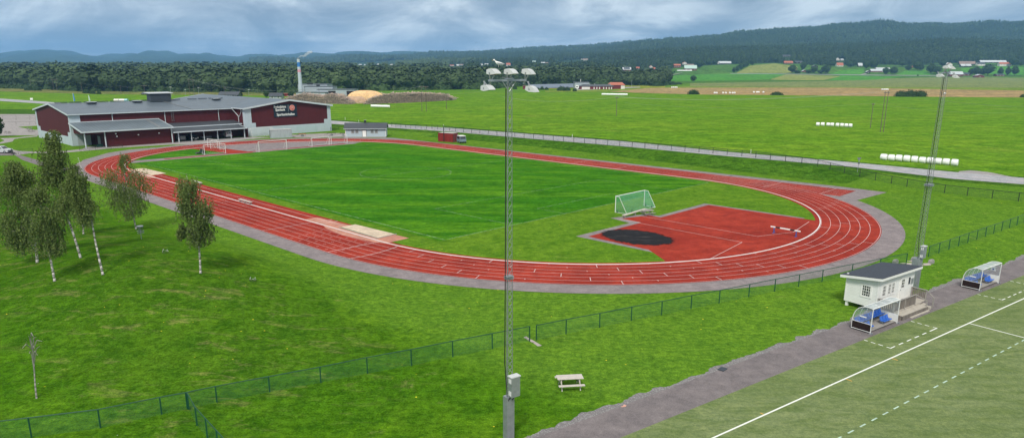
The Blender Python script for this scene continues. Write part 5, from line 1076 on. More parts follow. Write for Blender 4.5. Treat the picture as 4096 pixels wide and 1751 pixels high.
# camper / pickup beside the red container
p = T(1846, 572); t, b = car('camper', 'white and blue camper vehicle beside the red container', 'camper', p, R(-68), simple('pale_blue_paint', (.16, .22, .27), .5), [(-1.5, .5), (-1.5, 1.1), (-1.35, 1.95), (1.1, 2.0), (1.45, 1.2), (1.5, .5)], [[(-1.3, 1.2), (-1.2, 1.8), (1.0, 1.85), (1.25, 1.2)]], 3.0, 1.9)
MB().box(-.1, 0, 2.02, 2.6, 1.75, .12).build('roof', m_white, t); MB().poly([(1.16, -.75, 1.92), (1.16, .75, 1.92), (1.46, .8, 1.22), (1.46, -.8, 1.22)]).build('windscreen', m_glass, t); MB().box(2.3, 0, .5, 2., .08, .08).build('drawbar', m_black2, t)
for x in (-.9, 1.): 
    for y in (-.8, .8): wheel(t, x, y, .32)
# trailers under the carport and beside it
def trailer(label, loc, rz, cage=True, L=2.6, wd=1.4, col=m_galv):
    t = empty('trailer', loc, rz); tag(t, label, 'trailer', 'trailers and carts near the hall'); MB().box(0, 0, .55, L, wd, .1).build('bed', m_woodg, t)
    m = MB()
    for x in (-L / 2, L / 2):
        for y in (-wd / 2, wd / 2): m.tube((x, y, .5), (x, y, 1.5 if cage else .9), .03, 4)
    if cage:
        for z in (.9, 1.2, 1.5):
            m.path([(-L / 2, -wd / 2, z), (L / 2, -wd / 2, z), (L / 2, wd / 2, z), (-L / 2, wd / 2, z), (-L / 2, -wd / 2, z)], .025, 4)
    else: m.path([(-L / 2, -wd / 2, .8), (L / 2, -wd / 2, .8), (L / 2, wd / 2, .8), (-L / 2, wd / 2, .8), (-L / 2, -wd / 2, .8)], .04, 4)
    m.build('side_frame', col, t)
    if cage: MB().box(L / 2 + .02, 0, 1.05, .02, wd - .1, .8).build('end_mesh', m_netw, t)
    for y in (-wd / 2 - .1, wd / 2 + .1): wheel(t, 0, y, .3, .15)
    MB().tube((-L / 2, 0, .5), (-L / 2 - 1.1, 0, .42), .05, 5).build('drawbar', m_black2, t); return t
trailer('caged grey trailer in the left bay of the carport', K(98.6, 4.9), hz - math.pi / 2)
trailer('low grey cart in the middle bay of the carport', K(99, -2.4), hz, False, 2.6, 1.3)
trailer('dark four-wheel cart on the gravel left of the pale hut', G(1327, 543), R(10), False, 2.4, 1.2, m_black2); trailer('small dark cart beside the grey container', G(1210, 546), R(8), False, 1.9, .9, m_tail); trailer('folded dark cart at the corner of the pale hut', G(1372, 543), R(10), False, 1.6, .9, m_black2)
t = empty('chair_stack', K(98.6, -6.6), hz); tag(t, 'stack of grey metal frames under the carport beside the van', 'metal frames'); m = MB()
for i in range(6):
    for z in (.3, .6, .9, 1.2): m.tube((-1.1 + .4 * i, -.3, z), (-1.1 + .4 * i + .5, .3, z + .1), .03, 4)
for x in (-1.1, 1.2): m.tube((x, 0, 0), (x, 0, 1.4), .04, 4)
m.build('frame', m_galv, t)
# mower with its driver
t = empty('lawn_mower', T(803, 615), R(185)); tag(t, 'dark mower standing on the grass beside the front goal', 'mower')
MB().hull([(.1, -.55, .12), (1.1, -.6, .12), (1.1, .6, .12), (.1, .55, .12)], [(.2, -.5, .42), (1.0, -.5, .36), (1.0, .5, .36), (.2, .5, .42)]).build('cutting_deck', m_black2, t)
MB().hull([(-1.0, -.4, .3), (.2, -.35, .3), (.2, .35, .3), (-1.0, .4, .3)], [(-.9, -.35, .85), (.1, -.3, .7), (.1, .3, .7), (-.9, .35, .85)]).build('body', simple('dark_green_paint', (.02, .05, .04), .4), t); MB().box(-.35, 0, .95, .5, .5, .2).build('seat', m_black2, t); MB().tube((.15, 0, .7), (-.05, 0, 1.15), .03, 5).build('steering_column', m_black2, t)
for x, r_ in ((-.7, .32), (.9, .16)):
    for y in (-.55, .55): wheel(t, x, y, r_, .2)
def skinned(name, joints, edges, radii, mat, parent, sub=1):
    me = bpy.data.meshes.new(name); me.from_pydata(joints, edges, []); o = bpy.data.objects.new(name, me); COL.objects.link(o)
    sk = o.modifiers.new('skin', 'SKIN'); sk.use_smooth_shade = True
    for v, r_ in zip(me.skin_vertices[0].data, radii): v.radius = (r_, r_)
    me.skin_vertices[0].data[0].use_root = True
    s = o.modifiers.new('sub', 'SUBSURF'); s.levels = s.render_levels = sub
    bpy.context.view_layer.update(); nm = bpy.data.meshes.new_from_object(o.evaluated_get(bpy.context.evaluated_depsgraph_get())); bpy.data.objects.remove(o)
    nm.materials.clear(); nm.materials.append(mat); q = bpy.data.objects.new(name, nm); COL.objects.link(q); q.parent = parent; return q
bx_, by_, bz_ = T(803, 615)
t = empty('person', (bx_, by_, bz_), R(185)); tag(t, 'person in a faded red shirt bending forward over the dark mower', 'person')
J = [(-.55, 0, .98), (-.45, 0, 1.18), (-.25, 0, 1.38), (-.02, 0, 1.50), (.08, 0, 1.54), (.2, 0, 1.60), (-.18, -.2, 1.40), (.0, -.26, 1.12), (.16, -.2, .92), (-.18, .2, 1.40), (.0, .26, 1.12), (.16, .2, .92), (-.52, -.13, .92), (-.12, -.2, .95), (-.02, -.2, .50), (.12, -.2, .46), (-.52, .13, .92), (-.12, .2, .95), (-.02, .2, .50), (.12, .2, .46)]
E_ = [(0, 1), (1, 2), (2, 3), (3, 4), (4, 5), (2, 6), (6, 7), (7, 8), (2, 9), (9, 10), (10, 11), (0, 12), (12, 13), (13, 14), (14, 15), (0, 16), (16, 17), (17, 18), (18, 19)]
RR = [.16, .155, .17, .07, .10, .085, .075, .05, .035, .075, .05, .035, .11, .085, .055, .05, .11, .085, .055, .05]
skinned('body', J, E_, RR, m_skin, t)
skinned('shirt', [J[0], J[1], J[2], (-.08, 0, 1.45), J[6], J[7], J[9], J[10]], [(0, 1), (1, 2), (2, 3), (2, 4), (4, 5), (2, 6), (6, 7)], [.18, .175, .195, .10, .095, .07, .095, .07], m_shirt, t)
skinned('trousers', [(-.56, 0, .95), J[12], J[13], J[14], J[16], J[17], J[18]], [(0, 1), (1, 2), (2, 3), (0, 4), (4, 5), (5, 6)], [.17, .135, .10, .075, .135, .10, .075], m_trous, t)
MB().ball((.06, 0, 1.62), .11, .10, .09, 10, 7).build('hair', simple('dark_hair', (.05, .03, .02), .8), t)
# ------------------------------------------------------------------ foliage
rng = np.random.default_rng(11)
def tmpl(kind, K, seed, size=.09, core=True):
    r = np.random.default_rng(seed); V = []; Fc = []; tt = []
    if kind == 'leafy':
        ph = r.uniform(0, 2 * np.pi, K); u = r.uniform(-.95, 1, K); s = np.sqrt(1 - u * u); d = np.stack([s * np.cos(ph), s * np.sin(ph), u], 1)
        lob = r.normal(size=(9, 3)); lob /= np.linalg.norm(lob, axis=1)[:, None]; rad = .74 + .34 * np.maximum(0, (d @ lob.T)).max(1) ** 3 + r.uniform(-.08, .06, K)
        wid = np.where(u > 0, 1 - .25 * u, 1 + .05 * u); c = np.stack([d[:, 0] * rad * .30 * wid, d[:, 1] * rad * .30 * wid, .56 + d[:, 2] * rad * .43], 1)
        n_ = d + r.normal(size=(K, 3)) * .45
    elif kind == 'conifer':
        z = r.uniform(.08, 1, K) ** .8; ph = r.uniform(0, 2 * np.pi, K); rr = (1 - z) * .24 * (1 + .3 * np.sin(z * 40)) + .012; c = np.stack([rr * np.cos(ph), rr * np.sin(ph), z], 1); n_ = np.stack([np.cos(ph), np.sin(ph), np.full(K, .6)], 1) + r.normal(size=(K, 3)) * .3
    else:   # bush
        ph = r.uniform(0, 2 * np.pi, K); u = r.uniform(-.1, 1, K); s = np.sqrt(np.maximum(0, 1 - u * u)); d = np.stack([s * np.cos(ph), s * np.sin(ph), u], 1); rad = 1 + r.uniform(-.12, .10, K)
        c = np.stack([d[:, 0] * rad * .5, d[:, 1] * rad * .5, np.maximum(.04, d[:, 2] * rad * .95)], 1); n_ = d + r.normal(size=(K, 3)) * .4
    n_ /= np.linalg.norm(n_, axis=1)[:, None]; a = np.cross(n_, r.normal(size=(K, 3))); a /= np.linalg.norm(a, axis=1)[:, None]; b = np.cross(n_, a)
    sz = size * r.uniform(.6, 1.35, K)[:, None]; Q = np.stack([c - a * sz, c - b * sz * .8 + a * sz * .1, c + a * sz, c + b * sz * .8], 1)
    V = Q.reshape(-1, 3); Fc = np.arange(4 * K).reshape(K, 4); tt = r.uniform(-.12, .12, K)
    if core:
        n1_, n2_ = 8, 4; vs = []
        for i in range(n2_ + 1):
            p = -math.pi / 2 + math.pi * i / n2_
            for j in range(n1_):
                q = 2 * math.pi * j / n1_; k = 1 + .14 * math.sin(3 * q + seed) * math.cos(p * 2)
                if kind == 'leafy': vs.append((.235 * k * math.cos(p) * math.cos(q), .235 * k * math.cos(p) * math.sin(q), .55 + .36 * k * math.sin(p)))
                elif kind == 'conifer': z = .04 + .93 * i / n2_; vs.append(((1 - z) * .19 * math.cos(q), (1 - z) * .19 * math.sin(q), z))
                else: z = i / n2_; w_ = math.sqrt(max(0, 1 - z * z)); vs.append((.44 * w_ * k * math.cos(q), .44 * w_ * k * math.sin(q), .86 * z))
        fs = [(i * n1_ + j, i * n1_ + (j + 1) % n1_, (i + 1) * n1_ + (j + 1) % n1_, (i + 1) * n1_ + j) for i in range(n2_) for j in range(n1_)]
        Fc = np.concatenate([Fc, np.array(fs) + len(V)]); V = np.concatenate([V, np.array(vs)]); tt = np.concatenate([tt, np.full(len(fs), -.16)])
    return V, Fc, tt
def low(kind, seed):
    r = np.random.default_rng(seed); n1_ = 6; prof = {'leafy': [(.0, .05), (.22, .16), (.34, .42), (.30, .68), (.16, .9), (.02, 1)], 'conifer': [(.0, .06), (.22, .1), (.17, .35), (.12, .62), (.05, .85), (.0, 1)]}[kind]
    vs = [(w_ * r.uniform(.7, 1.25) * math.cos(2 * math.pi * j / n1_), w_ * r.uniform(.7, 1.25) * math.sin(2 * math.pi * j / n1_), z + r.uniform(-.05, .05) * (0 < z < 1)) for w_, z in prof for j in range(n1_)]
    fs = [(i * n1_ + j, i * n1_ + (j + 1) % n1_, (i + 1) * n1_ + (j + 1) % n1_, (i + 1) * n1_ + j) for i in range(5) for j in range(n1_)]
    return np.array(vs), np.array(fs), r.uniform(-.22, .22, len(fs))
def pn(x, y, s, k=0.):   # cheap smooth noise in 0..1
    return .5 + .25 * (np.sin(x * s + k) * np.cos(y * s * 1.3 + 2 * k) + np.sin((x * .6 - y) * s * 2.1 + k * 3) * .6 + np.sin((x + y * .8) * s * 4.3 + k) * .4)
def grow(name, X, Y, h, w_, T_, mat, label, bias=0., cols=None, z=None):
    X, Y, h, w_ = map(np.asarray, (X, Y, h, w_)); Z = (terr(X, Y) if z is None else z) - .4; ch = rng.integers(0, len(T_), len(X)) if cols is None else cols; Vs, Fs, Ts = [], [], []; off = 0
    tree_t = .36 + bias + .40 * (pn(X, Y, .012) - .5) + rng.normal(size=len(X)) * .115
    for k, (V, Fc, tt) in enumerate(T_):
        ii = np.nonzero(ch == k)[0]
        if len(ii) == 0: continue
        an = rng.uniform(0, 2 * np.pi, len(ii)); c_, s_ = np.cos(an), np.sin(an); x0 = V[None, :, 0] * c_[:, None] - V[None, :, 1] * s_[:, None]; y0 = V[None, :, 0] * s_[:, None] + V[None, :, 1] * c_[:, None]
        P_ = np.stack([X[ii][:, None] + x0 * w_[ii][:, None], Y[ii][:, None] + y0 * w_[ii][:, None], Z[ii][:, None] + V[None, :, 2] * h[ii][:, None]], 2).reshape(-1, 3)
        f_ = (Fc[None] + (np.arange(len(ii)) * len(V))[:, None, None]).reshape(-1, 4) + off; off += len(P_); Vs.append(P_); Fs.append(f_); Ts.append((tree_t[ii][:, None] + tt[None]).ravel())
    o = npmesh(name, np.concatenate(Vs), np.concatenate(Fs), mat, np.clip(np.concatenate(Ts), 0, 1)); return tag(o, label, 'forest', kind='stuff')
# lower edge of the woods in the photo
YF = [(-400, 352), (0, 353), (150, 357), (250, 362), (330, 366), (700, 368), (1000, 371), (1180, 372), (1300, 369), (1500, 363), (1700, 361), (1900, 358), (2000, 352), (2100, 343), (2350, 341), (2560, 343), (2640, 345), (2668, 338), (2674, 296), (2690, 272), (2800, 262), (2860, 258), (2950, 258), (3100, 252), (3200, 262), (3350, 264), (3450, 268), (3500, 258), (3600, 262), (3700, 258), (3900, 252), (4500, 252)]
RECT = []      # buildings that stay visible between the trees: x0, x1, y0, y1, depth
HOUSES = []
def at(px, py, Y):       # the point of a pixel at depth Y
    d = ray(px, py); d = d / d[1]; return (d[0] * Y, Y, H + d[2] * Y)
def farm(x0, x1, y0, y1, wall, roof, label, cat='house', name='farmhouse', rf=.5, depth=.7, rz=0., gable=False, wins=3, grp='farm buildings on the valley side', base=None):
    c = T((x0 + x1) / 2, y1); s = mpp(c); Wd = (x1 - x0) * s; Ht = (y1 - y0) * s; D_ = max(5, Wd * depth if Wd < 14 else 9); t = empty(name, c, rz); tag(t, label, cat, grp); h1 = Ht * (1 - rf)
    c1 = (0, D_); m = MB(); hw = Wd / 2
    RECT.append((x0, x1, y0, y1, c[1]))
    if not gable:
        m.hull([(-hw, 0, -2), (-hw, D_, -2), (-hw, D_, h1), (-hw, D_ / 2, Ht - .15), (-hw, 0, h1)], [(hw, 0, -2), (hw, D_, -2), (hw, D_, h1), (hw, D_ / 2, Ht - .15), (hw, 0, h1)]); m.build('wall', wall, t); m = MB(); o = .5
        zz = h1 - (Ht - h1) * o / (D_ / 2); m.slab([(-hw - .4, -o, zz), (hw + .4, -o, zz), (hw + .4, D_ / 2, Ht), (-hw - .4, D_ / 2, Ht)], .25); m.slab([(-hw - .4, D_ / 2, Ht), (hw + .4, D_ / 2, Ht), (hw + .4, D_ + o, zz), (-hw - .4, D_ + o, zz)], .25)
    else:
        m.hull([(-hw, 0, -2), (hw, 0, -2), (hw, 0, h1), (0, 0, Ht - .15), (-hw, 0, h1)], [(-hw, D_, -2), (hw, D_, -2), (hw, D_, h1), (0, D_, Ht - .15), (-hw, D_, h1)]); m.build('wall', wall, t); m = MB()
        m.slab([(-hw - .5, -.5, h1 - .3), (0, -.5, Ht), (0, D_ + .5, Ht), (-hw - .5, D_ + .5, h1 - .3)], .25); m.slab([(0, -.5, Ht), (hw + .5, -.5, h1 - .3), (hw + .5, D_ + .5, h1 - .3), (0, D_ + .5, Ht)], .25)
    m.build('roof', roof, t)
    for i in range(wins):
        x = -hw + Wd * (i + .5) / wins; f = MB().box(x, -.05, h1 * .5, min(1.8, Wd / wins * .55), .1, min(1.7, h1 * .45)).build('window', m_farmwhite, t); MB().box(x, -.11, h1 * .5, min(1.2, Wd / wins * .4), .04, min(1.2, h1 * .32)).build('pane', m_glass, f)
    return t
FH = [(2696, 2723, 257, 272, m_farmred, m_terra, 'red farmhouse with orange tiled roof and white windows above the white heap', .35, 0, 4),
 (2730, 2748, 248, 259, m_farmwhite, m_terra, 'small pink-white house among trees above the pale green barn', .45, 1, 2),
 (2545, 2558, 268, 277, m_farmred, m_terra, 'small red-roofed house at the left end of the hillside hamlet', .5, 0, 2), (2597, 2611, 262, 272, m_farmwhite, m_terra, 'pale house with steep orange roof in the hillside hamlet', .6, 1, 1), (2611, 2621, 270, 279, m_farmred, m_terra, 'orange-roofed shed at the right end of the hillside hamlet', .6, 0, 1),
 (2871, 2877, 245, 257, m_farmwhite, m_tile, 'narrow white house at the left end of the long white-roofed barn', .3, 1, 2), (2878, 2925, 246, 257, m_interior, m_tin, 'long dark barn under a white roof at the top of the pasture', .62, 0, 5),
 (2491, 2524, 270, 285, m_farmred, m_tin, 'dark red house with solar panels on its pale roof', .55, 0, 3), (2323, 2330, 235, 242, m_farmwhite, m_tile, 'tiny white house left of the hilltop clearing house', .4, 1, 1), (2333, 2352, 235, 242, m_farmwhite, m_rust, 'white house at the top right of the hillside clearing', .5, 0, 3),
 (2164, 2180, 249, 255, m_interior, m_tin, 'house with a white roof low on the wooded hill', .5, 0, 2), (2182, 2193, 250, 255, m_farmred, m_rust, 'brown-roofed building beside the white-roofed hill house', .5, 0, 2), (2130, 2143, 244, 249, m_farmwhite, m_tingr, 'pale green roof peeping out of the hill wood', .6, 0, 1),
 (3131, 3162, 220, 229, m_interior, m_tile, 'dark house with white gables high in the wood', .45, 0, 4), (3137, 3172, 245, 257, m_farmred, m_terra, 'long red house with bright orange roof below the wood', .5, 0, 4), (3181, 3210, 244, 255, m_interior, m_tile, 'dark-roofed house right of the bright orange roof', .5, 0, 2),
 (3348, 3373, 252, 267, m_farmwhite, m_terra, 'white house with steep orange roof and dormer', .6, 0, 2), (3345, 3358, 232, 243, m_farmwhite, m_tin, 'white house half hidden in the wood above the steep orange roof', .5, 1, 1), (3363, 3374, 236, 243, m_farmwhite, m_tin, 'small white building right of the half-hidden white house', .5, 0, 1),
 (3433, 3450, 253, 268, m_interior, m_tin, 'dark house with a white patched roof beside tall trees', .6, 0, 2), (3209, 3227, 280, 290, m_farmred, m_tin, 'small red gabled shed inside the tree island', .5, 1, 1), (3250, 3271, 261, 272, m_interior, m_tile, 'dark grey house behind the tree island', .5, 1, 2),
 (3466, 3480, 283, 295, m_interior, m_tin, 'small dark shed at the farm road junction', .4, 1, 1), (3483, 3532, 277, 290, m_farmred, m_tin, 'long red stable with pale roof left of two round trees', .5, 0, 6), (3504, 3560, 271, 278, m_farmred, m_tin, 'rear long roof behind the red stable', .7, 0, 1),
 (3647, 3663, 264, 272, m_farmred, m_terra, 'small orange-roofed cottage between round trees', .6, 0, 1), (3771, 3795, 251, 260, m_interior, m_tin, 'white-roofed barn left of the gabled brown house', .5, 0, 1), (3790, 3809, 252, 270, m_farmwhite, m_rust, 'tall gabled house with brown trim above the right mast lamps', .35, 1, 3),
 (3838, 3903, 246, 258, m_interior, m_rust, 'big barn with rust-streaked roof', .8, 0, 2), (3844, 3862, 257, 268, m_interior, m_tin, 'left of two white-roofed sheds below the rusty barn', .6, 0, 1), (3865, 3885, 257, 268, m_interior, m_tin, 'right of two white-roofed sheds below the rusty barn', .6, 0, 1),
 (3921, 4026, 242, 253, m_interior, m_tin, 'very long barn with white roof at the upper right', .6, 0, 5), (3910, 3940, 250, 264, m_farmwhite, m_tile, 'white house with dark roof below the long white-roofed barn', .45, 0, 3), (3998, 4046, 250, 266, m_farmwhite, m_terra, 'large white villa with orange roof near the right edge', .4, 0, 4),
 (3836, 3880, 291, 304, m_farmred, m_tile, 'low dark red outbuilding right of the field barn', .45, 0, 3), (3902, 3937, 298, 311, m_farmred, m_tin, 'small red barn with white barge at the edge of the crop', .5, 1, 1), (3984, 4018, 296, 306, m_farmred, m_tile, 'dark red cottage beneath three slim trees', .4, 0, 3)]
for x0, x1, y0, y1, wl_, rf_, lb, fr, gb, wn in FH: farm(x0, x1, y0, y1, wl_, rf_, lb, 'barn' if 'barn' in lb or 'stable' in lb else 'shed' if 'shed' in lb else 'house', 'barn' if 'barn' in lb or 'stable' in lb else 'shed' if 'shed' in lb else 'farmhouse', fr, .7, 0, bool(gb), wn)
for x0, x1, y0, y1, rf_, lb in ((1435, 1446, 257, 261, m_tin, 'leftmost white-roofed house of the distant village'), (1456, 1462, 258, 262, m_tin, 'tiny white house second from the left in the distant village'), (1508, 1518, 254, 260, m_rust, 'gabled pale house in the middle of the distant village'), (1559, 1576, 256, 261, m_rust, 'long pinkish house right of the distant gabled one'),
   (1799, 1816, 260, 265, m_terra, 'red-roofed village house left of the central mast lamps'), (1826, 1836, 258, 265, m_tin, 'white village house right of the red-roofed one'), (1838, 1853, 257, 262, m_rust, 'pinkish village house nearest the white one'), (1924, 1931, 256, 263, m_tin, 'white house just left of the gull'), (1938, 1953, 255, 260, m_tin, 'low white house behind the gull on the slope'), (2025, 2042, 253, 267, m_terra, 'white house with red roof right of the gull')):
    farm(x0, x1, y0, y1, m_farmwhite, rf_, lb, rf=.45, gable='gabled' in lb, wins=2, grp='houses of the distant village')
# barn with pale green roof and covered heap
farm(2738, 2787, 262, 283, m_farmred, m_tingr, 'red barn with wide pale green metal roof behind the white heap', 'barn', 'barn', .55, wins=3)
farm(2748, 2775, 257, 264, m_interior, m_rust, 'brown-roofed building just behind the pale green barn roof', 'barn', 'barn', .5, wins=1)
farm(3798, 3852, 287, 307, m_farmred, m_tin, 'red field barn with pale roof beside the right mast lamps', 'barn', 'barn', .5, gable=False, wins=2)
hp = T(2738, 285); s = mpp(hp); t = empty('silage_heap', hp); tag(t, 'long white plastic-covered heap in front of the pale green barn', 'silage heap'); m = MB()
for i in range(14): m.ball((-28 * s + i * 4.2 * s, rng.uniform(-1, 1), .8), 3.4 * s, 4, 3.4 * s * rng.uniform(.8, 1.15), 8, 5)
m.build('plastic_cover', m_bale, t, True)
# left background houses
farm(874, 952, 368, 386, m_interior, m_tile, 'dark hip-roofed house behind the hall roof', rf=.6, grp='buildings behind the hall', wins=4); farm(1077, 1126, 373, 396, m_greycont, m_tile, 'grey house with a dark roof left of the log piles', rf=.45, grp='buildings behind the hall', gable=False, wins=2)
farm(566, 602, 371, 380, m_farmred, m_tile, 'low brown barn at the wood edge behind the roof vent', 'barn', 'barn', .45, grp='buildings behind the hall', wins=2); farm(1128, 1156, 374, 386, m_redcont, m_redcont, 'red steel shed behind the log pile', 'shed', 'shed', .1, grp='buildings behind the hall', wins=0)

# hill and wood trees
def scatter(n_, y0, y1, x0, x1, maxy=None, hmean=16, hs=4):
    Y = np.sqrt(rng.uniform(y0 * y0, y1 * y1, n_)); px = rng.uniform(x0, x1, n_); X = (px - 2048) / F * Y * math.cos(PIT); return X, Y
def proj(X, Y, Z):
    D = np.stack([X, Y, Z - H], 1); ww = D @ fw; return 2048 + F * (D @ rt2) / ww, YP - F * (D @ up2) / ww
CLEAR = [((2210, 262), (2215, 252), (2260, 243), (2330, 236), (2352, 243), (2330, 252), (2300, 262), (2250, 268)), ((2160, 262), (2170, 255), (2196, 254), (2200, 262), (2180, 268))]
def inpoly(px, py, poly):
    r_ = np.zeros(len(px), bool); n_ = len(poly)
    for i in range(n_):
        (x1, y1), (x2, y2) = poly[i], poly[(i + 1) % n_]; c = ((y1 > py) != (y2 > py)) & (px < (x2 - x1) * (py - y1) / (y2 - y1 + 1e-9) + x1); r_ ^= c
    return r_
def keep(X, Y, h, w_):
    Z = terr(X, Y); px, py = proj(X, Y, Z); k = py < np.interp(px, [p[0] for p in YF], [p[1] for p in YF]); _, ty = proj(X, Y, Z + h); pw = w_ / Y * F * .3
    for (x0, x1, y0, y1, yd) in RECT: k &= ~((px + pw > x0 - 1) & (px - pw < x1 + 1) & (Y < yd + 14) & (ty < y1 - (y1 - y0) * .22) & (py > y0))
    for c in CLEAR: k &= ~(inpoly(px, py, c) | (inpoly(px, (py + ty) / 2, c) & (Y < 2600)))
    return k
LF = [tmpl('leafy', 95, s, .075) for s in range(5)]; CF = [tmpl('conifer', 70, 20 + s, .07) for s in range(2)]; BSH = [tmpl('bush', 110, 40 + s, .085) for s in range(4)]
LM = [tmpl('leafy', 34, 60 + s, .11) for s in range(4)]; CM = [tmpl('conifer', 26, 70 + s, .09) for s in range(2)]; LL = [low('leafy', 80 + s) for s in range(4)] + [low('conifer', 90 + s) for s in range(4)]
# edge of the near wood
def edge(n_, x0, x1, d0, d1, hm, hs, T_, name, label, mat, wr=.9, bias=0.):
    px = rng.uniform(x0, x1, n_); yf = np.interp(px, [p[0] for p in YF], [p[1] for p in YF]); P0 = TV(px, yf); Y = P0[:, 1] + rng.uniform(d0, d1, n_); X = P0[:, 0] * Y / P0[:, 1]; h = np.clip(rng.normal(hm, hs, n_), hm * .5, hm * 1.7); w_ = h * wr * rng.uniform(.8, 1.25, n_)
    k = keep(X, Y + 0, h, w_) | (Y < P0[:, 1] + 3); Z = terr(X, Y)
    for (x0_, x1_, y0_, y1_, yd) in RECT: k &= ~((px > x0_ - 4) & (px < x1_ + 4) & (Y < yd + 6))
    return grow(name, X[k], Y[k], h[k], w_[k], T_, mat, label, bias)
edge(520, -60, 2680, 0, 14, 4.6, 1.6, BSH, 'woodland_edge', 'low bushy edge of the wood along the meadow', m_bush, 1.5, .05)
edge(150, 1290, 2680, 0, 12, 7.0, 1.6, BSH, 'willow_thicket', 'rounded pale green willow thicket in front of the wood', m_bush, 1.7, .22)
edge(900, -80, 2680, 8, 34, 10.5, 2.6, LF, 'woodland_edge', 'first rows of the mixed wood behind the meadows', m_forest, .95, .06)
def wood(n_, y0, y1, x0, x1, hm, hs, T_, name, label, mat, wr=.62, bias=0., cf=.25, ncf=0):
    X, Y = scatter(n_, y0, y1, x0, x1); hm_ = hm * (1 + .36 * (pn(X, Y, .02, 2.) - .5) * 2); h = np.clip(rng.normal(0, hs, n_) + hm_, hm * .5, hm * 1.5); w_ = h * wr * rng.uniform(.8, 1.3, n_) * 1.25; k = keep(X, Y, h, w_)
    cols = None
    if ncf: pc_ = cf * (.4 + 1.4 * pn(X, Y, .006, 5.)); isc = rng.uniform(0, 1, n_) < pc_; cols = np.where(isc, len(T_) - ncf + rng.integers(0, ncf, n_), rng.integers(0, len(T_) - ncf, n_)); w_ = np.where(isc, w_ * .75, w_); h = np.where(isc, h * 1.08, h)
    print(name, n_, int(k.sum())); return grow(name, X[k], Y[k], h[k], w_[k], T_, mat, label, bias, None if cols is None else cols[k])
wood(7600, 575, 960, -120, 2700, 14.8, 2.2, LF + CF, 'wood', 'wide mixed wood across the valley floor', m_forest, 1.12, .06, .05, 2)
wood(9000, 960, 1700, -120, 2720, 15.5, 2.6, LM + CM, 'wood', 'rear part of the valley wood', m_forest, 1.1, .03, .08, 2)
wood(14000, 1700, 3000, -150, 1900, 15, 3, LL, 'distant_wood', 'tree tops of the far valley floor', m_forest, .85, -.04, .12, 4)
wood(26000, 1350, 2350, 1850, 4350, 15.5, 3, LM + CM, 'hillside_wood', 'wooded lower slope above the farms', m_hilltree, .62, .05, .45, 2)
wood(34000, 2350, 3900, 1750, 4400, 15, 3, LL, 'hillside_wood', 'dark conifer forest covering the long hill', m_hilltree, .62, -.02, .8, 4)
wood(20000, 3900, 5400, 1000, 3300, 19, 4, LL, 'distant_wood', 'blue wooded hills behind the village', m_hilltree, .9, -.02, .6, 4)

# individual trees and bushes in the fields
def protos(name, T_, mat, n_=3):
    L = []
    for V, Fc, tt in T_[:n_]: o = npmesh('crown', V * [1, 1, 1], Fc, mat, np.clip(.42 + tt, 0, 1)); L.append(o.data); bpy.data.objects.remove(o)
    return L
big = [tmpl('leafy', 320, 200 + s, .052) for s in range(4)]; PT = protos('crown', big, m_dark, 4); PB = protos('foliage', [tmpl('bush', 330, 220 + s, .055) for s in range(3)], m_dark, 3); PC = protos('crown', [tmpl('conifer', 220, 230, .05)], m_dark, 1)
trunk_me = MB().tube((0, 0, 0), (0, 0, .5), .022, 7, .012).build('trunk', m_bark); tmd = trunk_me.data; bpy.data.objects.remove(trunk_me)
def field_tree(px, py, hpx, wpx, label, group='trees among the farm fields', kind='t', name='broadleaf_tree', cat='tree'):
    c = T(px, py); s = mpp(c); hh, ww_ = hpx * s, wpx * s; t = empty(name, c, rng.uniform(0, 6)); tag(t, label, cat, group)
    me = {'t': PT, 'b': PB, 'c': PC}[kind]; me = me[int(rng.integers(0, len(me)))]; o = bpy.data.objects.new('crown' if kind != 'b' else 'foliage', me); COL.objects.link(o); o.parent = t
    wf = {'t': .66, 'b': 1.08, 'c': .50}[kind]; o.scale = (ww_ / wf, ww_ / wf, hh)
    if kind != 'b': q = bpy.data.objects.new('trunk', tmd); COL.objects.link(q); q.parent = t; q.scale = (hh, hh, hh)
    else: o.scale[1] = min(ww_ / wf, hh * 2.4)
    return t
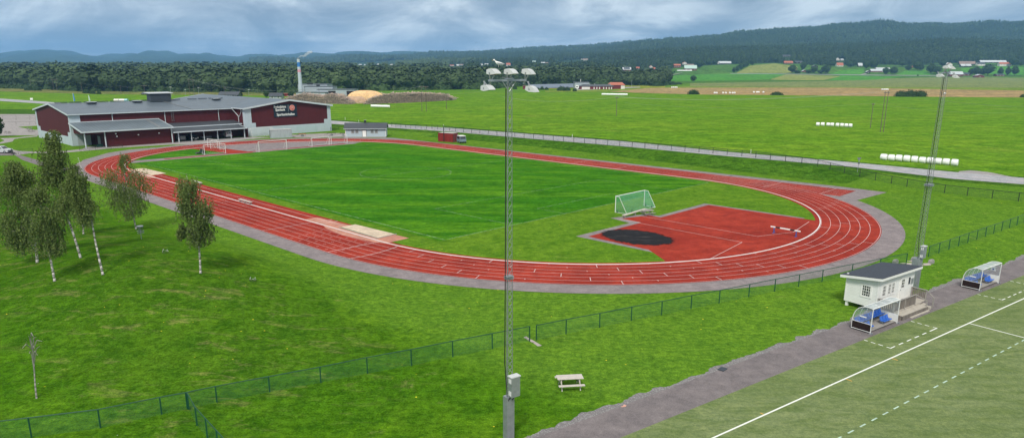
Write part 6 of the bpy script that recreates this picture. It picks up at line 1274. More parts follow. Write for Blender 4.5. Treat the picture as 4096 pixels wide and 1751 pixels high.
TR_ = [(2640, 293, 30, 30, 'round tree at the wood corner left of the farm track'), (2668, 289, 32, 24, 'tree right beside the wood corner by the farm track'), (2698, 293, 9, 7, 'small lone sapling in the pasture left of the lone pine'), (2797, 275, 38, 38, 'large dark tree right of the pale green barn'), (2832, 262, 26, 26, 'tree at the top edge of the pasture'),
 (2935, 292, 22, 18, 'lowest tree of the slanting tree row'), (2948, 288, 27, 20, 'second tree up the slanting tree row'), (2962, 282, 29, 22, 'middle tree of the slanting tree row'), (2975, 276, 29, 22, 'fourth tree up the slanting tree row'), (2986, 270, 26, 20, 'topmost tree of the slanting tree row'), (3008, 263, 30, 26, 'dark tree just above the pale slope field'),
 (3168, 295, 33, 38, 'leftmost round tree of the roadside tree island'), (3213, 282, 36, 28, 'tall tree at the back of the roadside tree island'), (3257, 294, 30, 32, 'middle tree of the roadside tree island'), (3303, 297, 40, 40, 'rightmost and largest tree of the roadside tree island'), (3236, 294, 16, 30, 'low bushy tree in the roadside tree island'), (3190, 295, 14, 30, 'low hedge tree at the front of the tree island'), (3280, 296, 18, 30, 'low tree left of the largest in the tree island'),
 (3465, 279, 42, 32, 'left of two tall trees beside the white patched roof'), (3492, 279, 46, 36, 'right of two tall trees beside the white patched roof'), (3542, 300, 30, 30, 'left round tree beside the long red stable'), (3572, 300, 33, 36, 'right round tree beside the long red stable'), (3633, 283, 24, 30, 'round tree left of the small orange cottage'), (3669, 283, 42, 42, 'broad tree behind the small orange cottage'), (3682, 284, 26, 26, 'lower tree right of the small orange cottage'),
 (3722, 294, 38, 42, 'large tree group top left of the right mast lamps'), (3747, 298, 33, 36, 'tree just left of the right mast lamps'), (3882, 303, 28, 24, 'leftmost tree of the dense farm grove'), (3905, 304, 37, 42, 'second tree of the dense farm grove'), (3950, 304, 46, 54, 'largest tree of the dense farm grove'), (3930, 303, 28, 38, 'low front tree of the dense farm grove'),
 (4000, 304, 34, 26, 'left of three slim trees near the right edge'), (4030, 304, 36, 24, 'middle of three slim trees near the right edge'), (4058, 304, 38, 32, 'right of three slim trees near the right edge'), (4056, 268, 36, 42, 'tree right of the orange-roofed villa'), (4082, 266, 20, 26, 'tree at the right edge above the light ley'), (3770, 268, 30, 30, 'tree left of the gabled brown house'), (3400, 272, 30, 30, 'tree between the steep orange roof and the patched roof'), (3330, 268, 24, 30, 'tree left of the steep orange roof'), (3610, 268, 22, 34, 'tree at the wood edge above the round trees')]
for x, y, h_, w_, lb in TR_: field_tree(x, y, h_, w_, lb)
field_tree(2773, 327, 27, 27, 'lone pine with a flat ragged crown in the green ley', None, 't', 'pine_tree'); field_tree(1067, 392, 32, 24, 'bushy tree left of the grey house behind the hall', 'trees behind the hall'); field_tree(961, 387, 17, 19, 'small dark conifer at the end of the dark house', 'trees behind the hall', 'c', 'conifer'); field_tree(1167, 395, 32, 28, 'round tree at the left end of the log pile', 'trees behind the hall'); field_tree(-6, 548, 90, 52, 'tree cut off by the left edge above the silver car', 'trees behind the hall')
BS_ = [(2774, 378, 20, 58, 'rounded bush left on the edge of the brown field'), (3107, 381, 14, 54, 'low bush in the middle of the brown field edge'), (3605, 387, 24, 58, 'left part of the big dark bush clump'), (3642, 387, 28, 66, 'middle of the big dark bush clump'), (3680, 387, 26, 56, 'right part of the big dark bush clump'), (4092, 390, 13, 26, 'bush cut off by the right edge'), (3671, 304, 6, 8, 'tiny bush on the farm road verge'),
 (116, 362, 22, 34, 'left of two rounded bushes at the left wood edge'), (148, 363, 20, 36, 'right of two rounded bushes at the left wood edge'), (346, 374, 18, 29, 'largest of three round bushes left of the hall roof'), (371, 376, 14, 26, 'middle of three round bushes left of the hall roof'), (396, 377, 14, 20, 'smallest of three round bushes left of the hall roof'), (1958, 358, 20, 52, 'wide willow bush below the left lower floodlight'), (1990, 354, 17, 30, 'willow bush right of the wide one by the mast'), (2060, 358, 18, 19, 'bush just right of the central mast top'),
 (2150, 360, 10, 21, 'left of three small bushes before the solar field'), (2168, 360, 15, 17, 'middle of three small bushes before the solar field'), (2186, 360, 11, 18, 'right of three small bushes before the solar field'), (2245, 364, 20, 40, 'left lobe of the large bush before the grey hall'), (2268, 364, 17, 32, 'right lobe of the large bush before the grey hall'), (2299, 366, 13, 20, 'round bush beside the white lorry'), (2632, 345, 18, 60, 'willow bush at the right end of the wood'), (2690, 340, 14, 40, 'low bush past the right end of the wood'), (2715, 338, 9, 30, 'last low bush of the wood edge')]
for x, y, h_, w_, lb in BS_: field_tree(x, y, h_, w_, lb, 'bushes on the field edges', 'b', 'bush', 'bush')

# ------------------------------------------------------------------ birches
def birch(px_tr, crown, label, name='birch_tree', nb=26, ns=24, leaf=.115, bare=0, seed=0, r0=.11, dens=1., extra=None, loose=False):
    r = np.random.default_rng(seed); b = T(*px_tr[0]); Y0 = b[1]; pts = [Vector(b)] + [Vector(at(x, y, Y0 + .25 * i)) for i, (x, y) in enumerate(px_tr[1:], 1)]
    t = empty(name, b); tag(t, label, 'birch' if name == 'birch_tree' else 'tree', 'birches on the grass mound' if name == 'birch_tree' else None); o = Vector(b); loc = [p - o for p in pts]; loc[0].z -= .1
    # smooth trunk
    seq = []; n_ = len(loc)
    for i in range(n_ - 1):
        for k in range(4):
            u = k / 4; p0 = loc[max(i - 1, 0)]; p1 = loc[i]; p2 = loc[i + 1]; p3 = loc[min(i + 2, n_ - 1)]
            seq.append(.5 * ((2 * p1) + (p2 - p0) * u + (2 * p0 - 5 * p1 + 4 * p2 - p3) * u * u + (3 * p1 - p0 - 3 * p2 + p3) * u ** 3))
    seq.append(loc[-1]); L = len(seq); rad = [r0 * (1 - .86 * i / (L - 1)) * (1.25 if i == 0 else 1) for i in range(L)]
    MB().path(seq, rad, 9).build('trunk', m_birch if not loose else m_woodg, t, True)
    cs = crown if isinstance(crown, list) else [crown]; LV, LF_, LT = [], [], []; lm = MB(); cnt = 0; area = sum((c[1] - c[0]) * (c[3] - c[2]) for c in cs)
    for c in cs:
        x0, x1, y0, y1 = c; cc = Vector(at((x0 + x1) / 2, (y0 + y1) / 2, Y0)) - o; s = mpp(Vector(cc) + o); rx = (x1 - x0) / 2 * s; rz = (y1 - y0) / 2 * s; nbi = max(4, int(nb * .74 * (x1 - x0) * (y1 - y0) / area))
        for _ in range(nbi):
            d = Vector(r.normal(size=3)).normalized(); k = r.uniform(.35, 1) ** .5; e = cc + Vector((d.x * rx * k * .86, d.y * rx * k * .8, d.z * rz * k * .80 + rz * .16))
            j = min(range(L), key=lambda q: abs(seq[q].z - (e.z - r.uniform(.4, 1.6)))); st = seq[j]; mid = st.lerp(e, .55) + Vector((0, 0, .35)); lm.path([st, mid, e], [max(.03, rad[j] * .5), .028, .014], 5)
            g = min(.75, rx * r.uniform(.12, .26))
            for _s in range(int(ns * dens)):
                a_ = Vector(r.normal(size=3)) * g; p = e + Vector((a_.x, a_.y, a_.z * .8 + .15)); ln = r.uniform(.6, 2.3) * (1 if not loose else .25); kk = int(ln / .10) + 2; dr = Vector(r.normal(size=3)) * .05
                for i in range(kk):
                    q = p + dr * i * .5 + Vector((0, 0, -ln * i / kk)) + Vector(r.normal(size=3)) * .035
                    if (q.x - cc.x) ** 2 / (rx * 1.12) ** 2 + (q.z - cc.z) ** 2 / (rz * 1.08) ** 2 > 1: continue
                    u_ = Vector(r.normal(size=3)).normalized(); v_ = u_.cross(Vector(r.normal(size=3))).normalized(); z_ = leaf * r.uniform(.45, 1.1)
                    LV += [q - u_ * z_, q - v_ * z_ * .55, q + u_ * z_, q + v_ * z_ * .55]; LF_.append((cnt, cnt + 1, cnt + 2, cnt + 3)); cnt += 4; LT.append(.40 + .16 * r.normal())
    lm.build('limbs', m_birch if not loose else m_woodg, t); npmesh('crown', [tuple(v) for v in LV], LF_, m_birchleaf, np.clip(LT, 0, 1), t)
    return t
birch([(149, 1050), (140, 960), (118, 860), (96, 780), (72, 690)], [(-10, 150, 650, 850), (-6, 140, 800, 1020), (20, 130, 640, 720)], 'leftmost large drooping birch with a dark leaning base', nb=62, ns=26, seed=1, r0=.125)
birch([(219, 1124), (203, 1040), (187, 950), (177, 890), (160, 805), (150, 750)], [(90, 262, 770, 960), (130, 270, 880, 1030), (110, 200, 740, 820)], 'birch with a bare white lower trunk, nearest the leftmost one', nb=42, ns=22, seed=2, r0=.105)
birch([(323, 1031), (290, 925), (262, 850), (245, 760), (232, 670), (215, 590), (205, 540)], [(150, 262, 545, 730), (165, 300, 650, 900), (180, 240, 515, 610)], 'tallest birch of the left group reaching the annex porch', nb=54, ns=22, seed=3, r0=.105)
birch([(412, 1098), (391, 1010), (375, 930), (362, 850), (345, 770), (327, 680), (312, 630)], [(262, 345, 625, 860), (300, 385, 740, 900)], 'slender birch with long white trunk and dead side twigs', nb=30, ns=20, seed=4, r0=.10)
birch([(334, 936), (330, 880), (335, 800), (330, 720)], [(285, 385, 760, 920)], 'dark small birch behind the slender white trunk', nb=18, ns=22, seed=5, r0=.10)
birch([(545, 917), (530, 850), (516, 780), (500, 705), (490, 640), (486, 615)], [(405, 600, 668, 800), (430, 590, 760, 872), (455, 530, 612, 690)], 'round-crowned birch beside the disc golf basket', nb=46, ns=26, seed=6, r0=.095)
birch([(802, 1092), (798, 1010), (790, 900), (776, 830), (758, 755), (747, 704)], [(682, 800, 700, 800), (700, 850, 770, 900), (725, 850, 850, 990), (698, 740, 870, 960)], 'birch standing alone on the right of the mound', nb=48, ns=24, seed=7, r0=.10)
birch([(146, 1592), (140, 1530), (136, 1455), (131, 1400), (122, 1350)], [(78, 172, 1330, 1420), (100, 160, 1400, 1460)], 'nearly bare sapling on the lawn at lower left', 'sapling', nb=16, ns=5, leaf=.035, seed=8, r0=.055, loose=True)
# dead twigs beside the slender birch
# disc golf basket
b = T(566, 956); t = empty('disc_golf_basket', b); tag(t, 'grey disc golf basket beside the round-crowned birch', 'disc golf basket'); m = MB(); m.tube((0, 0, -.1), (-.05, 0, 1.5), .035, 6); m.build('pole', m_galv, t)
m = MB()
for i in range(14): q = 2 * math.pi * i / 14; m.tube((.12 * math.cos(q), .12 * math.sin(q), .72), (.34 * math.cos(q), .34 * math.sin(q), .95), .012, 4); m.tube((.32 * math.cos(q), .32 * math.sin(q), 1.45), (.07 * math.cos(q), .07 * math.sin(q), .9), .012, 4)
m.build('chains', m_galvd, t); m = MB()
for z, r_ in ((.72, .34), (.95, .36), (1.45, .34), (1.52, .34)): m.path([(r_ * math.cos(2 * math.pi * i / 16), r_ * math.sin(2 * math.pi * i / 16), z) for i in range(17)], .022, 4)
m.build('rims', m_galv, t); MB().tube((0, 0, 1.47), (0, 0, 1.51), .33, 14).build('top_plate', m_greycont, t)

# ------------------------------------------------------------------ bales
def bale_mesh():
    m = MB(); prof = [(-.70, .0), (-.70, .50), (-.66, .62), (-.58, .68), (0, .70), (.58, .68), (.66, .62), (.70, .50), (.70, 0)]; n_ = 16; vs = []; fs = []
    for x, r_ in prof:
        for j in range(n_): q = 2 * math.pi * j / n_; vs.append((x, r_ * math.cos(q), max(.02, .66 + r_ * math.sin(q))))
    k = len(prof)
    for i in range(k - 1):
        for j in range(n_): fs.append((i * n_ + j, i * n_ + (j + 1) % n_, (i + 1) * n_ + (j + 1) % n_, (i + 1) * n_ + j))
    m.add(vs, fs); return m.build('silage_bale', m_bale, None, True)
proto_b = bale_mesh(); used = [False]
ORD = ['first', 'second', 'third', 'fourth', 'fifth', 'sixth', 'seventh', 'eighth', 'ninth', 'tenth', 'eleventh', 'twelfth', 'thirteenth', 'fourteenth', 'fifteenth']
def bales(P_, label, group, rz, s=1.):
    for i, (x, y) in enumerate(P_):
        if not used[0]: o = proto_b; used[0] = True
        else: o = proto_b.copy(); COL.objects.link(o)
        o.location = T(x, y); o.rotation_euler = (0, 0, rz + rng.uniform(-.08, .08)); o.scale = (s * rng.uniform(.86, .91), s, s * rng.uniform(.96, 1.03)); tag(o, label % ORD[i], 'silage bale', group)
row_rz = math.atan2(156.7 - 166.1, 97.5 - 86.5)
bales([(3400 + a * .3814, 340 + b * .3814) for a, b in zip((351, 431, 509, 591, 673, 756, 838, 920, 1005, 1093), (788, 795, 800, 806, 813, 820, 826, 832, 839, 848))], 'white wrapped bale, %s from the left in the big row beside the road', 'row of ten large bales by the road', row_rz, 1.06)
bales(list(zip((3271, 3290, 3312, 3328, 3349, 3367, 3384, 3401), (504.5, 504.6, 505.3, 506, 507.5, 508, 509, 510))), 'white bale, %s from the left in the mid-field row near the poles', 'row of eight bales in the meadow', row_rz + .2, 1.0)
bales([(2410 + 6.85 * i, 381.5 + .09 * i) for i in range(15)], 'small distant bale, %s from the left in the long row behind the single pole', 'row of fifteen distant bales', 0., 1.12)
bales([(1488 + 8.4 * i, 429 + .25 * i) for i in range(9)], 'white bale, %s from the left in the touching row below the log pile', 'row of bales below the log pile', 0., .98)
bales([(x, 375.5) for x in (2858, 2866, 2892, 2903, 2919, 2930, 2938)], 'far white bale, %s from the left in the seven on the brown field', 'bales on the brown field, left group', .1, 1.05)
bales([(x, 372.5) for x in (3015, 3027, 3034, 3053)], 'far white bale, %s from the left in the four by the low bush', 'bales on the brown field, middle group', .1, 1.05)
bales([(x, 353) for x in (2687, 2694, 2701, 2707)], 'farthest white bale, %s from the left behind the rounded bush', 'bales on the brown field, rear group', 0., 1.1)
bales([(x, 361.5) for x in (3528, 3536, 3543, 3550)], 'white bale, %s from the left above the twin-pole top', 'bales above the twin pole', 0., 1.1)
bales([(3779, 377.5)], 'single white bale right of the right mast on the brown field (%s)' .replace(' (%s)', '%.0s'), 'bales on the brown field, right', 0., 1.1)

# ------------------------------------------------------------------ poles and wires
def pole(px, yb, yt, label, arm=0., two=0, lamp=False, group='utility poles', name='utility_pole', cat='utility pole', r_=None, mat=None):
    b = T(px, yb); s = mpp(b); hh = 0.; lo, hi = 0, 60
    for _ in range(40):
        m_ = (lo + hi) / 2
        if P((b[0], b[1], b[2] + m_))[1] > yt: lo = m_
        else: hi = m_
    hh = lo; t = empty(name, b, 0); tag(t, label, cat, group); rr = r_ or max(.13, s * .62); mt = mat or m_pole
    MB().tube((0, 0, -.3), (0, 0, hh), rr, 7, rr * .7).build('pole', mt, t)
    if two: MB().tube((two, 0, -.3), (two, 0, hh), rr, 7, rr * .7).build('pole', mt, t)
    if arm: MB().box(two / 2, 0, hh - .5, arm, .22, .22).build('crossarm', mt, t); m = MB(); [m.tube((two / 2 + k * arm * .45, 0, hh - .4), (two / 2 + k * arm * .45, 0, hh - .05), .07, 5) for k in (-1, 0, 1)]; m.build('insulators', m_galv, t)
    if lamp: m = MB(); m.box(.25, 0, hh + .05, 1.2, .4, .2); m.build('lamp_head', m_white, t)
    return (b[0], b[1], b[2] + hh - .1)
q1 = pole(1688, 447, 344, 'twin-legged timber pole frame in the meadow right of the hall', 4.6, 2.1)
q2 = pole(1786, 437, 373, 'single timber pole at the right end of the log pile', 1.6); q3 = pole(1279, 411, 354, 'timber pole in front of the left log pile', 0)
q4 = pole(2465, 465, 387, 'single timber pole with a forked top below the long bale row', 1.6); q5 = pole(3481, 512, 413, 'slim timber pole left of the twin poles at the right', .8); q6 = pole(3521, 529, 366, 'tall close-set twin timber poles at the right', 1.8, 1.0)
q7 = pole(126, 360, 322, 'timber pole half hidden by the left wood edge', 0); q8 = pole(216, 364, 316, 'twin-legged pole frame at the left wood edge', 6.5, 2.9); q9 = pole(329, 368, 331, 'pole left of the three round bushes', 0)
q10 = pole(485, 377, 343, 'pole behind the hall roof left of the vent housing', 0); q11 = pole(580, 379, 341, 'pole with two cross arms behind the vent housing', 4.5); q12 = pole(761, 386, 316, 'tall crossarmed pole behind the hall roof', 5.2, 3.0)
q13 = pole(902, 388, 351, 'pole rising from the dark house behind the hall', 1.5); q14 = pole(961, 390, 358, 'pole beside the small dark conifer', 0); q15 = pole(1576, 380, 341, 'thin pole behind the right log pile', 0)
for x, yb, yt, lb in ((685, 388, 349, 'lamp post right of the vent housing'), (742, 380, 359, 'small far lamp post left of the tall pole'), (796, 384, 351, 'lamp post right of the tall crossarmed pole'), (996, 384, 360, 'lamp post right of the dark conifer'), (2526, 351, 320, 'pale mast at the right end of the fire station yard')): pole(x, yb, yt, lb, lamp=x < 2000, group='lamp posts', name='lamp_post', cat='lamp post', mat=m_galv)
wire_n = [0]
def wires(pts, label, sag=1.6, offs=((0, 0),), r_=.015):
    m = MB()
    for ox, oz in offs:
        for a_, b_ in zip(pts, pts[1:]):
            L = []
            for i in range(11): u = i / 10; L.append((a_[0] + (b_[0] - a_[0]) * u + ox, a_[1] + (b_[1] - a_[1]) * u, a_[2] + (b_[2] - a_[2]) * u - 4 * sag * u * (1 - u) + oz))
            for i in range(10):
                rr = r_ * (1 + max(0, (L[i][1] - 150)) / 260); m.tube(L[i], L[i + 1], rr, 3, cap=False)
    return tag(m.build('power_line', m_wire), label, 'power line', 'overhead wires')
far_r = at(4200, 424, 330); far_r2 = at(4200, 443, 300)
wires([q4, q6, far_r], 'pale wires from the forked pole to the twin poles and out right', 1.8, ((-1.2, 0), (1.2, 0))); wires([at(2000, 385, 430), q4], 'pale wire running left from the forked pole', 2.5, ((0, 0),)); wires([q5, far_r2], 'wire from the slim right pole out of the frame', 2.); wires([at(2500, 412, 330), q5], 'wire reaching the slim right pole from the left', 2.)
wires([q7, q9, q10, q11, q13, q14, (at(1200, 365, 470))], 'long wire along the left poles behind the hall', 1.5); wires([at(-200, 345, 560), q8], 'wire arriving from the left edge at the twin frame', 1.5); wires([q12, q3], 'bundle of wires from the tall pole down to the log pile', 4., ((-1.8, 0), (0, 0), (1.8, 0))); wires([q1, q2, at(1950, 358, 560)], 'wires from the meadow pole frame along the right log pile', 1.2, ((-1, 0), (1.5, 0))); wires([at(1400, 375, 470), q1], 'wire reaching the meadow pole frame from the log yard', 1.5)
for x, yb, yt, lb in ((1381, 480, 469, 'leftmost of the white road marker posts'), (1435, 489, 480, 'white marker post just left of the clubhouse chimney'), (1774, 510, 498, 'white marker post above the red container'), (2289, 553, 537, 'white marker post behind the central straight'), (3003, 614, 598, 'rightmost white marker post')):
    pole(x, yb, yt, lb, group='road marker posts', name='marker_post', cat='marker post', r_=.07, mat=m_white)
b = T(3429, 690); t = empty('road_sign', b); tag(t, 'grey-backed give way sign beside the road', 'road sign'); m = MB().tube((0, 0, 0), (.1, 0, 2.9), .045, 6).build('post', m_galv, t); MB().hull([(-.38, 0, 3.0), (.5, 0, 3.0), (.08, 0, 2.25)], [(-.38, .03, 3.0), (.5, .03, 3.0), (.08, .03, 2.25)]).build('sign_plate', m_galvd, t); MB().box(.08, 0, 1.9, .3, .03, .35).build('lower_plate', m_black2, t)

# ------------------------------------------------------------------ timber yard and heating plant
def logpile(prof, label, depth_rows=3):
    m = []; xs = np.arange(prof[0][0], prof[-1][0], 1.0); V, Fc, Tn = [], [], []; cnt = 0; n_ = 6
    for row in range(depth_rows):
        for x in np.arange(prof[0][0], prof[-1][0], 2.1):
            yt = np.interp(x, [p[0] for p in prof], [p[1] for p in prof]) + rng.uniform(-1.5, 1.5); yb = np.interp(x, [p[0] for p in prof], [p[2] for p in prof]); b = T(x, yb); s = mpp(b); Ht = max(.4, (yb - yt) * s - row * .15); nz = int(Ht / .36) + 1
            for k in range(nz):
                z = b[2] + .18 + k * .36 + rng.uniform(-.08, .08); r_ = rng.uniform(.13, .24); x0 = b[0] + rng.uniform(-.16, .16); y0 = b[1] + row * 5.2 + rng.uniform(-.45, .45); an = rng.normal() * (.10 if k < nz - 2 else .35); L_ = rng.uniform(4.2, 5.4) * (1 if row < depth_rows - 1 or k < nz - 1 else 1); dx, dy, dz = math.sin(an) * L_, math.cos(an) * L_, rng.normal() * (.12 if k < nz - 2 else .4)
                for (cx_, cy_, cz_) in ((x0, y0, z), (x0 + dx, y0 + dy, z + dz)):
                    for j in range(n_): q = 2 * math.pi * j / n_; V.append((cx_ + r_ * math.cos(q), cy_, cz_ + r_ * math.sin(q)))
                tn = rng.uniform(.0, .45)
                for j in range(n_): Fc.append((cnt + j, cnt + (j + 1) % n_, cnt + n_ + (j + 1) % n_, cnt + n_ + j)); Tn.append(min(1, tn + (.38 if k >= nz - 3 else 0.05)))
                e_ = rng.uniform(.15, .85); Fc.append((cnt, cnt + 1, cnt + 2, cnt + 3)); Fc.append((cnt, cnt + 3, cnt + 4, cnt + 5)); Tn += [e_, e_]; cnt += 2 * n_
    return tag(npmesh('log_pile', V, Fc, m_log, np.array(Tn)), label, 'log pile', 'stacked timber', 'stuff')
logpile([(1140, 396, 412), (1165, 388, 413), (1190, 382, 414), (1215, 378, 414), (1260, 384, 415), (1290, 388, 415), (1325, 378, 416), (1350, 386, 416), (1380, 396, 417), (1408, 413, 418)], 'left long pile of stacked grey logs below the heating plant')
logpile([(1455, 414, 418), (1490, 393, 417), (1520, 386, 416), (1545, 379, 415), (1600, 377, 413), (1661, 375, 410), (1720, 377, 407), (1773, 379, 404), (1795, 388, 403), (1808, 398, 402)], 'right long pile of stacked brown logs in the meadow')
def mound(px, yb, wpx, hpx, mat, label, name, seed=0, dpt=.6, dz=0.):
    c = T(px, yb); s = mpp(c); a_, hh = wpx * s / 2, hpx * s; r = np.random.default_rng(seed); t = MB(); n_, k_ = 40, 14; vs = []; fs = []
    for i in range(k_ + 1):
        u = i / k_
        for j in range(n_):
            q = 2 * math.pi * j / n_; w_ = (1 - u) * (1 + .06 * math.sin(3 * q + seed) + .03 * math.sin(7 * q)); z = hh * (1 - (1 - u) ** 1.0) if False else hh * math.sin(u * math.pi / 2) ** .9; wv = math.cos(u * math.pi / 2) ** .75
            vs.append((a_ * wv * math.cos(q) * (1 + .05 * math.sin(3 * q + seed)), a_ * dpt * wv * math.sin(q), z * (1 + .04 * math.sin(5 * q + seed) * (1 - u))))
    for i in range(k_):
        for j in range(n_): fs.append((i * n_ + j, i * n_ + (j + 1) % n_, (i + 1) * n_ + (j + 1) % n_, (i + 1) * n_ + j))
    t.add(vs, fs); o = t.build(name, mat, None, True); o.location = (c[0], c[1] + a_ * dpt, c[2] - .2); return tag(o, label, 'woodchip heap')
mound(1452, 403, 158, 40, m_saw, 'large bright yellow sawdust heap between the log piles', 'sawdust_heap', 1, .55); mound(1434, 415, 66, 29, m_saw2, 'smaller brown chip heap in front of the yellow one', 'chip_heap', 4, .6); mound(1400, 414, 64, 28, m_saw2, 'pale grey-brown chip heap left of the yellow one', 'chip_heap', 6, .6)
t0 = T(1250, 386); YB = t0[1]; t = empty('heating_plant', (t0[0], YB, 0)); tag(t, 'grey heating plant with several flat-roofed blocks beside the tall chimney', 'heating plant'); ox = t0[0]
m_plant = simple('pale_plant_cladding', (.36, .41, .45), .6, .08, .4)
def blk(x0, x1, yt, Y, dep, roofcol=m_roofd, wall=None, name='block'):
    A_ = at(x0, yt, Y); B_ = at(x1, yt, Y); w_ = B_[0] - A_[0]; cx_ = (A_[0] + B_[0]) / 2 - ox; z = A_[2]; o = MB().box(cx_, Y - YB + dep / 2, z / 2, w_, dep, z).build(name, wall or m_plant, t); MB().box(cx_, Y - YB + dep / 2, z + .12, w_ + .5, dep + .5, .28).build('roof', roofcol, o); return o
blk(1191, 1309, 338, YB + 34, 16); blk(1216, 1330, 347, YB + 20, 14); blk(1184, 1300, 371, YB, 12); o = blk(1268, 1417, 359, YB + 8, 14)
for x0, x1 in ((1313, 1342), (1386, 1416)): A_ = at(x0, 364, YB + 7.9); B_ = at(x1, 364, YB + 7.9); MB().box((A_[0] + B_[0]) / 2 - ox, 7.85, A_[2] / 2, B_[0] - A_[0], .12, A_[2]).build('opening', m_interior, o)
for x0, x1, y0, Yo in ((1227, 1248, 332, 38), (1266, 1276, 340, 24)): A_ = at(x0, y0, YB + Yo); B_ = at(x1, y0, YB + Yo); MB().box((A_[0] + B_[0]) / 2 - ox, Yo + 1, A_[2] - 1.2, B_[0] - A_[0], 3, 2.4).build('roof_vent', m_black2, t)
cb = at(1205, 380, YB + 16); t = empty('chimney', (cb[0], cb[1], 0)); tag(t, 'tall pale chimney with a blue and a pink band and white smoke', 'chimney'); zt = at(1195, 237, cb[1])[2]; rr = 8.2 * mpp(cb)
def zof(py): return at(1200, py, cb[1])[2]
for z0, z1, mt in ((0, zof(290), m_hallgrey), (zof(290), zof(279), m_chimpink), (zof(279), zof(268), m_hallgrey), (zof(268), zof(250), m_chimblue), (zof(250), zt, m_hallgrey)): MB().tube((-.010 * z0 * 1.3, 0, z0), (-.010 * z1 * 1.3, 0, z1), rr * (1 - z0 / zt * .28), 16, rr * (1 - z1 / zt * .28)).build('shaft_section', mt, t)
MB().tube((-.4, 0, zt), (-.4, 0, zt + .5), rr * .55, 10).build('flue_tip', m_galvd, t)
sm = bpy.data.materials.new('white_smoke'); sm.use_nodes = True; nn = sm.node_tree.nodes; nn.clear(); oo = nn.new('ShaderNodeOutputMaterial'); pv = nn.new('ShaderNodeVolumePrincipled'); pv.inputs['Color'].default_value = (.95, .96, .97, 1); pv.inputs['Density'].default_value = .30; sm.node_tree.links.new(pv.outputs[0], oo.inputs['Volume'])
m = MB(); sp0 = Vector((cb[0] - .4, cb[1], zt + .8))
for i in range(13): u = i / 12; m.ball(tuple(sp0 + Vector((u * 9.5 + rng.uniform(-.3, .3), 0, u * 4.0 + .5 * math.sin(u * 9)))), .55 + 1.5 * u * (1 - .45 * u), .6 + 1.2 * u, .4 + 1.0 * u * (1 - .4 * u), 10, 7)
tag(m.build('smoke', sm, None, True), 'white smoke drifting right from the chimney top', 'smoke', kind='stuff')

# fire station group
c = T(2370, 358); YS = c[1]; t = empty('fire_station', (c[0], YS, 0)); ox = c[0]; YB = YS; tag(t, 'long dark red station building with an orange-roofed wing and grey hall', 'fire station')
def blk2(x0, x1, yt, Y, dep, wall, roof, name, hip=0.): 
    A_ = at(x0, yt, Y); B_ = at(x1, yt, Y); w_ = B_[0] - A_[0]; cx_ = (A_[0] + B_[0]) / 2 - ox; z = A_[2]; yc_ = Y - YB + dep / 2; o = MB().box(cx_, yc_, z / 2, w_, dep, z).build(name, wall, t); e = .6
    MB().hull([(cx_ - w_ / 2 - e, yc_ - dep / 2 - e, z + .01), (cx_ + w_ / 2 + e, yc_ - dep / 2 - e, z + .01), (cx_ + w_ / 2 + e, yc_ + dep / 2 + e, z + .01), (cx_ - w_ / 2 - e, yc_ + dep / 2 + e, z + .01)], [(cx_ - w_ * (.5 - .12 * (hip > .5)), yc_ - dep * .1, z + hip), (cx_ + w_ * (.5 - .12 * (hip > .5)), yc_ - dep * .1, z + hip), (cx_ + w_ * (.5 - .12 * (hip > .5)), yc_ + dep * .1, z + hip), (cx_ - w_ * (.5 - .12 * (hip > .5)), yc_ + dep * .1, z + hip)]).build('roof', roof, o); return o, cx_, w_, z, Y - YB
m_statred = simple('dark_red_boarding', (.15, .018, .022), .8, .12)
o, cx_, w_, z, yy_ = blk2(2299, 2357, 329, YS + 26, 16, m_plant, m_black2, 'grey_hall', .3); MB().box(cx_ - 1, yy_ + 5, z + 1.2, .5, .5, 3.).build('roof_mast', m_white, o)
o, cx_, w_, z, yy_ = blk2(2319, 2456, 346, YS, 14, m_statred, m_tile, 'red_wing', 1.9)
for i, u in enumerate((.10, .18, .26, .42, .50, .58, .70, .78, .86, .93)): MB().box(cx_ - w_ / 2 + w_ * u, yy_ - .08, z * .42, 2.6 if i < 3 else 1.0, .15, z * .8 if i < 3 else z * .72).build('door', m_farmwhite, o)
for u in (.3, .45, .9): MB().box(cx_ - w_ / 2 + w_ * u, 5, z + 1.6, 1.0, 1.0, 1.8).build('roof_vent', m_galv, o)
o, cx_, w_, z, yy_ = blk2(2436, 2499, 341, YS + 12, 12, m_statred, m_terra, 'orange_roofed_wing', 2.6)
for u in (.8, .88, .96): MB().box(cx_ - w_ / 2 + w_ * u, yy_ - .08, z * .45, 1.3, .15, z * .85).build('door', m_farmwhite, o)
t = empty('lorry', T(2310, 358)); tag(t, 'white lorry parked at the left end of the red station', 'lorry', None); s = mpp(T(2310, 358)); MB().hull([(-2.0, 0, .6), (1.3, 0, .6), (1.3, 0, 3.6), (-1.2, 0, 4.0), (-2.0, 0, 2.6)], [(-2.0, 5, .6), (1.3, 5, .6), (1.3, 5, 3.6), (-1.2, 5, 4.0), (-2.0, 5, 2.6)]).build('cab', m_white, t); MB().box(-.4, -.03, 2.4, 1.9, .08, .8).build('windscreen', m_glass, t)
for x in (-1.5, 1.): MB().tube((x, -.1, .5), (x, .3, .5), .5, 12).build('wheel', m_rubber, t)
A_ = T(2135, 357); B_ = T(2297, 352); C_ = at(2297, 337, B_[1] + 18); D_ = at(2118, 341, A_[1] + 22); t = empty('solar_field', A_); tag(t, 'wide sloping grey-blue solar panel field left of the grey hall', 'solar field'); o_ = Vector(A_); q = [tuple(Vector(p) - o_) for p in (A_, B_, C_, D_)]; MB().slab([(p[0], p[1], p[2] + .6) for p in q], .2).build('panel', m_solar, t)
m = MB(); [m.tube((p[0], p[1], -.5), (p[0], p[1], p[2] + .4), .15, 4) for p in q]; m.build('support', m_galv, t)
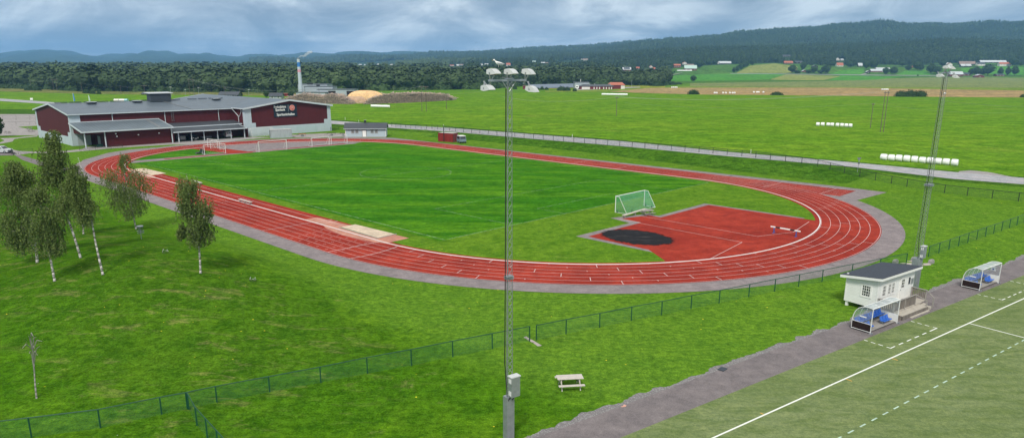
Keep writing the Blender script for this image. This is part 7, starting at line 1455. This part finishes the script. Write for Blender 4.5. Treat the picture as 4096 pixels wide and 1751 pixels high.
t = empty('dark_shed', T(2098, 357)); tag(t, 'little dark red shed among rubble left of the solar field', 'shed'); s = mpp(T(2098, 357)); MB().box(0, 1.5, 1.6, 13 * s, 3, 3.2).build('wall', m_statred, t); MB().box(0, 1.5, 3.35, 14 * s, 3.6, .3).build('roof', m_rust, t)
# solar panels on the dark red house
t = [o for o in bpy.data.objects if o.get('label', '').startswith('dark red house with solar')][0]; pr = T(2507, 285); s = mpp(pr); Wd = 33 * s; Ht = 15 * s; h1 = Ht * .45; D_ = max(5, 9 if Wd >= 14 else Wd * .7)
MB().slab([(-Wd * .36, D_ * .08, h1 + (Ht - h1) * .16 + .2), (Wd * .36, D_ * .08, h1 + (Ht - h1) * .16 + .2), (Wd * .36, D_ * .42, h1 + (Ht - h1) * .84 + .2), (-Wd * .36, D_ * .42, h1 + (Ht - h1) * .84 + .2)], .1).build('solar_panel', m_signb, t)
# things behind the hall roof
for x, y, hh, mt, lb in ((296, 412, 5.5, m_chimblue, 'blue beach flag behind the hall roof'), (357, 412, 4.5, m_tingr, 'pale green beach flag behind the hall roof')):
    b = T(x, y); t = empty('beach_flag', b); tag(t, lb, 'flag', 'beach flags'); MB().tube((0, 0, 0), (0, 0, hh), .06, 5).build('pole', m_white, t); MB().hull([(0, 0, 1), (.9, 0, 1.2), (.5, 0, hh - .6), (0, 0, hh)], [(0, .04, 1), (.9, .04, 1.2), (.5, .04, hh - .6), (0, .04, hh)]).build('flag', mt, t)
for x0, x1, mt, lb in ((459, 478, m_farmwhite, 'short pinkish-white tank left of the vent housing'), (480, 501, m_white, 'long white tank left of the vent housing'), (501, 512, simple('pale_cyan', (.35, .62, .68), .5), 'pale blue box beside the white tank')):
    b = T((x0 + x1) / 2, 411); s = mpp(b); t = MB().tube((-(x1 - x0) / 2 * s, 0, 1.1), ((x1 - x0) / 2 * s, 0, 1.1), 1.1, 12) if 'tank' in lb else MB().box(0, 0, 1.5, (x1 - x0) * s, 2, 3); o = t.build('storage_tank', mt); o.location = b; tag(o, lb, 'tank' if 'tank' in lb else 'box', 'white tanks behind the hall')
b = T(127, 403); t = empty('white_sign', b); tag(t, 'small white roadside board by the left road', 'sign'); s = mpp(b); MB().box(0, 0, 1.0, 11 * s, .15, 1.2).build('board', m_white, t); m = MB(); m.box(-4 * s, 0, .2, .1, .1, .5); m.box(4 * s, 0, .2, .1, .1, .5); m.build('legs', m_galv, t)
t = empty('person_cows', T(2900, 283)); bpy.data.objects.remove(t)
m_cow = simple('black_cattle', (.02, .018, .016), .8)
def cow(px, py, lb):
    t = empty('cow', T(px, py), rng.uniform(-.4, .4)); tag(t, lb, 'cow', 'cattle in the pasture'); m = MB(); rings = [(-1.0, .28, .34, 1.0), (-.6, .34, .40, 1.0), (0, .38, .45, .98), (.6, .32, .40, 1.02), (.95, .18, .25, 1.1), (1.25, .13, .18, .85), (1.5, .08, .1, .6)]
    n_ = 8; vs = [(x, ry * math.cos(2 * math.pi * j / n_), z + rz * math.sin(2 * math.pi * j / n_)) for x, ry, rz, z in rings for j in range(n_)]; fs = [(i * n_ + j, i * n_ + (j + 1) % n_, (i + 1) * n_ + (j + 1) % n_, (i + 1) * n_ + j) for i in range(6) for j in range(n_)] + [tuple(range(n_))[::-1], tuple(range(6 * n_, 7 * n_))]; m.add(vs, fs)
    for x in (-.8, .7):
        for y in (-.2, .2): m.tube((x, y, .8), (x, y, 0), .1, 5, .06)
    m.build('body', m_cow, t, True)
for i, (x, y) in enumerate(((2821, 283), (2829, 283.5), (2860, 283.5), (2866, 283.7), (2873, 283), (2879, 284))): cow(x, y, 'dark cow in the pasture, %s from the left' % ORD[i])
# birds in the sky
def bird(px, py, Y, lb): 
    c = at(px, py, Y); t = MB(); t.add([(-.5, 0, .12), (-.15, .03, .0), (0, -.22, -.02), (.15, .03, 0), (.5, 0, .12), (0, .25, -.02)], [(0, 1, 5), (1, 2, 3, 5), (3, 4, 5), (0, 2, 1), (2, 4, 3)]); o = t.build('flying_bird', m_black2); o.location = c; tag(o, lb, 'bird', 'birds in the sky')
bird(1982, 162, 260, 'highest of three birds in the sky above the mast'); bird(1906, 172, 260, 'left of three birds in the sky above the mast'); bird(2005, 186, 260, 'lowest of three birds in the sky above the mast')
# tufts of white flowers on the mound
for x, y, lb in ((662, 1012, 'tuft of white flowers left of the lone birch'), (1010, 1124, 'tuft of white flowers right of the lone birch')):
    V, Fc, tt = tmpl('bush', 90, int(x), .10, False); b = T(x, y); t = empty('flower_tuft', b); tag(t, lb, 'flowers', 'flower tufts on the mound'); npmesh('leaves', V * [.7, .5, .25], Fc, m_bush, np.clip(.5 + tt, 0, 1), t); m = MB()
    for i in range(12): m.ball((rng.uniform(-.4, .4), rng.uniform(-.25, .25), .22 + rng.uniform(0, .14)), .028, .028, .02, 6, 4)
    m.build('blossoms', m_white, t)
# ------------------------------------------------------------------ air
hm = bpy.data.materials.new('haze'); hm.use_nodes = True; nn = hm.node_tree.nodes; nn.clear(); oo = nn.new('ShaderNodeOutputMaterial'); pv = nn.new('ShaderNodeVolumePrincipled'); pv.inputs['Color'].default_value = (.28, .58, 1.0, 1); pv.inputs['Density'].default_value = .000105; pv.inputs['Anisotropy'].default_value = .0; hm.node_tree.links.new(pv.outputs[0], oo.inputs['Volume'])
hz_ = MB().box(0, 5900, 200, 36000, 14200, 410).build('haze', hm); tag(hz_, kind='stuff', label='thin blue air over the valley', cat='haze')
